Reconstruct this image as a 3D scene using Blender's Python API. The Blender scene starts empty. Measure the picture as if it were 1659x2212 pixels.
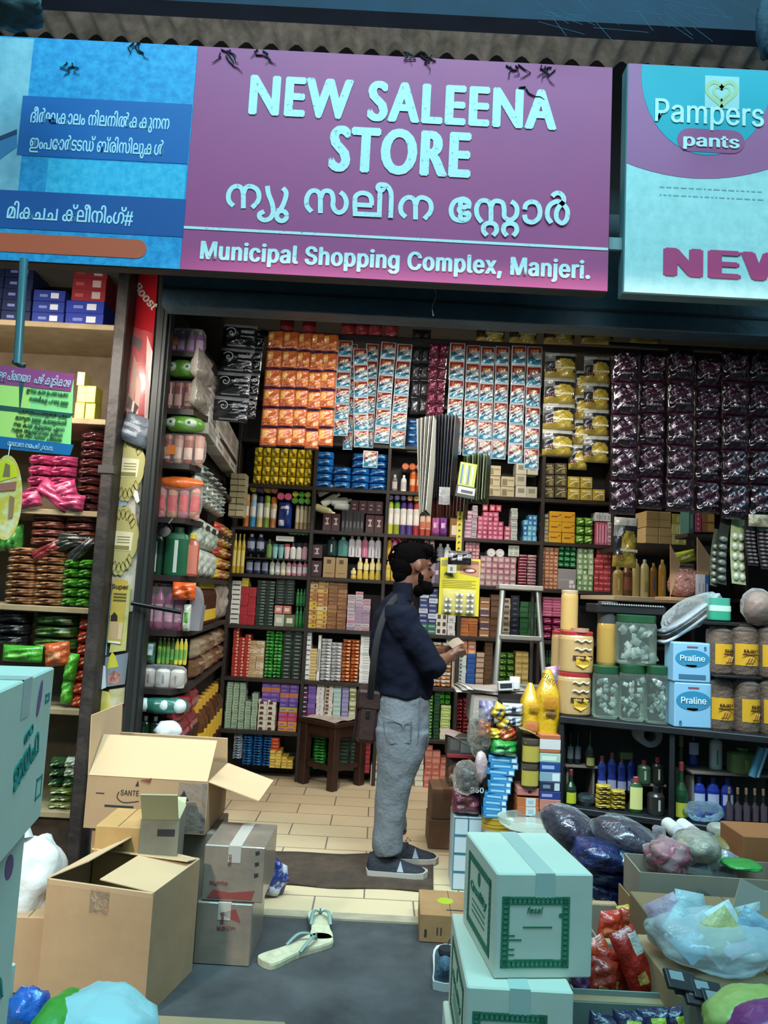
import bpy, math, random
from mathutils import Vector, Matrix
RNG = random.Random(7)
sc = bpy.context.scene
COL = sc.collection
# ---------------------------------------------------------------- camera, sky, lights, exposure
FPX, PITCH, ROLL, CAMZ = 1680.0, 0.105, 0.0517, 1.40
_f = Vector((0, math.cos(PITCH), math.sin(PITCH)))
_u0 = Vector((0, -math.sin(PITCH), math.cos(PITCH)))
_r = Vector((1, 0, 0)) * math.cos(ROLL) + _u0 * math.sin(ROLL)
_u = _u0 * math.cos(ROLL) - Vector((1, 0, 0)) * math.sin(ROLL)
cam_d = bpy.data.cameras.new('camera'); cam = bpy.data.objects.new('camera', cam_d); COL.objects.link(cam)
cam_d.sensor_fit = 'VERTICAL'; cam_d.sensor_height = 36.0; cam_d.lens = 36.0 * FPX / 2212.0; cam_d.clip_start = 0.02
cam.matrix_world = Matrix(((_r.x, _u.x, -_f.x, 0), (_r.y, _u.y, -_f.y, 0), (_r.z, _u.z, -_f.z, CAMZ), (0, 0, 0, 1)))
sc.camera = cam
sc.view_settings.view_transform = 'Standard'; sc.view_settings.look = 'None'
sc.view_settings.gamma = 1.0; sc.view_settings.use_curve_mapping = False
sc.view_settings.exposure = 0.0

w = bpy.data.worlds.new('dusk_sky'); sc.world = w; w.use_nodes = True
nt = w.node_tree; bg = nt.nodes['Background']
tc = nt.nodes.new('ShaderNodeTexCoord'); sp = nt.nodes.new('ShaderNodeSeparateXYZ'); rp = nt.nodes.new('ShaderNodeValToRGB')
nt.links.new(tc.outputs['Generated'], sp.inputs[0]); nt.links.new(sp.outputs['Z'], rp.inputs[0]); nt.links.new(rp.outputs[0], bg.inputs[0])
e = rp.color_ramp.elements
e[0].position = 0.08; e[0].color = (.13, .15, .16, 1)
e[1].position = 0.45; e[1].color = (.40, .85, 1.0, 1)
bg.inputs[1].default_value = 0.75

def area(name, loc, tgt, sx, sy, power, col):
    l = bpy.data.lights.new(name, 'AREA'); l.shape = 'RECTANGLE'; l.size = sx; l.size_y = sy; l.energy = power; l.color = col
    o = bpy.data.objects.new(name, l); COL.objects.link(o); o.location = loc
    o.rotation_euler = (Vector(tgt) - Vector(loc)).to_track_quat('-Z', 'Y').to_euler(); return o
area('sky_gap_light', (0.4, 0.8, 7.0), (0.4, 2.6, 2.0), 6.0, 1.2, 470, (.34, .86, 1))
area('roof_rib_fill_light', (-.3, 3.45, 3.2), (-.3, 3.46, 5), 3.0, .12, 5, (1, .93, .82))  # fill light added out of sight behind the sign to brighten the roof ribs
area('shop_tube_light', (0.55, 5.0, 2.93), (0.55, 5.25, 0), 1.3, .25, 35, (1, .93, .82))
area('shutter_tube_light', (0.3, 3.86, 2.66), (0.3, 4.7, 1.1), 1.5, .08, 19, (1, .95, .87))
area('entrance_fill_light', (0.5, 2.35, 2.75), (0.4, 4.2, 1.0), 2.6, .08, 37, (1, .96, .92)).data.spread = math.radians(100)  # added neutral fill for the goods at the shop front, no real tube there
area('carton_fill_light', (-2.6, -1.2, 3.2), (-1.25, 2.8, .3), .3, .2, 8, (1, .9, .76)).data.spread = math.radians(30)  # added warm fill from behind the camera for the left carton fronts
area('neighbour_tube_light', (-1.9, 3.35, 2.6), (-1.9, 4.6, 1.0), 1.2, .1, 34, (1, .93, .82))

def W(px, py, Y):
    """the point of the plane y=Y that the photograph shows at (px,py)"""
    d = _f * FPX + _r * (px - 829.5) + _u * (1106 - py)
    k = Y / d.y
    return Vector((d.x * k, Y, CAMZ + d.z * k))
def F(px, py, z=0.0):
    d = _f * FPX + _r * (px - 829.5) + _u * (1106 - py)
    k = (z - CAMZ) / d.z
    return Vector((d.x * k, d.y * k, z))
def R(x0, y0, x1, y1, Y):
    """the upright rectangle of the plane y=Y seen in a pixel box: X0,X1,Z0,Z1"""
    ym, xm = (y0 + y1) / 2, (x0 + x1) / 2
    return W(x0, ym, Y).x, W(x1, ym, Y).x, W(xm, y1, Y).z, W(xm, y0, Y).z

# ---------------------------------------------------------------- materials
def lin(h):
    if not isinstance(h, str): return tuple(h)
    h = h.lstrip('#'); c = [int(h[i:i + 2], 16) / 255 for i in (0, 2, 4)]
    y = .3 * c[0] + .6 * c[1] + .1 * c[2]; c = [y + (x - y) * .9 for x in c]
    return tuple(x / 12.92 if x <= .04045 else ((x + .055) / 1.055) ** 2.4 for x in c)
_M = {}
def M(h, r=.5, metal=0., bump=0., bs=40., spot=None, ss=30., amt=.5, sh=.15, trans=0., emit=0., coat=0.):
    """procedural material: colour, roughness, optional noise bump, optional second colour in noise stains"""
    key = (h, r, metal, bump, bs, spot, ss, amt, sh, trans, emit, coat)
    if key in _M: return _M[key]
    m = bpy.data.materials.new('paint_' + str(h).strip('#')); m.use_nodes = True
    n = m.node_tree.nodes; L = m.node_tree.links; b = n['Principled BSDF']
    b.inputs['Base Color'].default_value = (*lin(h), 1); b.inputs['Roughness'].default_value = r; b.inputs['Metallic'].default_value = metal
    if trans: b.inputs['Transmission Weight'].default_value = trans; b.inputs['IOR'].default_value = 1.2
    if coat: b.inputs['Coat Weight'].default_value = coat; b.inputs['Coat Roughness'].default_value = .08
    if emit: b.inputs['Emission Color'].default_value = (*lin(h), 1); b.inputs['Emission Strength'].default_value = emit
    if bump or spot:
        t = n.new('ShaderNodeTexCoord')
    if bump:
        x = n.new('ShaderNodeTexNoise'); x.inputs['Scale'].default_value = bs; x.inputs['Detail'].default_value = 4
        y = n.new('ShaderNodeBump'); y.inputs['Strength'].default_value = bump; y.inputs['Distance'].default_value = .02
        L.new(t.outputs['Object'], x.inputs['Vector']); L.new(x.outputs['Fac'], y.inputs['Height']); L.new(y.outputs[0], b.inputs['Normal'])
    if spot:
        x = n.new('ShaderNodeTexNoise'); x.inputs['Scale'].default_value = ss; x.inputs['Detail'].default_value = 6; x.inputs['Roughness'].default_value = .65
        p = n.new('ShaderNodeValToRGB'); p.color_ramp.elements[0].position = amt - sh; p.color_ramp.elements[1].position = amt + sh
        p.color_ramp.elements[0].color = (*lin(spot), 1); p.color_ramp.elements[1].color = (*lin(h), 1)
        L.new(t.outputs['Object'], x.inputs['Vector']); L.new(x.outputs['Fac'], p.inputs[0]); L.new(p.outputs[0], b.inputs['Base Color'])
    _M[key] = m; return m
def film(tint='#ffffff', a=.25, r=.1, bump=.5, bs=25.):
    """crinkled clear plastic: mostly see-through, glossy on top"""
    key = ('film', tint, a, r, bump, bs)
    if key in _M: return _M[key]
    m = bpy.data.materials.new('clear_plastic'); m.use_nodes = True
    n = m.node_tree.nodes; L = m.node_tree.links; n.remove(n['Principled BSDF']); o = n['Material Output']
    tr = n.new('ShaderNodeBsdfTransparent'); tr.inputs[0].default_value = (*[x ** .22 for x in lin(tint)], 1)
    pb = n.new('ShaderNodeBsdfPrincipled'); pb.inputs['Base Color'].default_value = (*lin(tint), 1); pb.inputs['Roughness'].default_value = r
    mx = n.new('ShaderNodeMixShader'); lw = n.new('ShaderNodeFresnel'); lw.inputs[0].default_value = 1.45
    ma = n.new('ShaderNodeMath'); ma.operation = 'MULTIPLY_ADD'; ma.inputs[1].default_value = .6; ma.inputs[2].default_value = a * .4 - .02; ma.use_clamp = True
    L.new(lw.outputs[0], ma.inputs[0]); L.new(ma.outputs[0], mx.inputs[0])
    t = n.new('ShaderNodeTexCoord'); x = n.new('ShaderNodeTexNoise'); x.inputs['Scale'].default_value = bs; x.inputs['Detail'].default_value = 3
    y = n.new('ShaderNodeBump'); y.inputs['Strength'].default_value = bump; y.inputs['Distance'].default_value = .03
    L.new(t.outputs['Object'], x.inputs['Vector']); L.new(x.outputs['Fac'], y.inputs['Height']); L.new(y.outputs[0], pb.inputs['Normal']); L.new(y.outputs[0], lw.inputs['Normal'])
    L.new(tr.outputs[0], mx.inputs[1]); L.new(pb.outputs[0], mx.inputs[2]); L.new(mx.outputs[0], o.inputs[0])
    _M[key] = m; return m
CARD = M('#b08d68', .85, bump=.15, bs=8, spot='#a07e5a', ss=6, amt=.45, sh=.3)
CARDIN = M('#c2a27c', .9)
CARDG = M('#8f8474', .85, spot='#7e7464', ss=5, amt=.45, sh=.3)
CARDW = M('#d8d6c4', .8, bump=.1, bs=6, spot='#cbc8b4', ss=4, amt=.45, sh=.3)
WOOD = M('#2a201b', .55, bump=.1, bs=30, spot='#1d1613', ss=12)
DARK = M('#17161a', .6)
BLACK = M('#0c0c0e', .5)
WHITE = M('#e9e9e4', .5)
INK = M('#23242a', .7)

# ---------------------------------------------------------------- mesh building
class MB:
    def __init__(s): s.v = []; s.f = []; s.m = []; s.s = []; s.mats = []; s.ix = {}
    def mi(s, mat):
        k = mat.name
        if k not in s.ix: s.ix[k] = len(s.mats); s.mats.append(mat)
        return s.ix[k]
    def add(s, vs, fs, mat, sm=False):
        o = len(s.v); s.v += [tuple(p) for p in vs]
        ml = mat if isinstance(mat, list) else None
        k = None if ml else s.mi(mat)
        for i, f in enumerate(fs):
            s.f.append([a + o for a in f]); s.m.append(s.mi(ml[i]) if ml else k); s.s.append(sm)
        return s
    def box(s, x0, x1, y0, y1, z0, z1, mat, b=0.):
        if x0 > x1: x0, x1 = x1, x0
        if not b:
            vs = [(x, y, z) for z in (z0, z1) for y in (y0, y1) for x in (x0, x1)]
            return s.add(vs, [(0, 2, 3, 1), (4, 5, 7, 6), (0, 1, 5, 4), (2, 6, 7, 3), (0, 4, 6, 2), (1, 3, 7, 5)], mat)
        X, Y, Z = (x0, x1), (y0, y1), (z0, z1); ids = {}; vs = []
        for i in (0, 1):
            for j in (0, 1):
                for k in (0, 1):
                    for a in range(3):
                        p = [X[i], Y[j], Z[k]]; q = (i, j, k)
                        for c in range(3):
                            if c != a: p[c] += b if q[c] == 0 else -b
                        ids[(i, j, k, a)] = len(vs); vs.append(p)
        fs = []
        for a in range(3):
            c, d = [(1, 2), (2, 0), (0, 1)][a]
            for sd in (0, 1):
                q = []
                for (e1, e2) in ((0, 0), (1, 0), (1, 1), (0, 1)):
                    t = [0, 0, 0]; t[a] = sd; t[c] = e1; t[d] = e2; q.append(ids[(*t, a)])
                fs.append(q if sd else q[::-1])
        for a in range(3):
            c, d = [(1, 2), (2, 0), (0, 1)][a]
            for e1 in (0, 1):
                for e2 in (0, 1):
                    t0 = [0, 0, 0]; t0[c] = e1; t0[d] = e2; t1 = list(t0); t1[a] = 1
                    q = [ids[(*t0, c)], ids[(*t1, c)], ids[(*t1, d)], ids[(*t0, d)]]
                    fs.append(q if (e1 == e2) else q[::-1])
        for i in (0, 1):
            for j in (0, 1):
                for k in (0, 1):
                    q = [ids[(i, j, k, a)] for a in range(3)]
                    fs.append(q if (i + j + k) % 2 else q[::-1])
        return s.add(vs, fs, mat)
    def ext(s, poly, y0, y1, mat, side=None):
        """polygon of (x,z), counter-clockwise seen from -y, pulled from y0 (front) to y1"""
        n = len(poly); vs = [(x, y0, z) for x, z in poly] + [(x, y1, z) for x, z in poly]
        s.add(vs, [list(range(n)), list(range(2 * n - 1, n - 1, -1))], mat)
        s.add(vs, [[(i + 1) % n, i, n + i, n + (i + 1) % n] for i in range(n)], side or mat); return s
    def lathe(s, prof, mat, n=16, c=(0, 0, 0), ax=None, sm=True, sq=1.0, p=2.0):
        """profile of (r,z[,mat]); p>2 makes the section a rounded square; sq flattens y"""
        def P(a, r, z):
            ca, sa = math.cos(a), math.sin(a)
            if p != 2: q = (abs(ca) ** p + abs(sa) ** p) ** (-1 / p); ca *= q; sa *= q
            return (c[0] + r * ca, c[1] + r * sa * sq, c[2] + z)
        for i in range(len(prof) - 1):
            (r0, z0), (r1, z1) = prof[i][:2], prof[i + 1][:2]; mt = prof[i][2] if len(prof[i]) > 2 else mat
            vs = [P(2 * math.pi * k / n, r0, z0) for k in range(n)] + [P(2 * math.pi * k / n, r1, z1) for k in range(n)]
            s.add(vs, [[k, (k + 1) % n, n + (k + 1) % n, n + k] for k in range(n)], mt, sm)
        for i, rev in ((0, True), (-1, False)):
            r, z = prof[i][:2]
            if r > 1e-4:
                mt = prof[min(i, 0) if i == 0 else len(prof) - 2]; mt = mt[2] if len(mt) > 2 else mat
                q = [P(2 * math.pi * k / n, r, z) for k in range(n)]
                s.add(q, [list(range(n))[::-1] if rev else list(range(n))], mt)
        return s
    def tube(s, pts, r, mat, n=8, cap=True, flat=1.0, up=(0, 0, 1)):
        pts = [Vector(p) for p in pts]; rr = r if isinstance(r, (list, tuple)) else [r] * len(pts); vs = []
        for i, p in enumerate(pts):
            t = (pts[min(i + 1, len(pts) - 1)] - pts[max(i - 1, 0)]).normalized()
            a = t.cross(Vector(up)); a = a.normalized() if a.length > 1e-3 else t.cross(Vector((1, 0, 0))).normalized()
            b = a.cross(t).normalized()
            vs += [p + a * (rr[i] * math.cos(2 * math.pi * k / n)) + b * (rr[i] * flat * math.sin(2 * math.pi * k / n)) for k in range(n)]
        fs = [[i * n + k, i * n + (k + 1) % n, (i + 1) * n + (k + 1) % n, (i + 1) * n + k] for i in range(len(pts) - 1) for k in range(n)]
        s.add(vs, [f[::-1] for f in fs], mat, True)
        if cap: s.add([vs[k] for k in range(n)], [list(range(n))], mat); s.add(vs[-n:], [list(range(n))[::-1]], mat)
        return s
    def pillow(s, w, h, d, mat, n=8, m=8, fn=None, e=.45, wr=0., seed=0, c=(0, 0, 0), flat=False):
        """soft sealed packet, upright facing -y, base at c; fn(u,v) gives the print on its front"""
        rg = random.Random(seed); ph = [rg.uniform(0, 6.3) for _ in range(6)]
        vs = []
        for sd in (-1, 1):
            for j in range(m + 1):
                for i in range(n + 1):
                    u, v = i / n, j / m
                    q = max(0, (1 - abs(2 * u - 1) ** 3) * (1 - abs(2 * v - 1) ** 3)) ** e
                    t = q * d / 2
                    if wr: t += q * wr * (math.sin(9 * u + 5 * v + ph[0]) + math.sin(17 * v - 7 * u + ph[1]) + .7 * math.sin(23 * u + ph[2]) * math.sin(19 * v + ph[3])) / 2
                    if flat and sd > 0: t = 0
                    sx = 1 - .06 * (1 - q) * 0
                    vs.append((c[0] + (u - .5) * w * sx, c[1] + sd * t, c[2] + v * h))
        N = (n + 1) * (m + 1); fs = []; ms = []
        for j in range(m):
            for i in range(n):
                a = j * (n + 1) + i; q = [a, a + 1, a + n + 2, a + n + 1]
                mt = fn((i + .5) / n, (j + .5) / m) if fn else mat
                fs += [q, [N + x for x in q[::-1]]]; ms += [mt, mt]
        return s.add(vs, fs, ms, True)
    def grid(s, fn, nu, nv, mat, closed=False, sm=True, mf=None):
        vs = [fn(i / nu, j / nv) for j in range(nv + 1) for i in range(nu + 1)]
        fs = []; ms = []
        for j in range(nv):
            for i in range(nu):
                a = j * (nu + 1) + i; fs.append([a, a + 1, a + nu + 2, a + nu + 1]); ms.append(mf((i + .5) / nu, (j + .5) / nv) if mf else mat)
        return s.add(vs, fs, ms, sm)
    def blob(s, c, rx, ry, rz, mat, n=14, m=10, wr=0., seed=0, p=2.0, flatb=0.):
        """lumpy closed bag shape; flatb flattens its underside"""
        rg = random.Random(seed); ph = [rg.uniform(0, 6.3) for _ in range(8)]
        def f(u, v):
            a, b = 2 * math.pi * u, math.pi * (v - .5)
            ca, sa, cb, sb = math.cos(a), math.sin(a), math.cos(b), math.sin(b)
            q = 1
            if p != 2: q = (abs(ca * cb) ** p + abs(sa * cb) ** p + abs(sb) ** p) ** (-1 / p)
            k = q * (1 + wr * cb * (math.sin(3 * a + ph[0] + 2 * b) + .7 * math.sin(5 * a - 4 * b + ph[1]) + .6 * math.sin(8 * b + ph[2] + 2 * a) + .4 * math.sin(11 * a + 7 * b + ph[3])))
            z = rz * sb * k
            if flatb and z < -rz * (1 - flatb): z = -rz * (1 - flatb)
            return (c[0] + rx * ca * cb * k, c[1] + ry * sa * cb * k, c[2] + z)
        return s.grid(f, n, m, mat)
    def xf(s, i0, mx):
        for i in range(i0, len(s.v)): s.v[i] = tuple(mx @ Vector(s.v[i]))
        return s
    def mesh(s, name='m'):
        me = bpy.data.meshes.new(name); me.from_pydata(s.v, [], s.f)
        for x in s.mats: me.materials.append(x)
        me.polygons.foreach_set('material_index', s.m); me.polygons.foreach_set('use_smooth', s.s); me.update(); return me
    def build(s, name, parent=None, loc=None, rot=None, label=None, cat=None, group=None, kind=None):
        return obj(name, s.mesh(name), parent, loc, rot, label, cat, group, kind)
def tag(o, label=None, cat=None, group=None, kind=None):
    for k, v in (('label', label), ('category', cat), ('group', group), ('kind', kind)):
        if v: o[k] = v
    return o
def obj(name, me, parent=None, loc=None, rot=None, label=None, cat=None, group=None, kind=None):
    o = bpy.data.objects.new(name, me); COL.objects.link(o)
    if parent: o.parent = parent
    if loc is not None: o.location = loc
    if rot is not None: o.rotation_euler = rot
    return tag(o, label, cat, group, kind)
def T(name, label, cat, loc=(0, 0, 0), rot=(0, 0, 0), group=None): return obj(name, None, None, loc, rot, label, cat, group)
def copy_tree(o, loc, rot=None, label=None, group=None, parent=None):
    c = o.copy(); COL.objects.link(c)
    if parent: c.parent = parent
    if loc is not None: c.location = loc
    if rot is not None: c.rotation_euler = rot
    if label: c['label'] = label
    if group: c['group'] = group
    for ch in list(o.children): copy_tree(ch, None, None, None, None, c)
    return c
ORD = 'first second third fourth fifth sixth seventh eighth ninth tenth eleventh twelfth thirteenth fourteenth fifteenth sixteenth seventeenth eighteenth nineteenth twentieth'.split()
_TX = {}
try: SANS = bpy.data.fonts.load(bpy.utils.resource_path('LOCAL') + '/datafiles/fonts/Inter.woff2')
except Exception: SANS = None
def txt(s, h, mat, parent, loc, rot=(math.pi / 2, 0, 0), w=None, sx=1.0, bold=0., name='lettering', al='CENTER', depth=.001, shear=0., sp=1.0):
    """lettering as a mesh; h = capital height; w squeezes it to a width"""
    key = (s, bold, al, shear, sp, round(depth / h, 4))
    if key not in _TX:
        cu = bpy.data.curves.new('t', 'FONT'); cu.body = s; cu.size = 1.0; cu.align_x = al; cu.extrude = depth / h / 1.4; cu.shear = shear
        if SANS and max(map(ord, s)) < 0xd00 and s not in ('STORE', 'NEW SALEENA'): cu.font = SANS
        cu.space_character = sp + bold * 1.2; cu.resolution_u = 4
        o = bpy.data.objects.new('t', cu); me = bpy.data.meshes.new_from_object(o); bpy.data.objects.remove(o)
        if bold:   # heavier weight: the letters stacked on shifted copies of themselves
            vs = [tuple(v.co) for v in me.vertices]; fs = [list(p.vertices) for p in me.polygons]; V = []; Fc = []
            for i, (dx, dy) in enumerate(((-1, 0), (-.5, .35), (0, -.35), (.5, .35), (1, 0), (-.5, -.35), (.5, -.35))):
                k_ = len(V); V += [(x + dx * bold, y + dy * bold, z + i * 2e-4) for x, y, z in vs]; Fc += [[k_ + q for q in f] for f in fs]
            me = bpy.data.meshes.new('letters'); me.from_pydata(V, [], Fc)
        _TX[key] = me
    src = _TX[key]
    xs = [v.co.x for v in src.vertices] or [0, 1]; k = h * 1.4
    me = src.copy(); fx = k * sx if w is None else w / max(1e-6, max(xs) - min(xs))
    if w is not None and al == 'CENTER': cx = (max(xs) + min(xs)) / 2
    else: cx = 0
    for v in me.vertices: v.co.x = (v.co.x - cx) * fx; v.co.y *= k; v.co.z *= k
    me.materials.clear(); me.materials.append(mat)
    return obj(name, me, parent, loc, rot)
def smooth(pts, n=5):
    out = []
    for i in range(len(pts) - 1):
        p0, p1, p2, p3 = pts[max(i - 1, 0)], pts[i], pts[i + 1], pts[min(i + 2, len(pts) - 1)]
        for k in range(n):
            t = k / n
            out.append(tuple(.5 * (2 * b + (c - a) * t + (2 * a - 5 * b + 4 * c - d) * t * t + (3 * b - a - 3 * c + d) * t ** 3) for a, b, c, d in zip(p0, p1, p2, p3)))
    return out + [tuple(pts[-1])]
def ribbon(mb, pts, wd, y, mat, sm=True, th=.001):
    """flat brush stroke of width wd through (x,z) points on the plane y"""
    q = smooth(pts) if sm and len(pts) > 2 else pts; L_ = []; R_ = []
    for i, p in enumerate(q):
        a, b = Vector(q[max(i - 1, 0)]), Vector(q[min(i + 1, len(q) - 1)]); t = (b - a).normalized(); nn = Vector((-t.y, t.x)) * wd / 2
        L_.append((p[0] + nn.x, y, p[1] + nn.y)); R_.append((p[0] - nn.x, y, p[1] - nn.y))
    n = len(q); mb.add(L_ + R_, [[i, n + i, n + i + 1, i + 1] for i in range(n - 1)], mat)

# ---------------------------------------------------------------- the setting
def struct(name, mb, **k): return mb.build(name, kind='structure', **k)
def planks(name, c1, c2, sx, sy, mort=.004, r=.6, off=.5):
    m = bpy.data.materials.new(name); m.use_nodes = True; n = m.node_tree.nodes; L = m.node_tree.links; b = n['Principled BSDF']
    t = n.new('ShaderNodeTexCoord'); k = n.new('ShaderNodeTexBrick'); k.offset = off
    k.inputs['Color1'].default_value = (*lin(c1), 1); k.inputs['Color2'].default_value = (*lin(c2), 1); k.inputs['Mortar'].default_value = (*lin('#6d6254'), 1)
    k.inputs['Scale'].default_value = 1; k.inputs['Mortar Size'].default_value = mort; k.inputs['Brick Width'].default_value = sx; k.inputs['Row Height'].default_value = sy
    L.new(t.outputs['Object'], k.inputs['Vector']); L.new(k.outputs['Color'], b.inputs['Base Color']); b.inputs['Roughness'].default_value = r; return m
BY = 5.88          # front of the goods on the back shelf
BW = 6.12          # back wall
XL, XR = -1.225, 3.2
conc = M('#484e52', .75, bump=.25, bs=14, spot='#25292d', ss=3.2, amt=.52, sh=.2)
struct('floor', MB().box(-9, 9, -7, 3.56, -.2, 0, conc))
struct('floor_tiles', MB().box(XL, XR, 3.56, BW, -.2, .006, planks('floor_tiles', '#c9b48f', '#c2ad88', .45, .22)))
struct('floor_neighbour', MB().box(-9, XL, 3.56, 7, -.2, .003, conc))
struct('wall_back', MB().box(-9, XR + .3, BW, BW + .2, 0, 4.2, M('#4a4640', .8)))
struct('wall_left', MB().box(W(234, 1200, 4.0).x, XL, 4.0, BW, 0, 3.1, M('#4c463f', .8)))
struct('wall_right', MB().box(XR, XR + .2, 3.7, BW, 0, 3.1, M('#3a3835', .8)))
struct('ceiling', MB().box(-9, XR + .3, 3.72, BW, 3.05, 3.2, M('#4a463e', .8)))
# shutter housing above the opening
b = MB(); x0, x1, z0, z1 = R(345, 590, 1750, 690, 3.72)
steel = M('#35505f', .55, bump=.2, bs=30, spot='#2a404e', ss=7)
b.box(-1.12, 3.4, 3.62, 3.74, W(830, 690, 3.66).z, 3.3, steel)
b.box(-1.12, 3.4, 3.615, 3.64, W(830, 655, 3.66).z, W(830, 650, 3.66).z, M('#121d26', .6))
struct('trim_1', b)
# corrugated roof behind the signs, with its beam
b = MB(); n = 190; rm = M('#c4c4be', .85, spot='#8a8c88', ss=9, bump=.2, bs=20)
b.grid(lambda u, v: (-3.6 + 7.6 * u, 3.34 + .46 * v, 4.21 - .03 * v + .025 * (math.sin(u * 7.6 / .13 * 2 * math.pi))), 7 * 58, 1, rm)
struct('roof', b)
b = MB(); b.box(-3.8, 4.2, 3.24, 3.34, 4.0, 4.6, M('#122a48', .8, spot='#0e2038', ss=5)); struct('roof_beam', b)
struct('wall_front', MB().box(-9, 4.2, 3.76, 3.9, 3.1, 4.3, M('#2a3138', .8)))
# ---------------------------------------------------------------- shop signs
SY = 3.2
def PX(px, py, Y=SY): p = W(px, py, Y); return p.x, p.z
mx0 = (PX(425, 97)[0] + PX(392, 580)[0]) / 2; mx1 = (PX(1327, 145)[0] + PX(1312, 634)[0]) / 2
mz1 = (PX(425, 97)[1] + PX(1327, 145)[1]) / 2; mz0 = (PX(392, 580)[1] + PX(1312, 634)[1]) / 2
sx0 = PX(-90, 320)[0]
sign = T('shop_sign', 'long shop signboard with white store name on magenta and a blue toothbrush advert at left', 'sign', ((mx0 + mx1) / 2, SY, mz0))
sign_o = Vector(sign.location)
def local(mb, o):
    return mb.xf(0, Matrix.Translation(-Vector(o)))
local(MB().box(sx0, mx1, SY + .004, SY + .07, mz0, mz1, M('#20262c', .6), .004), sign_o).build('sign_frame', sign)
MAG = M('#d0407a', .5, spot='#bc3e7c', ss=2.2, amt=.5, sh=.25)
local(MB().box(mx0, mx1 - .004, SY, SY + .006, mz0 + .004, mz1 - .004, MAG), sign_o).build('magenta_panel', sign)
SW = M('#dfe6e2', .55, spot='#7d8f92', ss=55, amt=.36, sh=.06)
def sgn(s, px, py, hpx, wpx, mat=SW, bold=.03, **k):
    """sign lettering: centre of its baseline, capital height and width in photo pixels on the sign plane"""
    a = W(px, py, SY - .002); q = SY / FPX
    txt(s, hpx * q * 1.25, mat, k.pop('parent', sign), a - k.pop('o', sign_o), w=wpx * q * 1.06, bold=bold, **k)
sgn('NEW SALEENA', 869, 262, 77, 668, bold=.055, sp=1.08)
sgn('STORE', 862, 374, 86, 306, bold=.06, sp=1.06)
sgn('Municipal Shopping Complex, Manjeri.', 853, 580, 45, 828, bold=.04, sp=1.02)
b = MB(); a, c = W(398, 490, SY), W(1316, 540, SY)
zc = (a.z + c.z) / 2; b.box(mx0 + .003, mx1 - .006, SY - .002, SY, zc - .006, zc + .006, SW); local(b, sign_o).build('divider_line', sign)
# Malayalam store name, drawn as brush strokes
def strokes(lst, ox, oy, k, wd=11.0, st=None):
    st = st or MB()
    for i_, s_ in enumerate(lst):
        pp = [PX(ox + u / k, oy + v / k, SY - .002) for u, v in s_]
        ribbon(st, pp, wd * SY / FPX, SY - .002 - .0004 * i_, SW, len(s_) > 2)
    return st
def ring(cx, cy, r, n=10): return [(cx + r * math.cos(i * 2 * math.pi / n), cy + r * math.sin(i * 2 * math.pi / n)) for i in range(n + 1)]
na = [[(148, 248), (116, 215), (112, 165), (135, 122), (172, 106), (205, 122), (218, 165)], [(218, 266), (218, 130)], [(218, 165), (235, 120), (268, 108), (312, 128), (330, 168), (322, 215), (280, 262)]]
wd1 = strokes(na, 460, 370, 3.318); wd2 = strokes([[(x + 1234, y + 80) for x, y in q] for q in na], 460, 370, 3.318)
strokes([[(390, 105), (398, 160), (424, 230), (432, 290), (412, 335), (372, 350), (338, 335), (335, 305), (368, 288)],
         [(500, 120), (524, 150), (518, 200), (490, 265), (462, 285)], ring(493, 320, 36)], 460, 370, 3.318, 11., wd1)
strokes([
         [(708, 290), (675, 250), (672, 195), (695, 150), (730, 138), (760, 155), (770, 195)], [(770, 300), (770, 165)],
         [(770, 195), (790, 150), (820, 140), (850, 155), (862, 200), (860, 250), (880, 285), (910, 296), (945, 272), (956, 220), (940, 175), (912, 150)],
         [(1020, 318), (1018, 200), (1040, 165), (1080, 156), (1120, 172), (1136, 205), (1136, 245)], [(1018, 240), (1142, 246)], [(1003, 305), (1210, 315)],
         [(1192, 322), (1198, 130)], ring(1203, 118, 21), [(1200, 98), (1238, 102), (1266, 130), (1278, 185), (1273, 336)]], 460, 370, 3.318, 11., wd2)
sub = [(515, 595), (480, 550), (490, 492), (545, 470), (600, 492), (610, 550), (575, 595)]
wd3 = strokes([[(330, 325), (338, 270), (308, 236), (260, 230), (190, 260), (158, 340), (185, 420), (260, 446), (318, 432), (338, 385), (310, 360)],
         ring(285, 280, 34), ring(285, 402, 34), [(262, 300), (238, 338), (262, 378)],
         [(465, 462), (420, 400), (412, 320), (442, 262), (490, 245), (535, 265), (555, 320)], [(555, 470), (555, 290)],
         [(555, 315), (580, 262), (625, 252), (672, 275), (686, 340), (690, 410), (745, 442), (802, 402), (814, 330), (792, 282), (755, 258)],
         sub, [(x + 200, y + 4) for x, y in sub],
         [(890, 338), (902, 290), (950, 262), (1010, 276), (1040, 340), (1030, 420), (970, 464), (905, 446), (888, 390)],
         [(1155, 472), (1115, 405), (1128, 315), (1185, 265), (1250, 268), (1312, 340), (1308, 430), (1265, 474), (1212, 440), (1205, 370), (1232, 310), (1275, 262), (1272, 210), (1235, 176), (1195, 180), (1162, 207)]], 940, 380, 4.608)
for st in (wd1, wd2, wd3): local(st, sign_o).build('script_word', sign)
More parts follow.
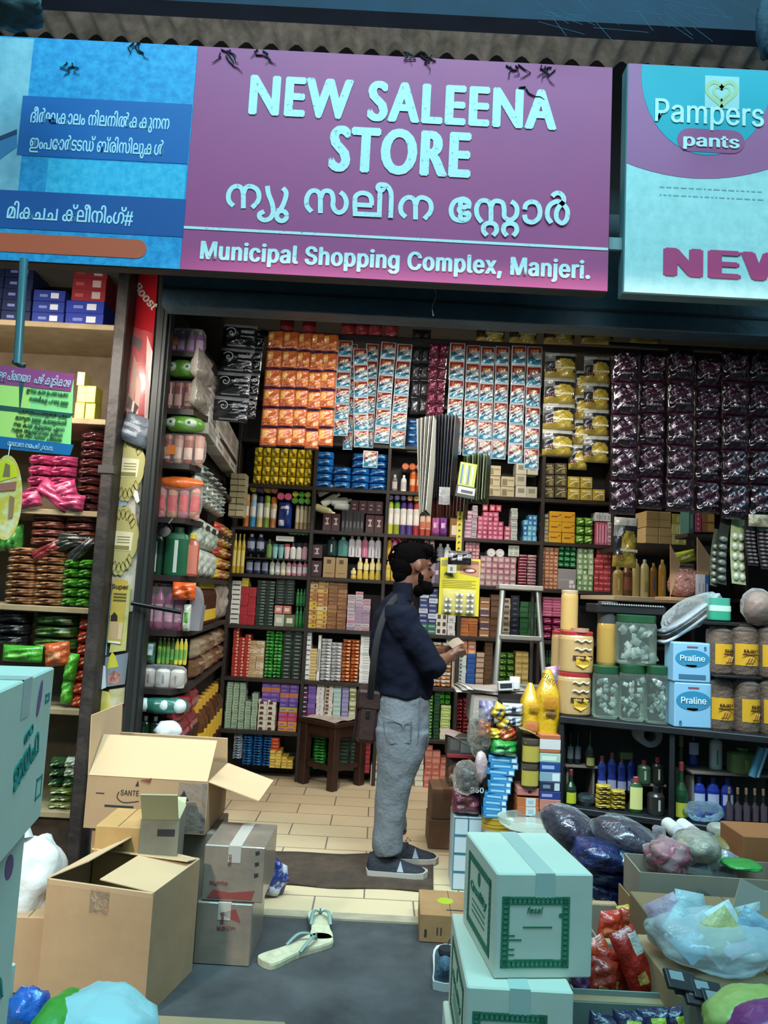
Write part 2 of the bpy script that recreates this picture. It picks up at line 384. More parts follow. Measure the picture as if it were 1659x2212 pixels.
# blue advert panel
bp = obj('blue_panel', local(MB().box(sx0, mx0 - .001, SY, SY + .006, mz0 + .004, mz1 - .004, M('#0b86c8', .5, spot='#2fa6dd', ss=26, amt=.5, sh=.12)), sign_o).mesh(), sign)
def strip(name, x0, y0, x1, y1, mat, dy=.002, par=sign, o=None, Y=SY, rnd=0.):
    X0, X1, Z0, Z1 = R(x0, y0, x1, y1, Y); b = MB()
    if rnd:
        r_ = (Z1 - Z0) / 2; poly = [(X0, Z0)] + [(X1 - r_ + r_ * math.sin(t * math.pi / 8), Z0 + r_ - r_ * math.cos(t * math.pi / 8)) for t in range(9)] + [(X0, Z1)]
        b.ext(poly, Y - dy, Y, mat)
    else: b.box(X0, X1, Y - dy, Y, Z0, Z1, mat)
    return local(b, o if o is not None else sign_o).build(name, par)
PALE = M('#a9c9d6', .5, spot='#7fa9bf', ss=8)
strip('pale_print', -90, 80, 55, 440, PALE, .0008)
strip('cyan_print', 100, 350, 400, 435, M('#12a7d8', .5, spot='#4fc2e6', ss=30), .001)
strip('text_band', 42, 216, 411, 345, M('#0a5fae', .5), .0015)
strip('text_band', -90, 418, 400, 500, M('#134f9c', .5), .0015)
strip('red_bar', -90, 508, 318, 549, M('#f0542c', .5), .0018, rnd=1)
b = MB(); pts = [PX(0, 345), PX(0, 305), PX(28, 283), PX(37, 292), PX(37, 318)]
b.ext(pts, SY - .002, SY, M('#3f7fb5', .5)); b.ext([PX(0, 304), PX(0, 295), PX(37, 280), PX(37, 290)], SY - .003, SY - .001, M('#1c3566', .5)); local(b, sign_o).build('toothbrush_print', sign)
MLW = M('#cfe3ee', .5)
sgn('ദീർഘകാലം നിലനിൽകകുനന', 215, 272, 26, 300, MLW, .018, name='small_lettering')
sgn('ഇംപോർടടഡ് ബ്രിസിലുകൾ', 208, 328, 26, 288, MLW, .018, name='small_lettering')
sgn('മികചച ക്ലീനിംഗ്#', 150, 478, 28, 268, MLW, .018, name='small_lettering')
# dirt roots hanging over the top edge
dk = M('#1f2a33', .9)
b = MB(); rg = random.Random(3)
for px, py, n in ((485, 118, 5), (560, 118, 4), (880, 120, 4), (920, 128, 3), (1105, 140, 4), (1185, 150, 5), (1150, 190, 2), (150, 140, 3), (300, 100, 4)):
    for _ in range(n):
        x, y = px + rg.uniform(-18, 18), py + rg.uniform(-12, 4); pp = []
        for i in range(5):
            pp.append(PX(x, y, SY - .004)); x += rg.uniform(-14, 16); y += rg.uniform(0, 12)
        b.tube([(q[0], SY - .004, q[1]) for q in pp], [.0035, .003, .0025, .002, .001], dk, 5)
local(b, sign_o).build('creeping_roots', sign)

# right sign
qx0 = (PX(1352, 135)[0] + PX(1350, 632)[0]) / 2; qx1 = PX(1790, 330)[0]; qz1, qz0 = PX(1352, 135)[1], PX(1350, 632)[1]
s2 = T('nappy_sign', 'aqua and pink nappy brand signboard at the right edge', 'sign', (qx0, SY, qz0)); o2 = Vector(s2.location)
local(MB().box(qx0, qx1, SY + .004, SY + .08, qz0, qz1, M('#5f7f86', .6), .004), o2).build('sign_frame', s2)
AQ = M('#c8dedb', .5, spot='#b2cdcb', ss=20)
local(MB().box(qx0 + .004, qx1, SY, SY + .006, qz0 + .004, qz1 - .004, AQ), o2).build('white_panel', s2)
def disc(cx, cz, rx, rz, y, mat, clipx, clipz, nm, n=40, top=None):
    poly = []
    for i in range(n):
        a = 2 * math.pi * i / n; x, z = cx + rx * math.cos(a), cz + rz * math.sin(a)
        poly.append((min(max(x, clipx[0]), clipx[1]), min(max(z, clipz[0]), clipz[1])))
    return local(MB().ext(poly, y, y + .001, mat), o2).build(nm, s2)
k = SY / FPX; cc = W(1525, 180, SY)
PK = M('#c2568c', .5)
poly = [(qx0 + .004, qz1 - .004), (qx0 + .004, PX(1352, 352)[1])] + [PX(1352 + 440 * t, 352 + 34 * (1 - (2 * t * 1.27 - 1) ** 2)) for t in [i / 20 for i in range(1, 20)]] + [(qx1, qz1 - .004)]
local(MB().ext(poly, SY - .001, SY, PK), o2).build('pink_swoosh', s2)
disc(cc.x, cc.z + .03, 150 * k, 192 * k, SY - .002, M('#08a3b6', .5), (qx0, qx1), (qz0, qz1 - .006), 'teal_disc')
s2t = lambda s, px, py, h, wd, mat, bold=.02, **kk: sgn(s, px, py, h, wd, mat, bold, parent=s2, o=o2 + Vector((0, .002, 0)), **kk)
s2t('Pampers', 1532, 268, 62, 236, SW, .012)
X0, X1, Z0, Z1 = R(1462, 280, 1608, 330, SY); r_ = (Z1 - Z0) / 2
pill = [(X0 + r_ - r_ * math.sin(t * math.pi / 8), Z1 - r_ + r_ * math.cos(t * math.pi / 8)) for t in range(9)] + [(X1 - r_ + r_ * math.sin(t * math.pi / 8), Z0 + r_ - r_ * math.cos(t * math.pi / 8)) for t in range(9)]
local(MB().ext(pill, SY - .003, SY - .001, M('#b8467e', .5)), o2).build('pill_badge', s2)
sgn('pants', 1536, 318, 32, 122, SW, .03, parent=s2, o=o2 + Vector((0, .003, 0)))
X0, X1, Z0, Z1 = R(1522, 166, 1596, 236, SY)
local(MB().box(X0, X1, SY - .004, SY - .002, Z0, Z1, M('#b9cccb', .5)), o2).build('paper_patch', s2, label='white paper patch on the sign')
b = MB(); hp = []
for i in range(25):
    a = 2 * math.pi * i / 24; hp.append((1559 + 2.0 * 16 * math.sin(a) ** 3, 200 - 1.9 * (13 * math.cos(a) - 5 * math.cos(2 * a) - 2 * math.cos(3 * a) - math.cos(4 * a))))
for sc_ in (1, .55):
    ribbon(b, [PX(1559 + (x - 1559) * sc_, 200 + (y - 200) * sc_, SY - .005) for x, y in hp], 9 * k * (1 if sc_ == 1 else .7), SY - .005, M('#c3c48a', .5))
local(b, o2).build('heart_emblem', s2)
sgn('NEW', 1580, 600, 68, 290, M('#d8326e', .5), .06, parent=s2, o=o2, sp=1.05)
b = MB(); rg = random.Random(5)
for r0, n in ((405, 26), (422, 30)):
    x = 1425
    while x < 1640:
        l = rg.uniform(4, 14); p = W(x, r0 + (x - 1425) * .05, SY); b.box(p.x, p.x + l * k, SY - .001, SY, p.z, p.z + .006, M('#8fb0b2', .6)); x += l + 4
local(b, o2).build('fine_print', s2)
tag(MB().box(mx1 + .0, qx0 + .0, SY + .03, SY + .05, W(1335, 532, SY).z, W(1335, 506, SY).z, M('#8d9a98', .5)).build('sign_strap'), 'short pale metal strap joining the two signboards', 'strap')
# ---------------------------------------------------------------- makers of shelf goods
_C = {}
def cached(key, fn):
    if key not in _C: _C[key] = fn()
    return _C[key]
def rd(*a): return tuple(round(x, 3) for x in a)
def boxm(w, h, d, col, des=(), r=.45, b=0.):
    """carton, base at its origin, front at y=-d/2; des = printed patches (u0,v0,u1,v1,colour)"""
    def mk():
        mb = MB(); mb.box(-w / 2, w / 2, -d / 2, d / 2, 0, h, M(col, r), b or min(w, h) * .03)
        for i, (u0, v0, u1, v1, c) in enumerate(des):
            y = -d / 2 - .0006 - .0003 * i
            mb.add([(w * (u0 - .5), y, h * v0), (w * (u1 - .5), y, h * v0), (w * (u1 - .5), y, h * v1), (w * (u0 - .5), y, h * v1)], [(0, 1, 2, 3)], M(c, r))
        return mb.mesh('carton')
    return cached(('box', rd(w, h, d), col, tuple(des), r, b), mk)
def pouchm(w, h, d, col, des=(), r=.22, n=10, wr=.15, seed=0, bump=.35):
    """soft shiny packet with the same kind of print"""
    def mk():
        base = M(col, r, bump=bump, bs=60, coat=.4)
        def fn(u, v):
            m = base
            for (u0, v0, u1, v1, c) in des:
                if u0 <= u <= u1 and v0 <= v <= v1: m = M(c, r, bump=bump, bs=60, coat=.4)
            return m
        return MB().pillow(w, h, d, base, n, n, fn, .4, d * wr, seed).mesh('packet')
    return cached(('pouch', rd(w, h, d), col, tuple(des), r, n, seed, bump), mk)
def place(o_or_mesh, name, loc, rz=0., label=None, cat=None, group=None, rot=None):
    rot = rot or (0, 0, rz)
    if isinstance(o_or_mesh, bpy.types.Object):
        return tag(copy_tree(o_or_mesh, loc, rot), label, cat, group)
    return obj(name, o_or_mesh, None, loc, rot, label, cat, group)
BZ = [W(580, y, BY).z for y in (1578, 1465, 1352, 1241, 1140, 1047)] + [.006]
def snapz(z, tol=.075):
    q = min(BZ, key=lambda t: abs(t + .0 - z)); return (q if abs(q - z) < tol else z)
def block(name, base, place_, cat, box, nc, nr, cols, des=(), kind='B', d=.13, Y=None, hs=None, snap=True, jit=.004, gap=.97, r=.45, skip=(), z=None, mk=None, yaw=.03, pick=None, seed=0):
    """a face of identical packs filling the photo's pixel box: nc columns of nr, each its own object"""
    Y = Y or BY; x0, x1, z0, z1 = R(*box, Y)
    if z is not None: z0 = z
    elif snap: z0 = snapz(z0)
    w_, h_ = (x1 - x0) / nc, (z1 - z0) / nr; rg = random.Random(len(base) * 7 + nc * 31 + seed + int(box[0])); cols = [cols] if isinstance(cols, str) else cols
    grp = base + 's ' + place_
    for c in range(nc):
        n = hs[c] if hs else nr
        for k in range(n):
            if (c, k) in skip: continue
            ci = pick(c, k) if pick else rg.randrange(len(cols)); col = cols[ci % len(cols)]
            if mk: me = mk(w_ * gap, h_ * .985, d, col)
            elif kind == 'B': me = boxm(w_ * gap, h_ * .975, d, col, des(col) if callable(des) else des, r)
            else: me = pouchm(w_ * gap, h_ * 1.0, d, col, des(col) if callable(des) else des, r if r != .45 else .22)
            if nc == 1 and nr == 1: lb = f'{base} {place_}'
            elif nc == 1: lb = f'{base}, {ORD[k]} from bottom, {place_}'
            elif nr == 1: lb = f'{base}, {ORD[c]} from left, {place_}'
            else: lb = f'{base}, {ORD[k]} up in {ORD[c]} column, {place_}'
            yy = Y + d / 2 + rg.uniform(0, jit * 2)
            place(me, name, (x0 + (c + .5) * w_ + rg.uniform(-jit, jit) * .3, yy, z0 + k * h_ + .0005), rg.uniform(-yaw, yaw) * min(1, .01 / max(.01, w_ * (1 - gap) + .004)), lb, cat, grp if nc * nr > 1 else None)
def canm(r, h, col, cap, band=None, label=None, capf=.78, name='spray_can', cr=.92):
    """aerosol: printed body with a child cap"""
    def mk():
        z = h * capf; mb = MB(); m1 = M(col, .3); m2 = M(band, .3) if band else m1
        mb.lathe([(r * .9, 0, m1), (r, .004, m2 if band else m1), (r, h * .3, m1), (r, z * .96, m1), (r * .8, z, m1)], m1, 14)
        if label:
            a = .9; mb.grid(lambda u, v: ((r + .0008) * math.sin(a * (2 * u - 1)), -(r + .0008) * math.cos(a * (2 * u - 1)), h * (.34 + .28 * v)), 6, 1, M(label, .4))
        me = mb.mesh(name); c = MB().lathe([(r * cr, z), (r * cr, h * .96), (r * cr * .8, h)], M(cap, .35), 14).mesh('cap')
        o = obj(name, me); obj('cap', c, o); protos.append(o); return o
    return cached(('can', rd(r, h), col, cap, band, label, capf, name), mk)
protos = []
def bottlem(w, h, col, cap, label=None, sq=.6, sh='round', name='bottle', capf=.86, rough=.25, lab=(.18, .58), trans=0.):
    """bottle: shouldered body, child cap and a label patch"""
    def mk():
        r = w / 2; z = h * capf; m1 = M(col, rough, trans=trans); mb = MB()
        if sh == 'round': pr = [(r * .85, 0), (r, .01), (r * .98, z * .55), (r, z * .78), (r * .72, z * .93), (r * .34, z * .98), (r * .32, z)]
        elif sh == 'waist': pr = [(r * .85, 0), (r, .012), (r * .92, z * .3), (r * .74, z * .5), (r * .9, z * .7), (r * .95, z * .8), (r * .6, z * .94), (r * .35, z)]
        elif sh == 'tube': pr = [(r * .7, 0), (r * .8, z * .1), (r * .9, z * .5), (r, z)]
        elif sh == 'neck': pr = [(r * .9, 0), (r, .008), (r, z * .5), (r * .85, z * .6), (r * .36, z * .75), (r * .3, z)]
        else: pr = [(r * .95, 0), (r, .008), (r, z * .85), (r * .8, z * .95), (r * .4, z)]
        mb.lathe(pr, m1, 16, sq=sq, p=3.0 if sh == 'jar' else 2.0)
        if label:
            a = .95; v0, v1 = lab
            mb.grid(lambda u, v: ((r * 1.015) * math.sin(a * (2 * u - 1)), -(r * 1.015) * sq * math.cos(a * (2 * u - 1)), h * (v0 + (v1 - v0) * v)), 6, 1, M(label, .45))
        me = mb.mesh(name); cr = r * (.36 if sh in ('neck',) else .42 if sh != 'tube' else 1.0)
        c = MB().lathe([(cr, z - .004), (cr, h * .985), (cr * .85, h)], M(cap, .35), 12, sq=max(sq, .7) if sh != 'tube' else sq).mesh('cap')
        o = obj(name, me); obj('cap', c, o); protos.append(o); return o
    return cached(('bot', rd(w, h), col, cap, label, sq, sh, name, capf, trans), mk)
def drop_protos():
    for o in protos:
        for ch in list(o.children): bpy.data.objects.remove(ch)
        bpy.data.objects.remove(o)
    protos.clear()
def row(name, base, place_, cat, box, n, mkfn, Y=None, snap=True, z=None, dy=.05, group=True, shrink=.96):
    """a row of n bottles or cans standing side by side; mkfn(i,w,h) gives the prototype"""
    Y = Y or BY; x0, x1, z0, z1 = R(*box, Y)
    if z is not None: z0 = z
    elif snap: z0 = snapz(z0)
    w_ = (x1 - x0) / n; h_ = z1 - z0
    for i in range(n):
        lb = f'{base}, {ORD[i]} from left, {place_}' if n > 1 else f'{base} {place_}'
        b_ = mkfn(i, w_ * shrink, h_)
        if isinstance(b_, tuple): b_, lb0 = b_; lb = f'{lb0} {place_}'; grp = base + 's ' + place_
        else: grp = base + 's ' + place_
        place(b_, name, (x0 + (i + .5) * w_, Y + dy, z0 + .0005), RNG.uniform(-.2, .2), lb, cat, grp if n > 1 else None)
def ends(name, base, place_, cat, box, nc, nr, cols, Y=None, l=.16, snap=False):
    """round containers lying down, their coloured ends towards the street"""
    Y = Y or BY; x0, x1, z0, z1 = R(*box, Y); w_, h_ = (x1 - x0) / nc, (z1 - z0) / nr; r_ = min(w_, h_) * .49
    for k in range(nr):
        for c in range(nc):
            col = cols[(k * nc + c) % len(cols)]
            def mk(col=col):
                mb = MB(); mb.lathe([(r_ * .98, 0, M('#c9ccc6', .35)), (r_, l * .75, M(col, .3)), (r_, l * .97), (r_ * .8, l), (r_ * .72, l - .004), (r_ * .3, l - .004), (r_ * .25, l - .001)], M(col, .3), 16)
                mb.xf(0, Matrix.Rotation(math.pi / 2, 4, 'X')); return mb.mesh(name)
            lb = f'{base}, {ORD[c]} from left' + (f', row {ORD[k]} up' if nr > 1 else '') + f', {place_}'
            place(cached(('end', round(r_, 3), col, l), mk), name, (x0 + (c + .5) * w_, Y + l, z0 + (k + .5) * h_ + .001), 0, lb, cat, base + 's ' + place_)

# ---------------------------------------------------------------- back wall shelving
shelf = T('wall_shelving', 'dark brown open shelving covering the whole back wall', 'shelf', (.5, BY, 0))
so = Vector(shelf.location); SX = [W(x, 1260, BY).x for x in (497, 667, 828, 994, 1166, 1322)]
SX0, SX1 = SX[0] - .02, XR - .01
for i, z in enumerate(BZ[:-1]):
    b = MB().box(SX0, SX1, BY - .03, BW - .03, z - .028, z, WOOD, .003); local(b, so).build('shelf_board', shelf)
for z in (W(580, 955, BY).z - .1 + .12, 2.86):
    b = MB().box(SX0, SX1, BY - .03, BW - .03, z - .028, z, WOOD, .003); local(b, so).build('shelf_board', shelf)
for x in SX + [2.35, 2.75]:
    b = MB().box(x - .014, x + .014, BY - .032, BW - .03, 0, 2.86, WOOD, .003); local(b, so).build('upright', shelf)
b = MB().box(SX0, SX1, BW - .03, BW - .005, 0, 2.9, DARK); local(b, so).build('back_panel', shelf)

WL = lambda c: [(.2, .3, .8, .72, c)]
two = lambda c: [(.06, .25, .45, .75, c), (.55, .25, .92, .6, c)]
# --- first column: cans, bottles, cartons
row('spray_can', 'tall spray can', 'on the shelf below the yellow packs', 'spray can', (523, 1066, 597, 1131), 5,
    lambda i, w_, h_: (canm(w_ / 2, h_ * (1, 1, .94, .97, .93)[i], ('#d98a3c', '#8fc3dc', '#ced6d8', '#b9c878', '#d8b48a')[i], ('#e09a55', '#b9c3c8', '#23264f', '#7aa02e', '#d9822a')[i], ('#b86a20', '#2f86b8', '#c8b46a', '#6b8a2e', '#b06c3c')[i], '#e4e6dd'),
                      ('orange spray can', 'pale blue spray can', 'white navy-capped spray can', 'green-capped spray can', 'orange-capped spray can')[i]))
ends('spray_can', 'lying spray can with bright round cap', 'above the tall cans', 'spray can', (539, 1049, 600, 1064), 4, 1, ['#c9b43a', '#5b4a86', '#c8963a', '#c98a44'])
ends('spray_can', 'lying spray can with pink cap', 'over the blue bag', 'spray can', (598, 1064, 630, 1081), 2, 1, ['#d8577e'])
ends('spray_can', 'lying spray can with green cap', 'by the upright', 'spray can', (630, 1061, 672, 1089), 3, 2, ['#5f9a2e', '#4f9a36', '#57a24a', '#a8b42e', '#3f962e', '#9cb42e'])
block('refill_bag', 'round-topped blue refill bag', 'under the pink caps', 'bag', (599, 1081, 629, 1134), 1, 1, '#1c3a94', [(.2, .68, .8, .76, '#d8dce8'), (.15, .1, .45, .25, '#d8dce8')], 'P', d=.1, r=.2)
row('talc_tin', 'cream powder tin', 'under the green caps', 'tin', (636, 1091, 673, 1134), 4, lambda i, w_, h_: canm(w_ / 2, h_, '#d2c9ac', '#ded8c2', '#a08a5c', None, .86, 'talc_tin'))
row('lotion_bottle', 'navy waisted lotion bottle', 'lower row beside side wall', 'bottle', (529, 1197, 580, 1238), 3, lambda i, w_, h_: bottlem(w_, h_, '#27324e', '#1c2236', '#8f9bb4', .6, 'waist', 'lotion_bottle'))
row('lotion_bottle', 'navy lotion bottle with silver label', 'upper row beside side wall', 'bottle', (531, 1153, 571, 1191), 2, lambda i, w_, h_: bottlem(w_, h_, '#27324e', '#8f98ae', '#8f9bb4', .6, 'waist', 'lotion_bottle'), snap=False)
zt = W(600, 1206, BY).z
tag(local(MB().box(SX[0] + .05, SX[1] - .014, BY - .01, BY + .16, zt - .012, zt, WOOD, .002), (0, 0, 0)).build('thin_shelf'), 'thin riser board between two rows of small bottles', 'riser board')
row('cosmetic_tube', 'small upright cosmetic tube', 'on the riser board', 'tube', (573, 1168, 664, 1206), 7,
    lambda i, w_, h_: (bottlem(w_, h_ * (1.05, .8, .8, .84, .9, .9, .95)[i], ('#6f9a4e', '#8fc6c4', '#7fbfc0', '#d8c4c4', '#dfe0da', '#e6e6e0', '#d8a8b8')[i], ('#4f7a3a', '#4f9a9c', '#4a9a9c', '#d04a4a', '#5c5c62', '#3b3a44', '#4a3a44')[i], None, .7, 'tube' if 0 < i < 4 else 'round', 'cosmetic_tube', .8),
                      ('green bottle', 'first aqua tube', 'second aqua tube', 'pink-lettered white tube', 'white bottle with grey cap', 'white bottle with black cap', 'pale pink bottle')[i]), z=zt)
row('hair_oil', 'small pastel bottle', 'under the riser board', 'bottle', (580, 1209, 664, 1240), 7,
    lambda i, w_, h_: (bottlem(w_, h_, ('#b4cfae', '#a9a8b0', '#d8cf9a', '#d49aa4', '#c87aa0', '#d8a0b4', '#c878a0')[i], ('#d8dcd4', '#c8c8c8', '#e8e0c0', '#c84a5a', '#e0a8c0', '#d8d0d4', '#e0b0c4')[i], '#e6e6de', .7, 'round', 'hair_oil'),
                      ('pale green bottle', 'grey bottle', 'cream bottle', 'rose bottle', 'magenta bottle', 'light pink bottle', 'deep pink bottle')[i]))
ends('mint_tub', 'mint green tub lying end out', 'over the riser board', 'tub', (622, 1144, 666, 1157), 5, 1, ['#5fc08a'], l=.1)
block('soap_dish_box', 'long white box', 'lying above the aqua tubes', 'box', (595, 1158, 634, 1169), 1, 1, '#cfd0c8', [(.1, .3, .9, .7, '#b0b4ae')], snap=False, d=.1)
# fourth row up
block('tooth_powder_box', 'white notched carton', 'in slim stack left of red cartons', 'carton', (499, 1254, 519, 1346), 1, 9, '#d2d4cc', [(.1, 0, .9, .2, '#23262a')], d=.13)
block('soap_carton', 'red soap carton', 'in upper red stack', 'soap', (519, 1268, 552, 1347), 2, 12, '#b3222e', [(.1, .3, .7, .6, '#8c1a24')])
block('tea_box', 'yellow green carton', 'on top of upper red stack', 'carton', (522, 1248, 537, 1267), 1, 3, ['#b9b43a', '#d0c23a'], snap=False, z=W(530, 1267, BY).z)
block('tooth_paste_box', 'dark green toothpaste carton', 'right of upper red stack', 'toothpaste box', (553, 1254, 592, 1348), 2, 15, '#152a22', [(.5, .35, .95, .65, '#7f9288')], d=.15)
block('tooth_paste_box', 'green black toothpaste carton', 'behind the pink boxes', 'toothpaste box', (595, 1251, 636, 1306), 2, 9, '#13241e', [(.3, .4, .8, .65, '#64786c')], d=.1, snap=False)
block('soap_box', 'pink floral box', 'below green black toothpaste', 'box', (593, 1308, 628, 1326), 2, 1, ['#c4786c', '#b8685c'], WL('#e0c4b4'), snap=False)
block('soap_box', 'pale printed pack', 'at foot of pink floral boxes', 'pack', (592, 1327, 636, 1350), 2, 1, ['#a9b09a', '#5d6a44'], WL('#d0d4c0'))
row('green_phial', 'green glass phial', 'bottom row by the upright', 'phial', (636, 1312, 660, 1350), 3, lambda i, w_, h_: bottlem(w_, h_, '#1f7a3a', '#38a04e', '#2c8a44', .9, 'round', 'green_phial'))
row('green_phial', 'green glass phial', 'upper row by the upright', 'phial', (638, 1272, 660, 1310), 3, lambda i, w_, h_: bottlem(w_, h_, '#1f7a3a', '#38a04e', '#2c8a44', .9, 'round', 'green_phial'), snap=False)
# fifth row
block('soap_carton', 'red soap carton with cream end', 'in lower red stack', 'soap', (502, 1356, 540, 1456), 3, 15, '#a8261f', lambda c: [(.62, .2, .95, .8, '#d8a888')] , d=.12, hs=[15, 12, 13])
block('sandal_soap', 'tan sandal soap carton', 'in tan stack', 'soap', (537, 1385, 570, 1458), 2, 12, ['#c0a47c', '#b4966c', '#cfc0a0'], [(.1, .35, .6, .65, '#a4845c')])
block('green_soap', 'shiny green wrapped soap', 'between tan and black stacks', 'soap', (571, 1362, 609, 1460), 2, 14, ['#2f9a2e', '#3cae38', '#58b858', '#268a2a'], [(.1, .55, .5, .8, '#9ed89a')], 'P', d=.09)
block('dark_soap', 'blackish green soap carton', 'right of green soaps', 'soap', (610, 1362, 652, 1461), 2, 13, '#16281f', [(.25, .4, .75, .6, '#93a49a')])
block('tooth_powder_box', 'white notched carton', 'left of gold cartons', 'carton', (653, 1362, 671, 1465), 1, 10, '#cdd2d0', [(.1, 0, .9, .15, '#2c3036')])
block('gold_carton', 'gold cream carton', 'right of white notched cartons', 'carton', (668, 1402, 684, 1466), 1, 10, '#b4964e', [(0, .8, 1, 1, '#e0dac0')])
block('white_tube_box', 'narrow white tube carton', 'beside gold cartons', 'carton', (686, 1370, 692, 1466), 1, 1, '#d4d4cc', [(.2, .2, .8, .7, '#8a8a88')])
block('white_soap', 'glossy white wrapped soap', 'left of orange soaps', 'soap', (692, 1381, 738, 1468), 2, 13, ['#d2d6d6', '#c4c8c8', '#dfe2e0'], [(.2, .3, .8, .6, '#b0b6ba')], 'P', d=.08, hs=[13, 12])
block('orange_soap', 'glossy orange wrapped soap', 'right of white soaps', 'soap', (738, 1382, 776, 1470), 2, 12, ['#c8662a', '#d87a3c', '#b8561e'], [(.5, .3, .9, .7, '#e8b890')], 'P', d=.08)
block('white_carton', 'thin white carton', 'behind the man, right of orange soaps', 'carton', (777, 1372, 800, 1472), 1, 18, '#cfd2ce', [(.3, .3, .9, .6, '#98a0a4')])
# sixth row
block('menthol_box', 'pale green striped carton', 'in corner stack above blue packs', 'carton', (486, 1474, 556, 1574), 5, 17, '#9fb49c', lambda c: [(.0, 0, .15, 1, '#2c5a3a'), (.4, .3, .9, .6, '#5c8a68')], hs=[17, 17, 17, 10, 13])
block('biscuit_box', 'cream box with brown half discs', 'right of pale green cartons', 'box', (557, 1511, 595, 1575), 2, 6, '#cfc8b8', lambda c: [(.15, .05, .6, .5, '#4a2f22'), (.2, .5, .55, .62, '#6b4a34')])
block('colour_box', 'bright purple and orange carton', 'left of the upright', 'carton', (563, 1476, 643, 1577), 4, 10, ['#5a3a94', '#6b4aa8', '#c8742a', '#a4a434', '#c83a5a', '#d8902e'], [(.1, .3, .7, .65, '#8a6ab0')], skip={(0, 0), (0, 1), (0, 2), (0, 3), (0, 4), (0, 5), (1, 0), (1, 1), (1, 2), (1, 3), (1, 4), (1, 5)}, pick=lambda c, k: (5, 5, 4, 4, 3, 0, 1, 2, 0, 1)[k] if c > 1 else (0, 1)[k % 2] if k != 8 else 2)
block('purple_carton', 'dark purple carton', 'beside the upright above the stool', 'carton', (651, 1480, 663, 1578), 1, 10, ['#3a1f3e', '#5a1f44'], [(.2, .3, .8, .5, '#d0c8d0')])
block('purple_carton', 'lilac and magenta carton', 'above left edge of the stool', 'carton', (664, 1478, 681, 1578), 1, 10, ['#6a4aa0', '#7a5ab0', '#a8324e'], pick=lambda c, k: 2 if k < 4 else k % 2)
block('white_carton', 'white cream carton', 'above the stool', 'carton', (682, 1475, 699, 1579), 1, 12, '#d4d2cc', [(.4, .3, .6, .6, '#8a8a96')])
block('biscuit_box', 'cream box with brown dot', 'above middle of the stool', 'box', (700, 1480, 718, 1579), 1, 13, '#d2ccbc', lambda c: [(.1, .1, .5, .8, '#6b4a3a')])
block('aqua_carton', 'pale aqua carton', 'above right half of the stool', 'carton', (719, 1477, 736, 1580), 1, 11, '#a4c4be', [(.1, .4, .9, .55, '#c8dcd8')])
block('lilac_carton', 'lavender carton', 'right of the aqua cartons', 'carton', (737, 1479, 752, 1580), 1, 11, '#8c88b8', [(.1, .4, .9, .6, '#a8a4cc')])
block('cream_green_box', 'cream and olive carton', 'right of the lavender cartons', 'carton', (753, 1484, 768, 1580), 1, 10, ['#b8bc9c', '#c8c8b0', '#8a8a4a'], [(.2, .3, .8, .6, '#d8d8c8')])
block('dark_soap', 'bottle green carton', 'behind the hanging brown bag', 'carton', (769, 1490, 783, 1580), 1, 10, ['#1e4a2c', '#16341f'], [(.3, .2, .7, .6, '#a8b8a8')])
# floor row
block('wipe_pack', 'blue shiny pack', 'on the floor behind the open carton flap', 'pack', (522, 1580, 588, 1655), 3, 13, ['#1460a8', '#1a70b8', '#0f549a'], [(.1, .6, .9, .8, '#4a9ad0')], 'P', d=.12)
block('wipe_pack', 'white-ended folded pack', 'left of the blue floor packs', 'pack', (501, 1580, 522, 1640), 1, 11, '#c4cbd2', [(.3, .2, .9, .7, '#8fa8c8')], 'P', d=.12)
block('matchbox_carton', 'red and yellow carton', 'beside the blue floor packs', 'carton', (585, 1594, 603, 1618), 1, 4, '#b8301e', [(.2, .3, .8, .6, '#d88a2e')], snap=False, z=W(592, 1624, BY).z)
block('matchbox_carton', 'yellow carton', 'stacked on floor by shelf upright', 'carton', (582, 1622, 633, 1660), 4, 6, ['#c8a42a', '#b8942a', '#d8b43a'], [(.2, .3, .8, .6, '#e0d08a')], hs=[6, 6, 4, 3])
block('wafer_pack', 'pale green soap pack', 'on floor left of the stool', 'soap', (638, 1590, 660, 1663), 1, 10, ['#5a9a5c', '#7ab07a', '#4a8a50'], [(.2, .5, .8, .8, '#b8d8b4')], 'P', d=.1)
block('green_soap', 'vivid green soap pack', 'on floor behind the stool', 'soap', (674, 1592, 705, 1663), 1, 11, ['#1f8a24', '#2a9a2c'], [(.2, .5, .8, .8, '#6ac86a')], 'P', d=.1)
block('dark_soap', 'dark green soap carton', 'on floor between the stool legs', 'soap', (708, 1594, 778, 1665), 3, 9, ['#12241c', '#1c3428'], [(.2, .3, .8, .6, '#4a6a54')])
block('soap_carton', 'crimson soap carton', 'on floor right of the stool', 'soap', (784, 1600, 800, 1671), 1, 7, '#8c1a2a', [(.1, .4, .9, .6, '#b03a44')])
block('cream_tin_box', 'yellow and cream carton', 'on floor just left of the jeans', 'carton', (806, 1604, 826, 1652), 1, 4, ['#c8b43a', '#cfc8a0', '#a89c5c'], [(.2, .3, .8, .6, '#e0d8a8')], snap=False, z=W(816, 1652, BY).z)
block('seal_box', 'white box with round grey seal', 'on floor just left of the jeans', 'box', (801, 1653, 828, 1676), 1, 1, '#d6d4c8', [(.3, .2, .7, .8, '#7d8288'), (.4, .35, .6, .65, '#d6d4c8')])
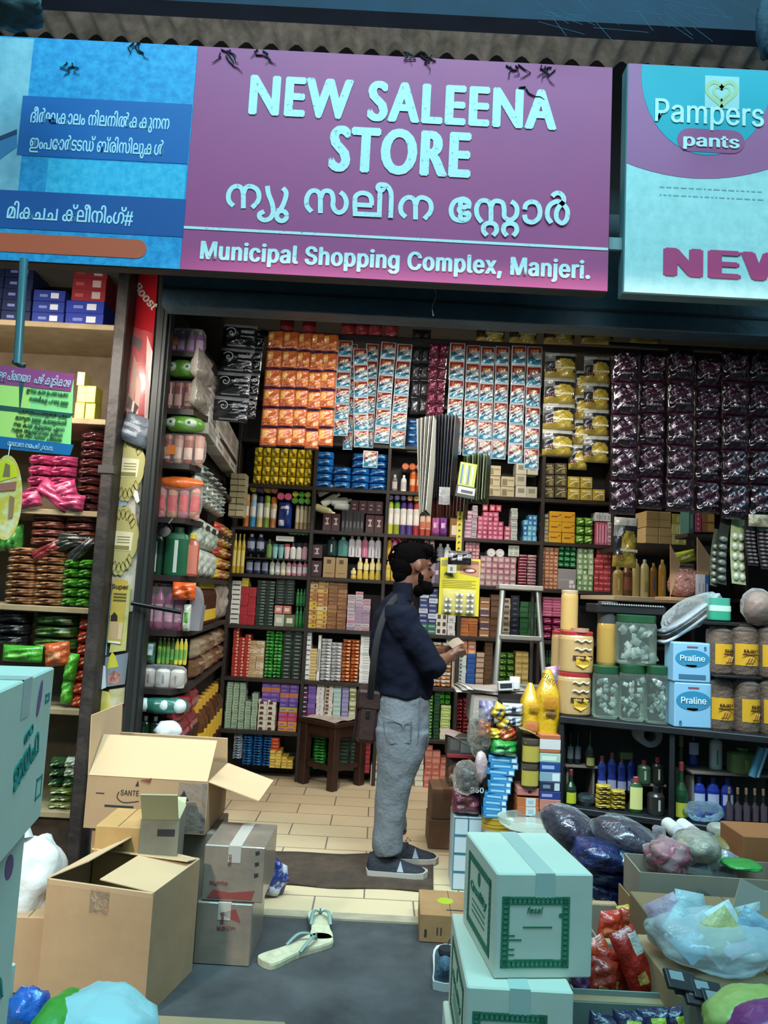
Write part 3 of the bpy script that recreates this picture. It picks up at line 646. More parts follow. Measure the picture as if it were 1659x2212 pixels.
# --- second column
block('oat_box', 'maroon tin box with pale zigzag mark', 'under the lying white soaps', 'box', (697, 1108, 735, 1139), 2, 1, '#3a1418', [(.3, .65, .7, .75, '#b4a0a0'), (.45, .45, .6, .65, '#b4a0a0'), (.3, .35, .7, .45, '#b4a0a0')], d=.12, skip=())
block('black_carton', 'black perfume carton', 'between the maroon tins', 'carton', (738, 1102, 787, 1139), 6, 1, ['#141418', '#1c1a20'], [(.35, .2, .65, .5, '#6a6a72')], d=.1)
block('oat_box', 'maroon tin box with pale zigzag mark', 'by the deodorant cans', 'box', (790, 1112, 829, 1140), 2, 1, '#3a1418', [(.3, .65, .7, .75, '#b4a0a0'), (.45, .45, .6, .65, '#b4a0a0'), (.3, .35, .7, .45, '#b4a0a0')], d=.12)
block('oat_box', 'dark maroon box', 'in upper layer of maroon tins', 'box', (757, 1081, 828, 1110), 4, 1, '#34141a', [(.35, .6, .7, .7, '#8a747a'), (.3, .3, .65, .4, '#8a747a')], d=.12, snap=False)
for i, (px, py, a, c_) in enumerate(((704, 1068, .5, '#b8bcb4'), (700, 1096, -.3, '#a8a878'), (712, 1091, .6, '#c8ccc0'), (735, 1086, .15, '#c4cac4'), (742, 1093, -.1, '#b8c0b8'))):
    p = W(px, py, BY + .06); w_ = .075
    place(bottlem(w_ * .8, .16, c_, '#d8dcd4', None, .6, 'round', 'lotion_bottle'), 'lotion_bottle', (p.x - .07 * math.cos(a), p.y, p.z), 0, f'white lotion bottle tossed on its side, {ORD[i]} from left, over maroon tins', 'bottle', 'bottles tossed over maroon tins', rot=(0, math.pi / 2 - a, 0))
block('oat_tin', 'round maroon tin with zigzag mark', 'beside upright, upper of two', 'tin', (672, 1176, 697, 1206), 1, 1, '#34121a', [(.3, .65, .7, .75, '#b4a0a0'), (.45, .4, .6, .65, '#b4a0a0'), (.3, .3, .7, .4, '#b4a0a0')], d=.1, snap=False)
block('oat_tin', 'round maroon tin with zigzag mark', 'beside upright, lower of two', 'tin', (670, 1210, 695, 1243), 1, 1, '#34121a', [(.3, .65, .7, .75, '#b4a0a0'), (.45, .4, .6, .65, '#b4a0a0'), (.3, .3, .7, .4, '#b4a0a0')], d=.1)
block('gold_box', 'gold perfume box with brown square', 'below the teal bottle', 'box', (697, 1203, 750, 1246), 2, 1, ['#a08450'], [(.3, .68, .65, .88, '#4a3424'), (.2, .2, .8, .24, '#7a6030')], d=.13)
row('mouthwash_bottle', 'mouthwash bottle', 'standing on gold boxes', 'bottle', (705, 1158, 752, 1201), 2, lambda i, w_, h_: (bottlem(w_, h_, ('#16383a', '#4a8a86')[i], ('#1c2c2e', '#8ab0ac')[i], ('#a8c0bc', '#2c6a6c')[i], .6, 'jar', 'mouthwash_bottle'), ('dark green mouthwash bottle', 'teal clear mouthwash bottle')[i]), snap=False)
row('powder_bottle', 'white powder bottle with purple label', 'right of teal mouthwash', 'bottle', (752, 1158, 824, 1204), 5, lambda i, w_, h_: bottlem(w_, h_, '#cfcdd2' if i != 2 else '#c86a8c', '#e0dfe2', '#6a5a84' if i != 2 else '#d8a0b4', .6, 'jar', 'powder_bottle', lab=(.06, .45)), snap=False)
row('lotion_bottle', 'yellow lotion bottle', 'beside the brown bag strap', 'bottle', (757, 1204, 824, 1250), 5, lambda i, w_, h_: bottlem(w_, h_ * (.5, 1, .95, 1, 1)[i], '#d2b43a', '#e8e2c8', '#e8dc9c', .6, 'waist', 'lotion_bottle', lab=(.45, .75)))
block('toffee_box', 'yellow and tan carton', 'right of green phials', 'carton', (662, 1252, 708, 1350), 2, 11, ['#b8873c', '#c8a04a', '#c9a92e', '#cdb98a', '#a8703a'], [(.65, .3, .85, .7, '#7a5024'), (.1, .4, .5, .6, '#d8c48a')])
block('toffee_box', 'brown wooden-toned carton', 'right of yellow tan cartons', 'carton', (708, 1256, 749, 1354), 2, 12, ['#8a5c34', '#7c4e2a', '#94683c'], [(.1, .4, .5, .6, '#a07848')])
block('cream_carton', 'silver pink cream carton', 'left of the man\'s back', 'carton', (750, 1278, 800, 1355), 3, 11, ['#b8aab4', '#c08a9a', '#9a86a0', '#c8c4c4'], [(.1, .3, .9, .6, '#8a7088')], hs=[10, 11, 9])
# --- third column
row('air_freshener', 'fruit scent spray can', 'level with man\'s head, upper shelf', 'spray can', (836, 1083, 907, 1147), 5,
    lambda i, w_, h_: (canm(w_ / 2, h_, '#d8d4cc', ('#a4b82e', '#5f9a2e', '#4a2a80', '#54307e', '#b83a3a')[i], ('#b8b82e', '#8a9a2e', '#4a3a80', '#503c88', '#a82a34')[i], '#e6e2da', .8, 'air_freshener'), ('lime-capped fruit spray can', 'green-capped fruit spray can', 'first purple-capped fruit spray can', 'second purple-capped fruit spray can', 'red-capped fruit spray can')[i]))
ends('air_freshener', 'lying scent can with coloured cap', 'above the fruit spray cans', 'spray can', (837, 1069, 907, 1082), 5, 1, ['#4f3f94', '#54459a', '#4f3f94', '#b8763a', '#c8a23a'])
row('air_freshener', 'cherry scent spray can', 'right of the red cap', 'spray can', (907, 1112, 932, 1150), 2, lambda i, w_, h_: canm(w_ / 2, h_ * 1.1, '#d8b4a0', '#b8a090', '#b0402e', '#c86a4a', .86, 'air_freshener'))
block('pad_pack', 'pink purple pad pack', 'below hanging leaflet fan', 'pack', (934, 1100, 968, 1151), 2, 1, ['#b8589c', '#7a4496'], [(.2, .3, .7, .5, '#d8a4c8')], 'P', d=.08)
block('brown_tub_box', 'brown carton with cream label', 'left of hanging yellow card', 'carton', (972, 1108, 992, 1152), 1, 1, '#8a5a2a', [(.2, .1, .8, .5, '#d0c8b4')])
row('deo_can', 'pink deodorant can', 'behind the man\'s head', 'spray can', (835, 1165, 882, 1210), 4, lambda i, w_, h_: canm(w_ / 2, h_, '#d898b0' if i else '#d8a42a', '#d84a7e' if i else '#d09a2a', '#c85a86' if i else '#c08a1e', '#e8d0d8' if i else None, .85, 'deo_can'), snap=False)
ends('deo_can', 'lying can with pink cap', 'above the man\'s head', 'spray can', (842, 1155, 880, 1167), 3, 1, ['#d04a86'])
row('lotion_bottle', 'yellow lotion bottle', 'just left of the man\'s nape', 'bottle', (832, 1212, 856, 1252), 2, lambda i, w_, h_: bottlem(w_, h_, '#cca42e', '#d8c88a', '#d8bc4a', .6, 'round', 'lotion_bottle'))
row('powder_bottle', 'pale pink can', 'above the man\'s forehead', 'bottle', (916, 1160, 940, 1206), 2, lambda i, w_, h_: canm(w_ / 2, h_, '#d8b8c4', '#b8a0b0', '#c89ab0', None, .85, 'powder_bottle'), snap=False)
row('lotion_bottle', 'tall plain bottle', 'left of the dental card', 'bottle', (944, 1174, 976, 1212), 2, lambda i, w_, h_: bottlem(w_, h_, ('#8a8e94', '#d8dcdc')[i], ('#a0a4a8', '#e4e6e6')[i], ('#5c6068', '#c8cccc')[i], .6, 'round', 'lotion_bottle'), snap=False)
block('cream_carton', 'small dim carton', 'in front of the man\'s beard', 'carton', (918, 1212, 950, 1254), 3, 1, ['#5a5060', '#d0cccc', '#8a7890'], [(.2, .4, .8, .6, '#b8b0b8')])
block('diaper_small', 'navy white pack', 'in front of the man\'s chest', 'pack', (906, 1270, 945, 1358), 2, 9, ['#23305e', '#b8c0cc', '#2c3c70', '#1f6a4a'], [(.1, .4, .8, .7, '#8a9ac0')], pick=lambda c, k: 3 if k < 2 else (k + c) % 3)
block('biscuit_box', 'white box with two brown eggs', 'below the dental card', 'box', (942, 1325, 966, 1362), 1, 3, '#d0ccc4', [(.1, .2, .4, .8, '#4a3a34'), (.6, .2, .9, .8, '#4a3a34')])
block('white_carton', 'narrow white carton', 'right of the egg boxes', 'carton', (967, 1280, 984, 1395), 1, 7, '#c8c8c4', [(.2, .2, .7, .6, '#989c9c')], snap=False, z=W(975, 1395, BY).z)
block('noodle_pack', 'orange and white packet', 'beneath the man\'s hand', 'packet', (932, 1388, 976, 1479), 2, 12, ['#c87a3a', '#ccc8bc', '#d8945a'], [(.1, .3, .5, .7, '#e0d4bc')], 'P', d=.08, pick=lambda c, k: (0, 1, 2, 1)[k % 4])
block('cream_carton', 'slim cream carton', 'right of orange white packets', 'carton', (977, 1392, 988, 1482), 1, 1, '#b8aa90', [(.2, .1, .8, .9, '#8a7c64')])
block('green_soap', 'bright green soap', 'at the man\'s hip', 'soap', (918, 1503, 936, 1594), 1, 13, ['#3c9a22', '#54ae34'], [(.2, .4, .8, .7, '#a8d87a')], 'P', d=.09)
block('dark_soap', 'deep green soap', 'right of the bright green soaps', 'soap', (937, 1490, 950, 1596), 1, 14, '#0f3a1e', [(.2, .4, .8, .7, '#2c5a3a')])
block('green_soap', 'lime soap in yellow wrap', 'by shelf upright near man\'s hip', 'soap', (951, 1524, 973, 1598), 1, 12, ['#8aae3a', '#b0c07a', '#d0d0b4', '#5ea02a'], [(.2, .4, .8, .7, '#d4dc9a')], pick=lambda c, k: 2 if k < 3 else k % 2)
block('green_soap', 'green soap twin pack', 'above the lime soaps', 'soap', (949, 1490, 975, 1523), 2, 3, ['#3c9a22', '#2f8a1e'], (), 'P', d=.09, snap=False, z=W(962, 1523, BY).z)
block('white_carton', 'white striped carton', 'on floor between the man\'s legs', 'carton', (898, 1604, 916, 1682), 1, 8, '#c4c4b4', [(0, .1, 1, .2, '#7a8a6a')])
block('pink_soap', 'salmon pink soap carton', 'on floor right of the man\'s knee', 'soap', (917, 1610, 968, 1683), 3, 7, ['#b86a62', '#c47c68', '#b05a4a'], [(.2, .3, .8, .6, '#c88a7a')], hs=[7, 6, 5])
# --- fourth column
block('orange_box', 'orange brown carton', 'right of the narrow white cartons', 'carton', (994, 1336, 1032, 1372), 2, 3, ['#a85a26', '#b8682e'], [(.1, .4, .9, .6, '#8a4a1e')])
block('choc_box', 'chocolate and white carton', 'left of the ladder, upper', 'carton', (1036, 1290, 1058, 1375), 1, 6, ['#8a5c38', '#5a4458', '#a06a3c'], [(.1, .15, .9, .35, '#c8c0b4')])
block('choc_box', 'plain brown carton', 'against the ladder, upper', 'carton', (1059, 1284, 1078, 1376), 1, 7, ['#5c3a24', '#6b4630'], [(.1, .4, .9, .5, '#7a5a40')])
block('soap_stack', 'orange pink topped soap', 'above printed white soaps', 'soap', (993, 1380, 1028, 1412), 2, 3, ['#c88a4a', '#c86a7a'], [(.2, .3, .8, .7, '#d8b88a')], snap=False, z=W(1010, 1414, BY).z)
block('white_carton', 'white soap with dark mark', 'left of the royal blue cartons', 'soap', (991, 1415, 1007, 1482), 1, 9, '#b8c4bc', [(.1, .2, .4, .7, '#4a5a64')])
block('blue_carton', 'royal blue carton', 'left of brown stack near ladder', 'carton', (1008, 1412, 1027, 1484), 1, 7, '#1a4a94', [(.1, .7, .9, .8, '#3a6ab4')])
block('cream_carton', 'cream brown-lined carton', 'right of the royal blue cartons', 'carton', (1028, 1410, 1045, 1484), 1, 7, '#b49a82', [(0, 0, 1, .2, '#6a4a3a')])
block('choc_box', 'dark brown carton', 'against the ladder, lower', 'carton', (1046, 1385, 1064, 1485), 1, 10, '#54381f', [(.1, .4, .9, .5, '#6e4c2c')])
block('soap_carton', 'shiny red packet', 'behind the newspaper pile', 'packet', (985, 1510, 1014, 1594), 2, 11, ['#8a1c24', '#a02a2e', '#70141c'], [(.2, .4, .8, .6, '#b85a5a')], 'P', d=.09)
block('cream_carton', 'cream photo carton', 'seen between the ladder rails, left', 'carton', (1085, 1292, 1102, 1376), 1, 7, ['#8a7c6c', '#b0a48c'], [(.2, .2, .8, .7, '#54483c')])
block('navy_carton', 'navy soap carton', 'seen between the ladder rails, upper', 'carton', (1103, 1286, 1122, 1378), 1, 8, '#161c2e', [(.3, .4, .7, .55, '#6a7488')])
block('green_soap', 'forest green soap', 'seen between the ladder rails, upper', 'soap', (1123, 1300, 1160, 1378), 2, 7, ['#174a26', '#1f5a2e'], [(.2, .4, .8, .6, '#2f6a3c')])
block('green_soap', 'leaf green soap', 'between the ladder rungs, lower left', 'soap', (1079, 1410, 1112, 1488), 2, 6, ['#3a6a1c', '#467a22'], [(.2, .4, .8, .6, '#6a9a3a')], 'P', d=.09)
block('sandal_soap', 'yellow sandal soap', 'between the ladder rungs, lower right', 'soap', (1113, 1408, 1142, 1490), 2, 7, ['#a88c3a', '#b49a4a'], [(.1, .3, .9, .6, '#c8b47a')])
block('pink_tube_box', 'pink toothpaste box', 'in low pink wall by the ladder', 'toothpaste box', (1172, 1290, 1214, 1332), 2, 7, ['#b84a72', '#c45a80', '#a83a64'], [(.1, .5, .9, .7, '#d89ab4')])
block('pad_pack', 'magenta glossy pack', 'below the pink toothpaste boxes', 'pack', (1172, 1334, 1216, 1384), 2, 3, ['#8a1c4a', '#9c2a58'], [(.2, .4, .8, .6, '#c07a98')], 'P', d=.1, snap=False, z=BZ[2] + .005)
row('green_phial', 'little dark green bottle', 'on shelf below the magenta packs', 'bottle', (1158, 1406, 1200, 1440), 7, lambda i, w_, h_: bottlem(w_, h_, '#1c3a1f', '#4a5a3a', '#3a6a3c', .9, 'round', 'green_phial'), snap=False)
# upper fourth column
block('pink_tube_box', 'small pink white carton', 'upper shelf, left of pink heap', 'carton', (1003, 1103, 1020, 1154), 1, 7, ['#a87494', '#b88aa4'], [(.1, .3, .9, .6, '#d4b8c8')])
block('white_carton', 'small white carton', 'upper shelf, in pink heap', 'carton', (1020, 1092, 1031, 1155), 1, 8, '#b8a8b0', [(.1, .3, .9, .7, '#8a7884')])
block('pink_soap', 'pink soap carton', 'in pink heap on the upper shelf', 'soap', (1032, 1106, 1088, 1158), 5, 6, ['#b8486a', '#c45878', '#a83c60'], [(.2, .2, .7, .7, '#d894a8')], hs=[5, 6, 6, 6, 4])
block('pink_soap', 'red pink tube box', 'tossed over the pink heap', 'soap', (1046, 1090, 1080, 1104), 3, 1, ['#b84458'], [(.2, .2, .8, .7, '#d8a0a8')], snap=False, yaw=.5)
block('white_carton', 'slim white carton', 'right of the pink heap', 'carton', (1104, 1098, 1118, 1160), 1, 9, '#b8bcb8', [(.1, .3, .9, .7, '#8c9494')])
block('pink_soap', 'loose pink soap', 'in front of slim white cartons', 'soap', (1090, 1137, 1103, 1159), 1, 3, '#b8566c', [(.2, .2, .8, .7, '#d8a0a8')])
block('blue_carton', 'bright blue soap', 'beside the shelf upright', 'soap', (1131, 1112, 1160, 1162), 3, 5, ['#2a6aa8', '#3a80b8', '#58a4c8'], [(.2, .2, .7, .7, '#94c8dc')], hs=[4, 5, 5])
block('tooth_brush_box', 'pink toothpaste carton', 'right of hanging dental card', 'toothpaste box', (1004, 1168, 1036, 1215), 4, 6, ['#9a5a64', '#a86a70'], [(.2, .2, .8, .7, '#c89a9c')], snap=False, z=W(1020, 1215, BY).z)
block('pink_soap', 'film-wrapped grey pink soap', 'above the ladder top', 'soap', (1036, 1202, 1115, 1264), 6, 5, ['#9a7a7c', '#a88a88', '#a86a78'], [(.2, .2, .8, .7, '#c4acac')], r=.25)
block('pink_soap', 'rosy film-wrapped soap', 'beside the upright above ladder', 'soap', (1120, 1198, 1161, 1266), 2, 11, ['#b0405a', '#c4bcb8', '#b86a7c'], [(.1, .5, .9, .8, '#d8b0b8')], 'P', d=.08, pick=lambda c, k: 0 if c == 0 else 1 + k % 2)
ends('talc_bottle', 'white bottle lying base out', 'on film-wrapped soaps', 'bottle', (1052, 1184, 1090, 1206), 2, 1, ['#c8c8c8'], l=.18)
block('sachet_card', 'tilted white sachet card', 'leaning above the ladder', 'card', (1098, 1178, 1122, 1202), 1, 1, '#bcc4b8', [(.1, .55, .4, .9, '#98a494'), (.55, .55, .9, .9, '#98a494'), (.1, .1, .4, .45, '#98a494'), (.55, .1, .9, .45, '#98a494')], snap=False, d=.01)
# --- fifth column
block('photo_soap', 'cream soap box with face print', 'under the sachet strips', 'soap', (1052, 1006, 1112, 1071), 2, 3, ['#b4a884'], [(.08, .1, .45, .75, '#7a6a4c'), (.5, .55, .92, .7, '#8a7c5c')], hs=[3, 2], snap=False, z=BZ[5] + .002)
block('photo_soap', 'white cream carton on end', 'beside the dark soaps', 'carton', (1114, 1000, 1162, 1072), 2, 3, ['#b8b4a0', '#a8a48c'], [(.2, .4, .8, .8, '#7c7864')], snap=False, z=BZ[5] + .002, skip={(1, 1)})
def soapbox(nm, txt_, px, py, col, ink, i):
    X0, X1, Z0, Z1 = R(px, py, px + 26, py + 25, BY); o = place(boxm(X1 - X0 - .002, Z1 - Z0 - .002, .1, col, [(.05, .62, .95, .9, col), (.55, .1, .85, .45, '#8a7a4a')]), nm, ((X0 + X1) / 2, BY + .05, Z0 + .001), 0, f'{i} soap box, right of cream cartons', 'soap', 'soaps with heart print')
    txt(txt_, .024, M(ink, .5), o, (0, -.0525, (Z1 - Z0) * .66), bold=.02)
    mb = MB(); ribbon(mb, [(-.035, .02), (0, .045), (.035, .05)], .006, -.0525, M(ink, .5)); mb.build('swoosh_print', o)
for r_ in range(3):
    for c_ in range(2): soapbox('heart_soap', 'Dark', 1172 + 27 * c_, 1000 + 25.5 * r_, '#4c4630', '#c8bc7a', f'dark olive, {ORD[2 - r_]} up in {ORD[c_]} column,')
for c_ in range(3): soapbox('heart_soap', 'White', 1227 + 27 * c_, 1055 + c_, '#b8a02a', '#f0ecc8', f'yellow, {ORD[c_]} in bottom row,')
for c_ in range(2): soapbox('heart_soap', 'White', 1227 + 27 * c_, 1029 + c_, '#b8a02a', '#f0ecc8', f'yellow, {ORD[c_]} in upper row,')
block('white_carton', 'slim white carton', 'left of the yellow soap boxes', 'carton', (1166, 1103, 1175, 1163), 1, 8, '#b0b0ac', [(.1, .3, .9, .6, '#6c7070')])
block('white_carton', 'grey narrow carton', 'touching the yellow soap boxes', 'carton', (1176, 1110, 1185, 1164), 1, 7, ['#7a8490', '#a89a5c'], [(.1, .3, .9, .6, '#c0c0bc')])
def dett(w_, h_, d_, col): return boxm(w_, h_, d_, col, [(.15, .5, .75, .56, '#7a3a1a'), (.15, .42, .6, .48, '#8a4a1e'), (.76, .62, .9, .74, '#8a4a1e')])
block('antiseptic_soap', 'yellow soap box with brown script', 'right of the ladder', 'soap', (1186, 1105, 1243, 1166), 2, 3, '#d29a12', mk=dett)
block('green_pouch', 'lime green pouch', 'right of yellow script soaps', 'pouch', (1246, 1117, 1284, 1167), 2, 3, ['#5c9a2a', '#6ca834'], [(.3, .3, .7, .6, '#a4c878')], 'P', d=.09)
block('white_carton', 'white topped carton', 'over the pink tubes', 'carton', (1286, 1107, 1320, 1126), 4, 1, '#c8cccc', [(.2, .2, .8, .7, '#a4acac')], snap=False)
block('pink_tube_box', 'pink upright tube box', 'right of lime pouches', 'toothpaste box', (1287, 1127, 1312, 1169), 4, 1, ['#c85a7c', '#b84a70'], [(.3, .1, .7, .9, '#e0b0c0')])
block('pink_tube_box', 'pink white small box', 'beside the upright right of pink tubes', 'box', (1312, 1128, 1324, 1169), 1, 5, ['#c890a0', '#d8d0cc'], [(.2, .2, .8, .7, '#a86a7c')])
block('incense_pack', 'orange brown small carton', 'below the yellow script soaps', 'carton', (1167, 1182, 1206, 1276), 4, 11, ['#a86a4a', '#b47854', '#98583a'], [(.2, .25, .8, .6, '#d0a888')])
block('green_wrap', 'emerald film pack', 'right of orange brown cartons', 'pack', (1207, 1178, 1246, 1226), 3, 4, ['#1f7a44', '#2a8a50'], [(.2, .3, .8, .6, '#5ab07a')], 'P', d=.08, snap=False)
block('grey_carton', 'pale grey carton with white stickers', 'below the emerald packs', 'carton', (1205, 1228, 1246, 1278), 1, 1, '#8a868a', [(.05, .45, .95, .5, '#a4a0a4'), (.62, .3, .86, .45, '#d8d8d8'), (.62, .1, .75, .26, '#d8d8d8'), (.8, .1, .93, .26, '#d8d8d8')])
block('bouquet_soap', 'green white floral soap', 'left of red striped packs', 'soap', (1247, 1184, 1282, 1278), 3, 8, ['#8aac7c', '#a4bc94', '#6c9a60'], [(.3, .2, .7, .7, '#d4dcc4')])
block('red_pack', 'red striped tube pack', 'left of gold shampoo bottles', 'pack', (1284, 1206, 1324, 1280), 4, 6, ['#a82f38', '#b83c44'], [(.1, .4, .9, .6, '#d88a8a')])
block('red_pack', 'red wrapped bundle', 'on the red striped packs', 'pack', (1290, 1181, 1326, 1206), 3, 3, ['#98303c', '#a83c48'], [(.1, .4, .9, .6, '#c87a80')], snap=False, z=W(1305, 1206, BY).z)
# top shelf goods
block('yellow_pack', 'yellow noodle pack', 'under the black strips', 'pack', (546, 966, 676, 1043), 7, 4, ['#f0d818', '#f4e02a'], [(.35, .55, .6, .8, '#e8e0b0'), (.55, .15, .85, .42, '#b87a1e')], 'P', d=.12)
block('blue_pack', 'glossy blue pad pack', 'right of the yellow packs', 'pack', (679, 976, 838, 1055), 4, 5, ['#0f6cc0', '#1a7ad0'], [(.3, .45, .75, .62, '#a8d4f0'), (.05, .1, .2, .3, '#d8e4ec')], 'P', d=.13, skip={(1, 3), (1, 4)})
row('orange_tin', 'orange nozzle bottle', 'right of the blue packs', 'bottle', (885, 1016, 913, 1062), 2, lambda i, w_, h_: canm(w_ / 2, h_, '#c85c1e', '#d87a44', '#b84c16', '#e0a880', .84, 'orange_tin'))
row('lotion_bottle', 'white topical bottle', 'left of the orange nozzle bottles', 'bottle', (843, 1024, 882, 1061), 2, lambda i, w_, h_: bottlem(w_ * .7, h_, ('#6c6460', '#d4d4d0')[i], ('#c8c8c4', '#e0e0dc')[i], '#b4b0b0', .8, 'round', 'lotion_bottle'))
ends('orange_tin', 'orange tub lying end out', 'above the orange nozzle bottles', 'tub', (868, 1001, 914, 1016), 3, 1, ['#d07040', '#c8642e'])
block('wipes_blue', 'blue white bordered pack', 'behind the sachet strips, right of blue pads', 'pack', (880, 903, 914, 975), 1, 5, '#1a68b4', [(.05, .05, .95, .12, '#a4c8e4'), (.1, .4, .5, .6, '#8ab8dc')], 'P', d=.1, snap=False)
# ---------------------------------------------------------------- left post, shutter track, poster pillar
b = MB(); xa, xb = W(207, 1200, 3.9).x, W(234, 1200, 3.9).x
b.box(xa, xb, 3.86, 3.99, 0, 3.4, M('#231b18', .6, bump=.3, bs=20, spot='#3a2f29', ss=9, amt=.42, sh=.1), .006); b.box(xa - .012, xb + .004, 3.855, 3.9, 1.93, 1.97, M('#3c3836', .5)); struct('trim_2', b)
b = MB(); xa, xb = W(300, 1200, 3.96).x, W(323, 1200, 3.96).x
tk = M('#2b302f', .5, metal=.3); b.box(xa, xb, 3.93, 4.0, 0, 3.05, tk, .003); b.box(xa + .012, xb - .02, 3.925, 3.935, 0, 3.05, M('#121514', .5)); b.box(xb, xb + .012, 3.95, 4.02, 0, 3.05, M('#1a1d1c', .5)); struct('trim_3', b)
PY = 3.985
def poster(name, label, cat, quad, mat, Y=PY, th=.002, parts=(), lift=0.):
    """flat paper hung on the pillar: corners in photo pixels"""
    pp = [PX(*q, Y) for q in quad]; cx = sum(p[0] for p in pp) / len(pp); cz = sum(p[1] for p in pp) / len(pp)
    o = MB().ext([(x - cx, z - cz) for x, z in pp], -th, 0, mat).build(name, None, (cx, Y - lift, cz), None, label, cat)
    for (nm, qd, m_, ly) in parts:
        MB().ext([(PX(*q, Y)[0] - cx, PX(*q, Y)[1] - cz) for q in qd], -th - .0008 * ly, -th, m_).build(nm, o)
    return o, cx, cz
RED = M('#b81420', .25, coat=.5)
o, cx, cz = poster('drink_banner', 'tall glossy red drink banner at the top of the poster pillar', 'banner', [(255, 905), (318, 925), (342, 588), (277, 582)], RED,
    parts=[('black_print', [(276, 733), (303, 760), (309, 735), (279, 720)], M('#2a1214', .4), 1), ('pale_streak', [(262, 870), (292, 895), (300, 880), (268, 842)], M('#d8d0c4', .5), 1),
           ('splash_print', [(272, 900), (280, 905), (300, 800), (290, 765)], M('#a8876a', .5), 1), ('splash_print', [(286, 910), (296, 915), (306, 830), (299, 800)], M('#b8a08a', .5), 1), ('white_edge', [(311, 930), (318, 925), (330, 760), (318, 725)], M('#c8c4bc', .3), 1)])
p = W(308, 646, PY - .004); txt('Boost', .062, M('#c8c4b4', .5), o, (p.x - cx, -.004, p.z - cz), (math.pi / 2, math.radians(47), 0), bold=.03, w=.165)
# clear plastic sleeve bulging over the banner
b = MB(); q = [PX(x, y, PY) for x, y in ((262, 890), (322, 900), (330, 720), (268, 700))]
def slv(u, v):
    x = (q[0][0] * (1 - u) + q[1][0] * u) * (1 - v) + (q[3][0] * (1 - u) + q[2][0] * u) * v; z = (q[0][1] * (1 - u) + q[1][1] * u) * (1 - v) + (q[3][1] * (1 - u) + q[2][1] * u) * v
    return (x, PY - .006 - .05 * math.sin(math.pi * u) * (1 - v) ** .7 - .006 * math.sin(14 * u + 9 * v), z)
tag(b.grid(slv, 10, 8, film('#ffd8d8', .22, .06)).build('plastic_sleeve'), 'clear crinkled plastic sleeve over the red banner', 'plastic sleeve')
b = MB(); b.pillow(.17, .15, .05, M('#59626e', .35, bump=.4, bs=30), 10, 8, lambda u, v: M('#8f98a4', .4) if .25 < v < .8 and int(v * 10) % 2 and u < .6 else M('#59626e', .35, bump=.4, bs=30), .4, .012, 2)
p = W(284, 958, PY - .03); b.build('grey_pouch', None, p, (0, .35, 0), 'grey printed pouch taped under the red banner', 'pouch')
def ornate(cx_, cy_, nm_, lab):
    p = W(cx_, cy_, PY); o = T('ornate_card', lab, 'sachet card', p)
    g1, g2, g3 = M('#b3ac6a', .4), M('#87803c', .45), M('#d8d4b0', .5); b = MB(); pts = []
    for i in range(48):
        a = 2 * math.pi * i / 48; k_ = 1 + .07 * abs(math.sin(6 * a)); pts.append((.085 * k_ * math.sin(a) * (1 - .25 * max(0, math.cos(a))), -.17 * k_ * math.cos(a)))
    b.ext(pts, -.004, 0, g1); b.build('card', o)
    for a in range(-3, 4):
        for s_ in (1, -1):
            b = MB(); x, z = .062 * math.sin(a * .42), s_ * (.075 + .065 * math.cos(a * .42)); ribbon(b, [(x * .8, z - s_ * .03), (x * .9 + .012, z), (x, z + s_ * .022), (x * .9 - .012, z), (x * .8, z - s_ * .03)], .005, -.006, g2); b.build('petal_print', o)
    b = MB(); b.ext([(-.055 + .0, -.05), (.055, -.05), (.06, .045), (-.05, .05)], -.006, -.004, g3); b.build('label_print', o)
    b = MB(); b.ext([(-.05 + .018 * math.cos(t), .03 + .024 * math.sin(t)) for t in [i * .63 for i in range(10)]], -.008, -.006, M('#6a5a28', .5)); b.build('oval_print', o)
    for k_ in range(3): MB().box(-.02, .045, -.0075, -.006, .018 - .014 * k_, .022 - .014 * k_, g2).build('text_line', o)
    MB().box(-.035, .045, -.0075, -.006, -.045, -.025, g2).build('text_line', o)
ornate(276, 1010, 0, 'olive gold lotus-edged sachet card on the pillar, upper one'); ornate(262, 1168, 1, 'olive gold lotus-edged sachet card on the pillar, lower one')
PAPER = M('#c9c6b6', .8, spot='#a8a494', ss=14, amt=.4, sh=.1)
poster('torn_paper', 'torn whitish paper layer behind the ornate cards on the pillar', 'paper', [(228, 1330), (290, 1320), (312, 950), (252, 945)], PAPER, PY + .012)
poster('blue_paper', 'torn blue print between the two ornate cards', 'paper', [(243, 1098), (272, 1092), (282, 1062), (248, 1058)], M('#6a94b0', .7, spot='#b4c4cc', ss=20), PY + .004)
poster('white_scrap', 'small curled white scrap stuck right of the ornate cards', 'paper scrap', [(288, 1070), (296, 1088), (302, 1082), (298, 1062), (292, 1058)], M('#d8d8d4', .7), PY - .012)
poster('dark_photo', 'narrow dark photo strip along the pillar edge beside the upper card', 'photo', [(292, 1140), (300, 1140), (308, 965), (297, 960)], M('#2a2a2c', .6, spot='#8a8880', ss=25), PY + .003)
o, cx, cz = poster('yellow_card', 'yellow milk-drink card with a child, hung on the pillar', 'card', [(232, 1388), (262, 1392), (276, 1255), (246, 1247)], M('#c2a838', .45, spot='#b8944a', ss=9, amt=.45, sh=.2), PY - .008,
    parts=[('child_print', [(237, 1378), (252, 1382), (254, 1330), (247, 1322), (239, 1335)], M('#c09a70', .6), 1), ('hair_print', [(239, 1342), (254, 1342), (254, 1330), (248, 1322), (240, 1330)], M('#2c1a12', .6), 2), ('glass_print', [(254, 1380), (262, 1381), (266, 1345), (257, 1345)], M('#d0b090', .6), 1), ('white_strip', [(234, 1388), (260, 1391), (260, 1386), (234, 1384)], M('#d8d8d0', .6), 1)])
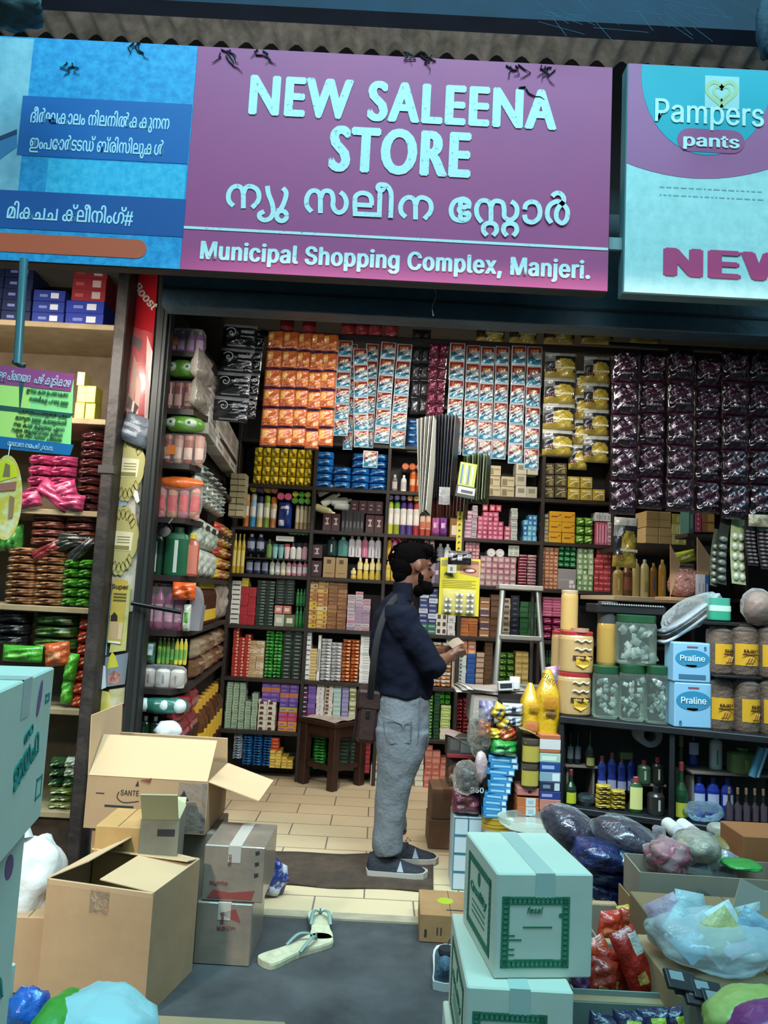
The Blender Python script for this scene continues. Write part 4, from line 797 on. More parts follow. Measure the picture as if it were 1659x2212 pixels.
p = W(261, 1272, PY); txt('Super', .03, M('#2c2a16', .5), o, (p.x - cx, -.004, p.z - cz), bold=.02, w=.085)
for k_ in range(3): MB().box(p.x - cx - .03, p.x - cx + .035, -.004, -.0025, p.z - cz - .03 - .016 * k_, p.z - cz - .022 - .016 * k_, M('#5a5420', .6)).build('text_line', o)
poster('yellow_card', 'pale yellow card mostly hidden behind the child card', 'card', [(236, 1410), (272, 1405), (283, 1262), (262, 1255)], M('#b4ac5a', .5, spot='#c8c47c', ss=10), PY - .004)
poster('blue_strip', 'narrow pale blue strip left of the child card', 'paper strip', [(218, 1415), (230, 1415), (238, 1300), (226, 1298)], M('#7aa0ac', .6), PY)
poster('flower_poster', 'grey poster with a yellow flower and red bowl low on the pillar', 'poster', [(222, 1485), (270, 1478), (278, 1410), (228, 1420)], M('#77808c', .5), PY - .006,
    parts=[('flower_print', [(232, 1445), (256, 1440), (250, 1418), (243, 1408), (236, 1420)], M('#c2b82c', .5), 1), ('bowl_print', [(236, 1478), (258, 1476), (262, 1458), (246, 1448), (232, 1462)], M('#6a2c26', .5, spot='#c88a7a', ss=40), 1)])
poster('white_scrap', 'long torn white paper hanging left of the flower poster', 'paper scrap', [(218, 1490), (229, 1485), (228, 1440), (212, 1430)], M('#d4d4d6', .7), PY - .014)
poster('yellow_card', 'bright yellow card at the foot of the pillar posters', 'card', [(212, 1545), (240, 1535), (236, 1495), (214, 1490)], M('#c4a824', .5, spot='#d8cc7a', ss=14), PY - .002)
poster('white_card', 'white and gold card low on the pillar behind the carton flap', 'card', [(236, 1530), (268, 1520), (270, 1485), (236, 1490)], M('#ccc4a8', .6, spot='#b09a4a', ss=16), PY)

# ---------------------------------------------------------------- neighbouring stall at the left
NY = 4.06; PLK = M('#a08a66', .7, bump=.1, bs=10, spot='#8a7654', ss=8); x0n, x1n = -3.2, W(222, 1200, 4.0).x
ns = T('stall_shelving', 'pale plank shelving of the next stall at the left edge', 'shelf', (-2, NY, 0)); no = Vector(ns.location)
NZ = [W(100, y, NY).z for y in (697, 901, 1100, 1309, 1528, 1750)]
for z in NZ: local(MB().box(x0n, x1n, NY - .02, NY + .5, z - .03, z, PLK, .003), no).build('shelf_board', ns)
local(MB().box(x0n, x1n, NY + .5, NY + .52, 0, 3, M('#6e5a40', .8, spot='#54442f', ss=4)), no).build('back_panel', ns)
local(MB().box(x1n, x1n + .02, NY - .02, NY + .5, 0, 3, M('#4a3c2c', .8)), no).build('side_panel', ns)
local(MB().box(x0n, x1n, NY + .02, NY + .06, .02, NZ[5] - .03, M('#4a3622', .8, spot='#2f2216', ss=12)), no).build('plinth_board', ns)
nb = lambda *a, **k: block(*a, Y=NY + .01, snap=False, **k)
bc = [(.55, .25, .8, .75, '#c4c6d0'), (.2, .35, .45, .6, '#6a78b4')]
nb('biscuit_box', 'navy blue carton', 'at left edge of top stall shelf', 'carton', (-60, 572, 68, 692), 2, 5, '#141c44', bc, d=.2, z=NZ[0], hs=[5, 5])
nb('biscuit_box', 'royal blue carton', 'behind the blue pole', 'carton', (69, 626, 140, 694), 1, 3, '#1d2f86', bc, d=.2, z=NZ[0])
nb('biscuit_box', 'bright blue carton', 'at right end of top stall shelf', 'carton', (140, 648, 226, 697), 1, 2, '#1c2f94', bc, d=.2, z=NZ[0])
nb('biscuit_box', 'red carton', 'on the bright blue cartons', 'carton', (155, 574, 230, 647), 1, 3, '#8a1c24', [(.6, .2, .85, .8, '#b89a9c'), (.1, .3, .35, .6, '#a8444a')], d=.18, z=W(190, 648, NY).z)
nb('tea_box', 'yellow green small box', 'behind hanging price board', 'box', (163, 832, 206, 896), 2, 2, ['#a8a440', '#b4b02e'], [(.1, .1, .9, .9, '#b8b458')], d=.1, z=NZ[1])
nb('tea_box', 'cream topped small box', 'above yellow green boxes', 'box', (166, 803, 200, 832), 2, 1, ['#b4a868'], [(.1, .1, .9, .9, '#c4b87c')], d=.1, z=W(183, 832, NY).z, skip={(1, 0)})
nb('pink_pack', 'shiny pink soft pack', 'under the price board', 'pack', (52, 980, 152, 1066), 2, 4, ['#a8305c', '#b83a68'], (), kind='P', d=.16, z=W(100, 1072, NY).z, gap=1.0)
for i, (px, py, a) in enumerate(((62, 1082, -.2), (108, 1062, .62), (150, 1084, .1), (140, 1055, -.3))):
    p = W(px, py, NY - .03); place(pouchm(.2 if i == 1 else .14, .085, .07, '#b03562', seed=i), 'pink_pack', (p.x, NY - .02, max(NZ[2] + .002, p.z - .05)), 0, f'pink soft pack tossed before the pink stack, {ORD[i]} from left', 'pack', 'tossed pink packs', rot=(0, a, 0))
nb('pink_pack', 'maroon wrapped pack', 'right of the pink packs', 'pack', (162, 930, 216, 1096), 1, 9, ['#4a1a1e', '#5a2220', '#6a2a20'], [(.3, .3, .6, .6, '#7a4a44')], kind='P', d=.16, z=NZ[2])
nb('brown_pack', 'red brown wrapped pack', 'in back row above tan packs', 'pack', (58, 1108, 206, 1176), 2, 4, ['#7a3a28', '#6a3022'], [(.2, .3, .7, .6, '#96584a')], kind='P', d=.12, z=W(130, 1178, NY).z)
nb('tan_pack', 'tan paper wrapped pack', 'on the fourth stall shelf', 'pack', (4, 1182, 130, 1306), 2, 7, ['#c08a5a', '#c8945f', '#b47e50'], [(.5, .3, .9, .65, '#7a4a2a')], d=.2, z=NZ[3], kind='P', r=.5, gap=1.)
nb('green_pack', 'bright green soft pack', 'right of the tan packs', 'pack', (130, 1206, 194, 1306), 2, 5, ['#3c8a1c', '#4a9a26', '#347a18'], [(.2, .5, .7, .8, '#7ab84a')], kind='P', d=.16, z=NZ[3], gap=1.)
nb('green_pack', 'green standing pouch', 'at left edge beside tan packs', 'pouch', (-20, 1130, 40, 1188), 2, 1, ['#2f7a2a', '#3a8a34'], [(.2, .5, .7, .8, '#6aa85a')], kind='P', d=.1, z=W(10, 1190, NY).z)
for i, (px, py, a, c_, nm) in enumerate(((100, 1190, -.5, '#7a1f22', 'red foil pack'), (140, 1178, -.3, '#24261f', 'dark bottle-shaped pack'), (178, 1186, -.75, '#2a2c28', 'black glossy pack'), (150, 1166, .1, '#33342c', 'dark flat pack'))):
    p = W(px, py, NY - .02); place(pouchm(.17, .06, .05, c_, seed=i), 'loose_pack', (p.x, NY + .03, p.z - .02), 0, f'{nm} lying loose on the tan and green packs', 'pack', rot=(0, a, 0))
nb('dark_pack', 'black wrapped pack', 'at left edge of the fifth stall shelf', 'pack', (-20, 1322, 55, 1396), 1, 3, ['#1c1718', '#241c1c'], [(.6, .2, .8, .5, '#4a4448')], kind='P', d=.15, z=W(20, 1398, NY).z)
nb('green_pack', 'dark green film pack', 'behind the orange foil pack', 'pack', (62, 1326, 160, 1402), 1, 3, ['#2f4a18', '#3a5a1c', '#46661f'], [(.3, .3, .5, .7, '#5f8038'), (.75, .3, .92, .6, '#8a9a6a')], kind='P', d=.15, z=W(110, 1406, NY).z)
nb('red_bundle', 'glossy orange red packet', 'by the dark post', 'packet', (158, 1335, 190, 1524), 1, 7, ['#c83a1c', '#b82e18'], [(.2, .4, .7, .7, '#d86a3c')], kind='P', d=.12, z=NZ[4], gap=1.)
for i, (bx, c_, nm, a) in enumerate((((6, 1394, 92, 1430), '#3c9a1e', 'long lime green pack lying left of the orange foil pack', 0), ((97, 1388, 152, 1440), '#c0501f', 'orange foil pack leaning on the fifth stall shelf', -.15), ((132, 1412, 158, 1472), '#46a81e', 'upright lime pack, upper of two left of the orange red packets', .1), ((122, 1470, 148, 1524), '#43a01e', 'upright lime pack, lower of two left of the orange red packets', .03))):
    X0, X1, Z0, Z1 = R(*bx, NY - .03); place(pouchm(X1 - X0, Z1 - Z0, .07, c_, [(.2, .3, .7, .6, '#d88a5a' if i == 1 else '#7ac84a')], seed=i), 'loose_pack', ((X0 + X1) / 2, NY - .03 + .02 * i, Z0), 0, nm, 'pack', rot=(0, a, 0))
nb('leaf_pack', 'dark green white pack', 'on the lowest stall shelf', 'pack', (100, 1640, 164, 1700), 2, 3, ['#1c3a1e', '#2a4a24', '#b4bca8'], [(.2, .3, .7, .6, '#7a9a5c')], kind='P', d=.12, z=W(130, 1704, NY).z)
nb('leaf_pack', 'yellow green stalky pack', 'at front of the lowest stall shelf', 'pack', (96, 1704, 156, 1748), 1, 3, ['#7a8a3a', '#9aa45c', '#5a6a2c'], [(.2, .3, .7, .6, '#c4c8a0')], kind='P', d=.14, z=NZ[5])
# hanging price board and its pole
pb = T('price_board', 'cyan and green printed price board hanging at the left edge', 'board', W(80, 885, 2.9)); po = Vector(pb.location); BYp = 2.9
def q3(b_, x0, y0, x1, y1, mat, dy, nm, lab=None):
    pts = [PX(x0, y1, BYp), PX(x1, y1 + (x1 - x0) * .1, BYp), PX(x1 + 8, y0 + (x1 - x0) * .12, BYp), PX(x0, y0, BYp)]
    return local(MB().ext(pts, BYp - dy, BYp - dy + .004, mat), po).build(nm, pb, label=lab)
q3(0, -50, 784, 152, 962, M('#a4f08c', .5), .004, 'board'); q3(0, -50, 784, 154, 826, M('#b04484', .5), .006, 'heading_band'); q3(0, -50, 822, 60, 962 - 20, M('#d4f070', .5), .0052, 'yellow_tint'); q3(0, -50, 870, 152, 882, M('#2c5a50', .5), .006, 'dark_line'); q3(0, -50, 937, 152, 964, M('#1470b0', .5), .006, 'footer_band'); q3(0, 43, 824, 46, 880, M('#2c5a50', .5), .0062, 'dark_line')
rg = random.Random(11)
def pbt(s, px, py, h, wd, mat): a = W(px, py, BYp - .0075); txt(s, h * BYp / FPX * 1.1, mat, pb, a - po, (math.pi / 2, .07, 0), w=wd * BYp / FPX)
pbt('ളള പ്രതയദ', 30, 822, 18, 70, MLW); pbt('പഴ് കൂടികാഴ', 112, 832, 18, 80, MLW)
dki = M('#2a5a34', .6)
for i, (px, py, wd) in enumerate(((102, 852, 92), (105, 870, 86), (92, 898, 108), (88, 912, 112), (84, 926, 112), (80, 938, 112), (84, 949, 100))):
    pbt(('ഈടട കാര ഉപഭോകതാ', 'സതരീകള പറയു ഉളള', 'പരസയപപെടുതത ചേര', 'മാനൃത ഉളള കേരളതതി', 'നല കാര കൂടുതല ഏററ', 'വളര ആരോഗയ ഇനന', 'പല നിറ വനന ചെയത')[i], px, py, 9, wd, dki)
pbt('സേവന നമപർ ൧൨൩', 65, 968, 10, 100, MLW)
tag(MB().tube([W(52, 560, 2.92), W(38, 786, 2.92)], .016, M('#5a8a94', .35, metal=.6), 10).tube([W(30, 780, 2.92), W(52, 792, 2.92)], .012, M('#2a3a40', .5), 8).build('hanging_pole'), 'blue grey metal pole holding the price board', 'pole')
ot = T('oval_tag', 'yellow oval promo tag hanging under the price board', 'tag', W(15, 1075, 2.85)); oo = Vector(ot.location)
pts = [PX(14 + 34 * math.sin(2 * math.pi * i / 28) - 3 * math.cos(2 * math.pi * i / 28), 1075 + 92 * math.cos(2 * math.pi * i / 28), 2.85) for i in range(28)]
local(MB().ext(pts, 2.846, 2.85, M('#f0c83a', .35, spot='#f4e8c0', ss=22, amt=.45, sh=.1)), oo).build('tag_card', ot)
for q_i, (nm, qd, m_) in enumerate((('yellow_print', [(0, 1040), (36, 1030), (32, 1005), (14, 992), (0, 1000)], M('#f4e018', .4)), ('face_print', [(6, 1030), (22, 1030), (22, 1005), (12, 1000)], M('#9a7a4a', .5)), ('red_print', [(-5, 1062), (34, 1058), (36, 1040), (-5, 1045)], M('#c46a5a', .5)), ('bottle_print', [(18, 1120), (28, 1118), (32, 1075), (22, 1070)], M('#b07a4a', .5)))):
    local(MB().ext([PX(*q_, 2.845) for q_ in qd], 2.8446 - .0006 * q_i, 2.8456 - .0006 * q_i, m_), oo).build(nm, ot)
local(MB().tube([W(18, 985, 2.86), W(22, 960, 2.88)], .0015, WHITE, 5), oo).build('string', ot)

# ---------------------------------------------------------------- side wall shelving and its goods
SFX = lambda Y: -.6315 - .085 * Y
def S(px, py):
    d = _f * FPX + _r * (px - 829.5) + _u * (1106 - py); k_ = -.6315 / (d.x + .085 * d.y)
    return Vector((d.x * k_, d.y * k_, CAMZ + d.z * k_))
sd = T('side_shelving', 'dark wooden shelving along the left wall with short end brackets', 'shelf', (XL, 4.3, 0)); sdo = Vector(sd.location)
EY = 4.12; EZ = [W(390, y, EY).z for y in (760, 885, 1002, 1119, 1244, 1363, 1489)]
for z in EZ + [W(390, 1605, EY).z, W(390, 640, EY).z]:
    b = MB(); xs = [(XL + .005, EY - .02), (SFX(4.2) - .06, EY - .02), (SFX(4.35) + .0, EY + .14), (SFX(5.75), 5.75), (XL + .005, 5.75)]
    n = len(xs); vs = [(x, y, z - .03) for x, y in xs] + [(x, y, z) for x, y in xs]
    b.add(vs, [list(range(n))[::-1], list(range(n, 2 * n))] + [[i, (i + 1) % n, n + (i + 1) % n, n + i] for i in range(n)], M('#2c2220', .5, spot='#1e1716', ss=12)); local(b, sdo).build('shelf_board', sd)
local(MB().box(XL + .002, XL + .02, EY + .0, 5.8, 0, 2.9, M('#1c1715', .7)), sdo).build('back_panel', sd)
local(MB().box(XL + .002, XL + .03, EY - .03, EY + .0, 0, 2.9, M('#231c1a', .6)), sdo).build('upright', sd)
def bundle(name, base, cat, bx, n, col, col2, capc, sh='round', Y=EY, flm='#ffffff', tagc=None, z=None, label=None, a=.2, top=None):
    """bottles shrink-wrapped together as one pack: each bottle a part, plus its film"""
    X0, X1, Z0, Z1 = R(*bx, Y); z0 = z if z is not None else Z0; h = Z1 - z0; w_ = (X1 - X0) / n
    t = T(name, label, cat, ((X0 + X1) / 2, Y + .05, z0 + .001))
    for i in range(n):
        src = bottlem(w_ * .95, h * .96, col[i % len(col)], capc, col2, .75, sh, 'bottle')
        c = copy_tree(src, (-(X1 - X0) / 2 + (i + .5) * w_, 0, 0), (0, 0, RNG.uniform(-.3, .3)), parent=t); c.name = 'bottle'
    m = MB(); m.blob((0, 0, h * .5), (X1 - X0) / 2 * 1.04, w_ * .62, h * .51, film(flm, a, .07), 20, 12, .02, n, p=5); m.build('shrink_film', t)
    if tagc: MB().box(-w_ * .4, w_ * .4, -w_ * .66, -w_ * .64, h * .3, h * .6, M(tagc, .4)).build('price_tag', t, (RNG.uniform(-.3, .3) * (X1 - X0), 0, 0))
    if top: MB().blob((0, -.01, h * .86), (X1 - X0) / 2 * 1.05, w_ * .7, h * .17, M(top, .25, bump=.3, bs=40, coat=.4), 18, 8, .08, 3).build('printed_top', t)
    return t
bundle('shampoo_bundle', '', 'bottle pack', (358, 705, 438, 757), 4, ['#7a3a8a', '#86428f', '#9a6aa8'], '#b894bc', '#a890b0', 'round', tagc='#c8783a', z=EZ[0], label='purple shrink-wrapped bottle pack on the top end bracket')
bundle('shampoo_bundle', '', 'bottle pack', (350, 820, 436, 880), 4, ['#8a2a2a', '#943434', '#a03a34'], '#d8a89a', '#b8705c', 'tube', tagc='#a83028', z=EZ[1], label='dark red shrink-wrapped tube pack on the second bracket')
bundle('shampoo_bundle', '', 'bottle pack', (346, 935, 438, 996), 4, ['#8a3a30', '#c89a84', '#a04a38', '#c08a74'], '#d8b8a4', '#b8705c', 'tube', tagc='#d8742a', z=EZ[2], label='red and peach shrink-wrapped tube pack on the third bracket')
bundle('shampoo_bundle', '', 'bottle pack', (332, 1030, 430, 1114), 4, ['#c88a8a', '#d8a07a', '#c47a84', '#c48a74'], '#d84a4a', '#d87a2a', 'waist', z=EZ[3], top='#d8641e', label='pink bottle pack with orange printed top on the fourth bracket')
bundle('shampoo_bundle', '', 'bottle pack', (306, 1262, 394, 1358), 4, ['#a83a74', '#b04a80'], '#d8a4bc', '#8a3070', 'waist', z=EZ[5], label='magenta shrink-wrapped bottle pack behind the black rod')
bundle('jar_bundle', '', 'jar pack', (298, 1438, 395, 1486), 3, ['#c8c0b8', '#d0ccc8'], '#8a8480', '#5a4a3c', 'jar', z=EZ[6], a=.25, label='white jars wrapped together on the lowest bracket')
for i, (bx, lab) in enumerate((((354, 775, 432, 817), 'green and white pouch lying on the dark red tube pack'), ((350, 896, 440, 936), 'green and white pouch lying on the peach tube pack'))):
    X0, X1, Z0, Z1 = R(*bx, EY); m = MB(); m.blob((0, 0, (Z1 - Z0) / 2), (X1 - X0) / 2, .06, (Z1 - Z0) / 2, M('#5c9a34', .25, coat=.4, bump=.2, bs=40), 18, 10, .04, i, flatb=.2)
    o = m.build('wipe_pouch', None, ((X0 + X1) / 2, EY + .03, Z0 + .002), None, lab, 'pouch')
    for k_ in (-.25, .18): MB().blob((k_ * (X1 - X0), -.03, (Z1 - Z0) * .52), .042, .036, .028, M('#b4ccb8', .3), 12, 8).build('white_print', o)
    for k_ in (-.25, .18): MB().blob((k_ * (X1 - X0), -.062, (Z1 - Z0) * .52), .01, .008, .008, M('#3c5a4a', .4), 8, 6).build('leaf_print', o)
def refill(bx, lab, col, labc, nm='refill_pouch', sh='jar', capc='#10301e'):
    X0, X1, Z0, Z1 = R(*bx, EY); o = place(bottlem(X1 - X0, Z1 - Z0, col, capc, labc, .5, sh, nm, .88, lab=(.06, .72)), nm, ((X0 + X1) / 2, EY + .03, EZ[4] + .001), 0, lab, 'bottle')
refill((321, 1140, 350, 1240), 'slim green handwash bottle with white label, left of its wide twin', '#123a2a', '#b8ccc4'); refill((353, 1134, 408, 1240), 'wide green handwash pouch with white label on the fifth bracket', '#1c5a3c', '#bcd0c8')
refill((396, 1146, 428, 1240), 'slender red bottle with yellow top beside the handwash', '#9a4a3a', '#b86a54', 'slim_bottle', 'round', '#b8a82a')
b = MB(); p = W(358, 1150, EY - .08); b.lathe([(.001, .0), (.032, .004), (.042, .03), (.04, .034), (.028, .01)], M('#141416', .25, metal=.4), 18); b.xf(0, Matrix.Rotation(math.radians(70), 4, 'X'))
o = b.build('ladle', None, p, None, 'black round ladle hanging before the green handwash', 'ladle'); MB().tube([(0, 0, .03), (.03, 0, .075)], .004, M('#c8c8c8', .2, metal=.8), 8).build('handle', o)
tag(MB().tube([W(284, 1303, 3.9), W(392, 1323, 3.9)], .011, M('#121014', .3, metal=.4), 10).build('shutter_rod'), 'black metal rod sticking out in front of the magenta pack', 'rod')
X0, X1, Z0, Z1 = R(374, 1262, 424, 1300, EY); tag(MB().pillow(X1 - X0, Z1 - Z0, .07, M('#d2541a', .25, bump=.3, bs=40, coat=.4), 10, 8, None, .4, .02, 5).build('soup_pack', None, ((X0 + X1) / 2, EY - .02, Z0 + .01)), 'crumpled orange packet on top of the magenta pack', 'packet')
b = MB(); X0, X1, Z0, Z1 = R(405, 1266, 440, 1362, EY + .05)
pts = [(X0, Z0), (X1 - .01, Z0), (X1, Z1 - .1)] + [(X1 - .01 - .05 * (1 - math.cos(t * .3)), Z1 - .1 + .1 * math.sin(t * .3)) for t in range(6)] + [(X0 + .02, Z1 - .05)]
b.ext(pts, EY + .02, EY + .1, M('#7c7a80', .5)); tag(b.build('grey_carton'), 'grey round-topped carton at right of the magenta pack', 'carton')
X0, X1, Z0, Z1 = R(396, 1300, 412, 1358, EY); place(pouchm(X1 - X0, Z1 - Z0, .05, '#b4c0ac', [(.2, .3, .8, .7, '#5c9a4a')]), 'herb_pack', ((X0 + X1) / 2, EY + .0, EZ[5] + .001), 0, 'pale green packet between magenta pack and grey carton', 'packet')
X0, X1, Z0, Z1 = R(302, 1386, 332, 1434, EY); zz = W(350, 1436, EY).z
place(pouchm(X1 - X0, Z1 - Z0, .06, '#3c6a54', [(.15, .4, .85, .9, '#b8c8c4')]), 'foil_pack', ((X0 + X1) / 2, EY + .03, zz), 0, 'silver green foil packet left of the yellow tubes', 'packet')
row('cream_tube', 'yellow green tube', 'above the wrapped white jars', 'tube', (334, 1380, 400, 1434), 7, lambda i, w_, h_: bottlem(w_, h_, ('#8ab03a', '#5c9a34', '#7a8a2c', '#3c6a24', '#c2b834', '#c8bc3a', '#c4b43a')[i], '#d8d49a', '#5ca04a', .8, 'round', 'cream_tube', .95), Y=EY, z=zz)
b = MB(); X0, X1, Z0, Z1 = R(300, 1508, 402, 1546, EY); b.blob((0, 0, (Z1 - Z0) / 2), (X1 - X0) / 2, .06, (Z1 - Z0) / 2, M('#2c6a5c', .25, bump=.2, bs=30, coat=.4), 20, 10, .03, 4, p=3)
o = b.build('wet_wipes', None, ((X0 + X1) / 2, EY + .03, Z0 + .005), None, 'teal and white wet wipe pack below the lowest bracket', 'pack')
for k_ in (-.38, .05, .36): MB().blob((k_ * (X1 - X0), -.03, (Z1 - Z0) * .52), .036, .036, .036, M('#c0d0d0', .3), 12, 8).build('white_print', o)
row('pump_bottle', 'dark green pump bottle', 'below the teal wipes', 'bottle', (296, 1550, 340, 1602), 2, lambda i, w_, h_: bottlem(w_, h_, '#14301f', '#d8d8d8', '#1f4a2c', .8, 'jar', 'pump_bottle', .8), Y=EY, snap=False)
X0, X1, Z0, Z1 = R(336, 1556, 392, 1600, EY - .05); tag(MB().blob((0, 0, .05), (X1 - X0) / 2, .05, (Z1 - Z0) / 2, M('#c8ccd0', .3, bump=.3, bs=20), 16, 10, .08, 9).build('white_pouch', None, ((X0 + X1) / 2, EY - .05, Z0)), 'white plastic pouch just above the open carton', 'pouch')
X0, X1, Z0, Z1 = R(345, 1500, 356, 1600, EY + .05)
# goods on the side shelves, set back along the wall
def sideblock(name, base, place_, cat, box, nc, nr, cols, des=(), kind='B', d=.09, w_=None, h_=None, snapE=True, r=.4, tilt=0.):
    x0, y0, x1, y1 = box; A, B = S(x0, y1), S(x1, y1); zt_ = S((x0 + x1) / 2, y0).z; zb = S((x0 + x1) / 2, y1).z
    if snapE: zb = min(EZ + [W(390, 1605, EY).z], key=lambda t: abs(t - zb)) if min(abs(t - zb) for t in EZ) < .09 else zb
    L = (Vector((B.x, B.y)) - Vector((A.x, A.y))).length; cw, chh = L / nc, (zt_ - zb) / nr; an = math.atan2(B.y - A.y, B.x - A.x); rg = random.Random(int(x0 + y0))
    nx = Vector((math.sin(an), -math.cos(an), 0))
    for c in range(nc):
        for k_ in range(nr):
            col = cols[rg.randrange(len(cols))]; t_ = (c + .5) / nc; p_ = A.lerp(B, t_)
            me = (boxm(cw * .95, chh * .96, d, col, des, r) if kind == 'B' else pouchm(cw * .98, chh * .98, d, col, des, .2) if kind == 'P' else kind(cw * .95, chh * .97, col))
            lb = base + (f', {ORD[k_]} up' if nr > 1 else '') + (f', {ORD[c]} from the street' if nc > 1 else '') + ', ' + place_
            place(me, name, (p_.x - nx.x * (d / 2 + .005), p_.y - nx.y * (d / 2 + .005), zb + k_ * chh + .001), an, lb, cat, base + 's ' + place_ if nc * nr > 1 else None)
sideblock('white_pack', 'small white carton', 'high on the side shelf', 'carton', (446, 905, 540, 1000), 7, 4, ['#c4c4bc', '#aaa89c', '#d0cec8', '#b8a8a4'], [(.2, .3, .8, .6, '#8a8c84')])
sideblock('white_pack', 'white plastic tub', 'on the third side shelf', 'tub', (436, 1020, 488, 1100), 5, 3, ['#a8b4ac', '#b8c4bc', '#98a8a4'], [(.1, .5, .9, .7, '#5c6a64')], 'P')
block('cream_long_box', 'long cream carton', 'in slatted stack by the corner', 'carton', (495, 1022, 528, 1116), 2, 7, ['#a49c74', '#b0a87e'], [(0, 0, 1, .12, '#2c2a20')], Y=5.6, snap=False)
sideblock('white_slab', 'pale green wrapped slab', 'on the fourth side shelf', 'pack', (430, 1120, 470, 1226), 3, 2, ['#a4b8ac', '#94aca0', '#b4c4bc'], [(.2, .6, .8, .8, '#c8d4cc')], 'P')
sideblock('sachet_stack', 'red orange sachet column', 'on the fourth side shelf', 'sachets', (472, 1130, 498, 1232), 3, 5, ['#b83a24', '#c8742a', '#c8a42a', '#a82e2a'], [(.2, .3, .8, .6, '#d8b48a')], 'P')
row('oil_bottle', 'yellow oil bottle', 'beside the navy lotion bottles', 'bottle', (500, 1152, 527, 1238), 3, lambda i, w_, h_: bottlem(w_, h_, '#a8942a', '#8a7c24', '#c8b85a', .8, 'round', 'oil_bottle'), Y=5.6, snap=False)
sideblock('sauce_bottle', 'brown sauce bottle with yellow cap', 'on the fifth side shelf', 'bottle', (437, 1252, 468, 1368), 8, 1, ['#3a1c10'], (), lambda w__, h__, c: bottlem(w__, h__, c, '#c8b81e', '#c4a424', .9, 'round', 'sauce_bottle', .84, lab=(.1, .35)))
sideblock('foil_bag', 'grey foil pouch', 'on the fifth side shelf', 'pouch', (470, 1256, 500, 1352), 3, 1, ['#8c8478', '#9c968a', '#7c766c'], [(.3, .3, .7, .6, '#b4b0a4')], 'P')
sideblock('nut_pouch', 'clear pouch of brown snacks', 'on the sixth side shelf', 'pouch', (426, 1368, 500, 1462), 5, 2, ['#7a6248', '#8a7050', '#6a4c34', '#94866c'], [(.3, .6, .6, .8, '#a89a7c')], 'P', d=.1)
sideblock('sauce_bottle', 'brown bottle with yellow label', 'on the seventh side shelf', 'bottle', (428, 1496, 486, 1602), 10, 1, ['#4a2810', '#5a3414'], (), lambda w__, h__, c: bottlem(w__, h__, c, '#c89a2a', '#cfa82a', .9, 'round', 'sauce_bottle', .84, lab=(.15, .5)))
sideblock('red_pouch', 'dark red pouch', 'before the yellow-labelled bottles', 'pouch', (392, 1500, 426, 1596), 2, 2, ['#8a2430', '#7a1c28'], [(.2, .3, .8, .6, '#a85a5c')], 'P')
sideblock('white_pack', 'tall clear wrapped pack', 'high on the side shelves', 'pack', (440, 770, 478, 880), 2, 2, ['#8a8478', '#9c948a'], [(.2, .3, .8, .6, '#b4aca0')], 'P')
# ---------------------------------------------------------------- strips of packets hung from the ceiling rail
HY = 4.5
b = MB(); z = W(1000, 738, HY).z; b.box(W(560, 720, HY).x, 2.6, HY + .03, HY + .06, z - .02, z + .02, M('#1a1716', .5, metal=.3), .004)
tag(b.build('hanging_rail'), 'dark bar under the ceiling that the packet strips hang from', 'rail')
def strip_of(name, part, label, cat, group, xc, y0, y1, wpx, n, me, Y=HY, tilt=0., sub=None, ymid=None):
    """n packets joined in one hanging strip; the strip is the thing, each packet a part"""
    ym = (y0 + y1) / 2; X = W(xc, ym, Y).x; zt_ = W(xc, y0, Y).z; zb = W(xc, y1, Y).z; h = (zt_ - zb) / n
    t = T(name, label, cat, (X, Y, zt_), (0, tilt, 0), group)
    w_ = wpx * Y / FPX * 1.02; m = me(w_, h)
    for i in range(n):
        c = obj(part, m, t, (RNG.uniform(-.002, .002), RNG.uniform(-.004, .004), -(i + 1) * h), (RNG.uniform(-.03, .03), 0, RNG.uniform(-.08, .08)))
        if sub: sub(c, w_, h, i)
    return t
def foil(c, r=.2, b_=.5): return M(c, r, bump=b_, bs=45, coat=.6)
def orange_pack(w_, h):
    o1, o2, o3, o4, o5 = foil('#b8561e'), foil('#cf7e2e'), foil('#8a3c1c'), foil('#3c1838'), foil('#d89a4a')
    def fn(u, v):
        if v < .08 or v > .95: return o4
        if .08 < u < .42 and .45 < v < .85: return o5
        if .55 < u < .9 and .2 < v < .42: return o2
        if .12 < u < .25 and .86 < v < .95: return o3
        if .1 < u < .6 and .14 < v < .22: return o3
        return o1
    return MB().pillow(w_, h, .035, o1, 12, 14, fn, .4, .006, 3).mesh('orange_pack')
for i, (xc, wp) in enumerate(((588, 36), (622, 34), (652, 30), (680, 30), (708, 34))):
    strip_of('noodle_strip', 'noodle_packet', f'strip of shiny orange packets, {ORD[i]} from left of five orange strips', 'packet strip', 'orange packet strips', xc, 713 + 2 * i, 966 + (i == 3) * 6, wp, 6, orange_pack)
def sachet(w_, h):
    wh, rd_, yl, tl, gy, dk_ = M('#a4aaaa', .25, coat=.4), foil('#6c1e20', .2, .3), foil('#a87c2c', .2, .3), foil('#236a82', .2, .3), foil('#748084', .2, .3), foil('#27404c', .2, .3)
    def fn(u, v):
        if u < .06 or u > .94 or v < .05 or v > .95: return wh
        if v > .8: return rd_
        if v > .66: return yl if .18 < u < .82 and int(u * 24) % 3 else rd_
        if v > .34: return (gy if u + (v - .34) * 1.2 > .75 else rd_ if v > .5 else dk_) if abs(u + v - .95) > .07 else gy
        return tl if v < .24 or u < .6 else dk_
    return MB().pillow(w_, h * .99, .014, wh, 20, 22, fn, .35, .003, 5).mesh('sachet')
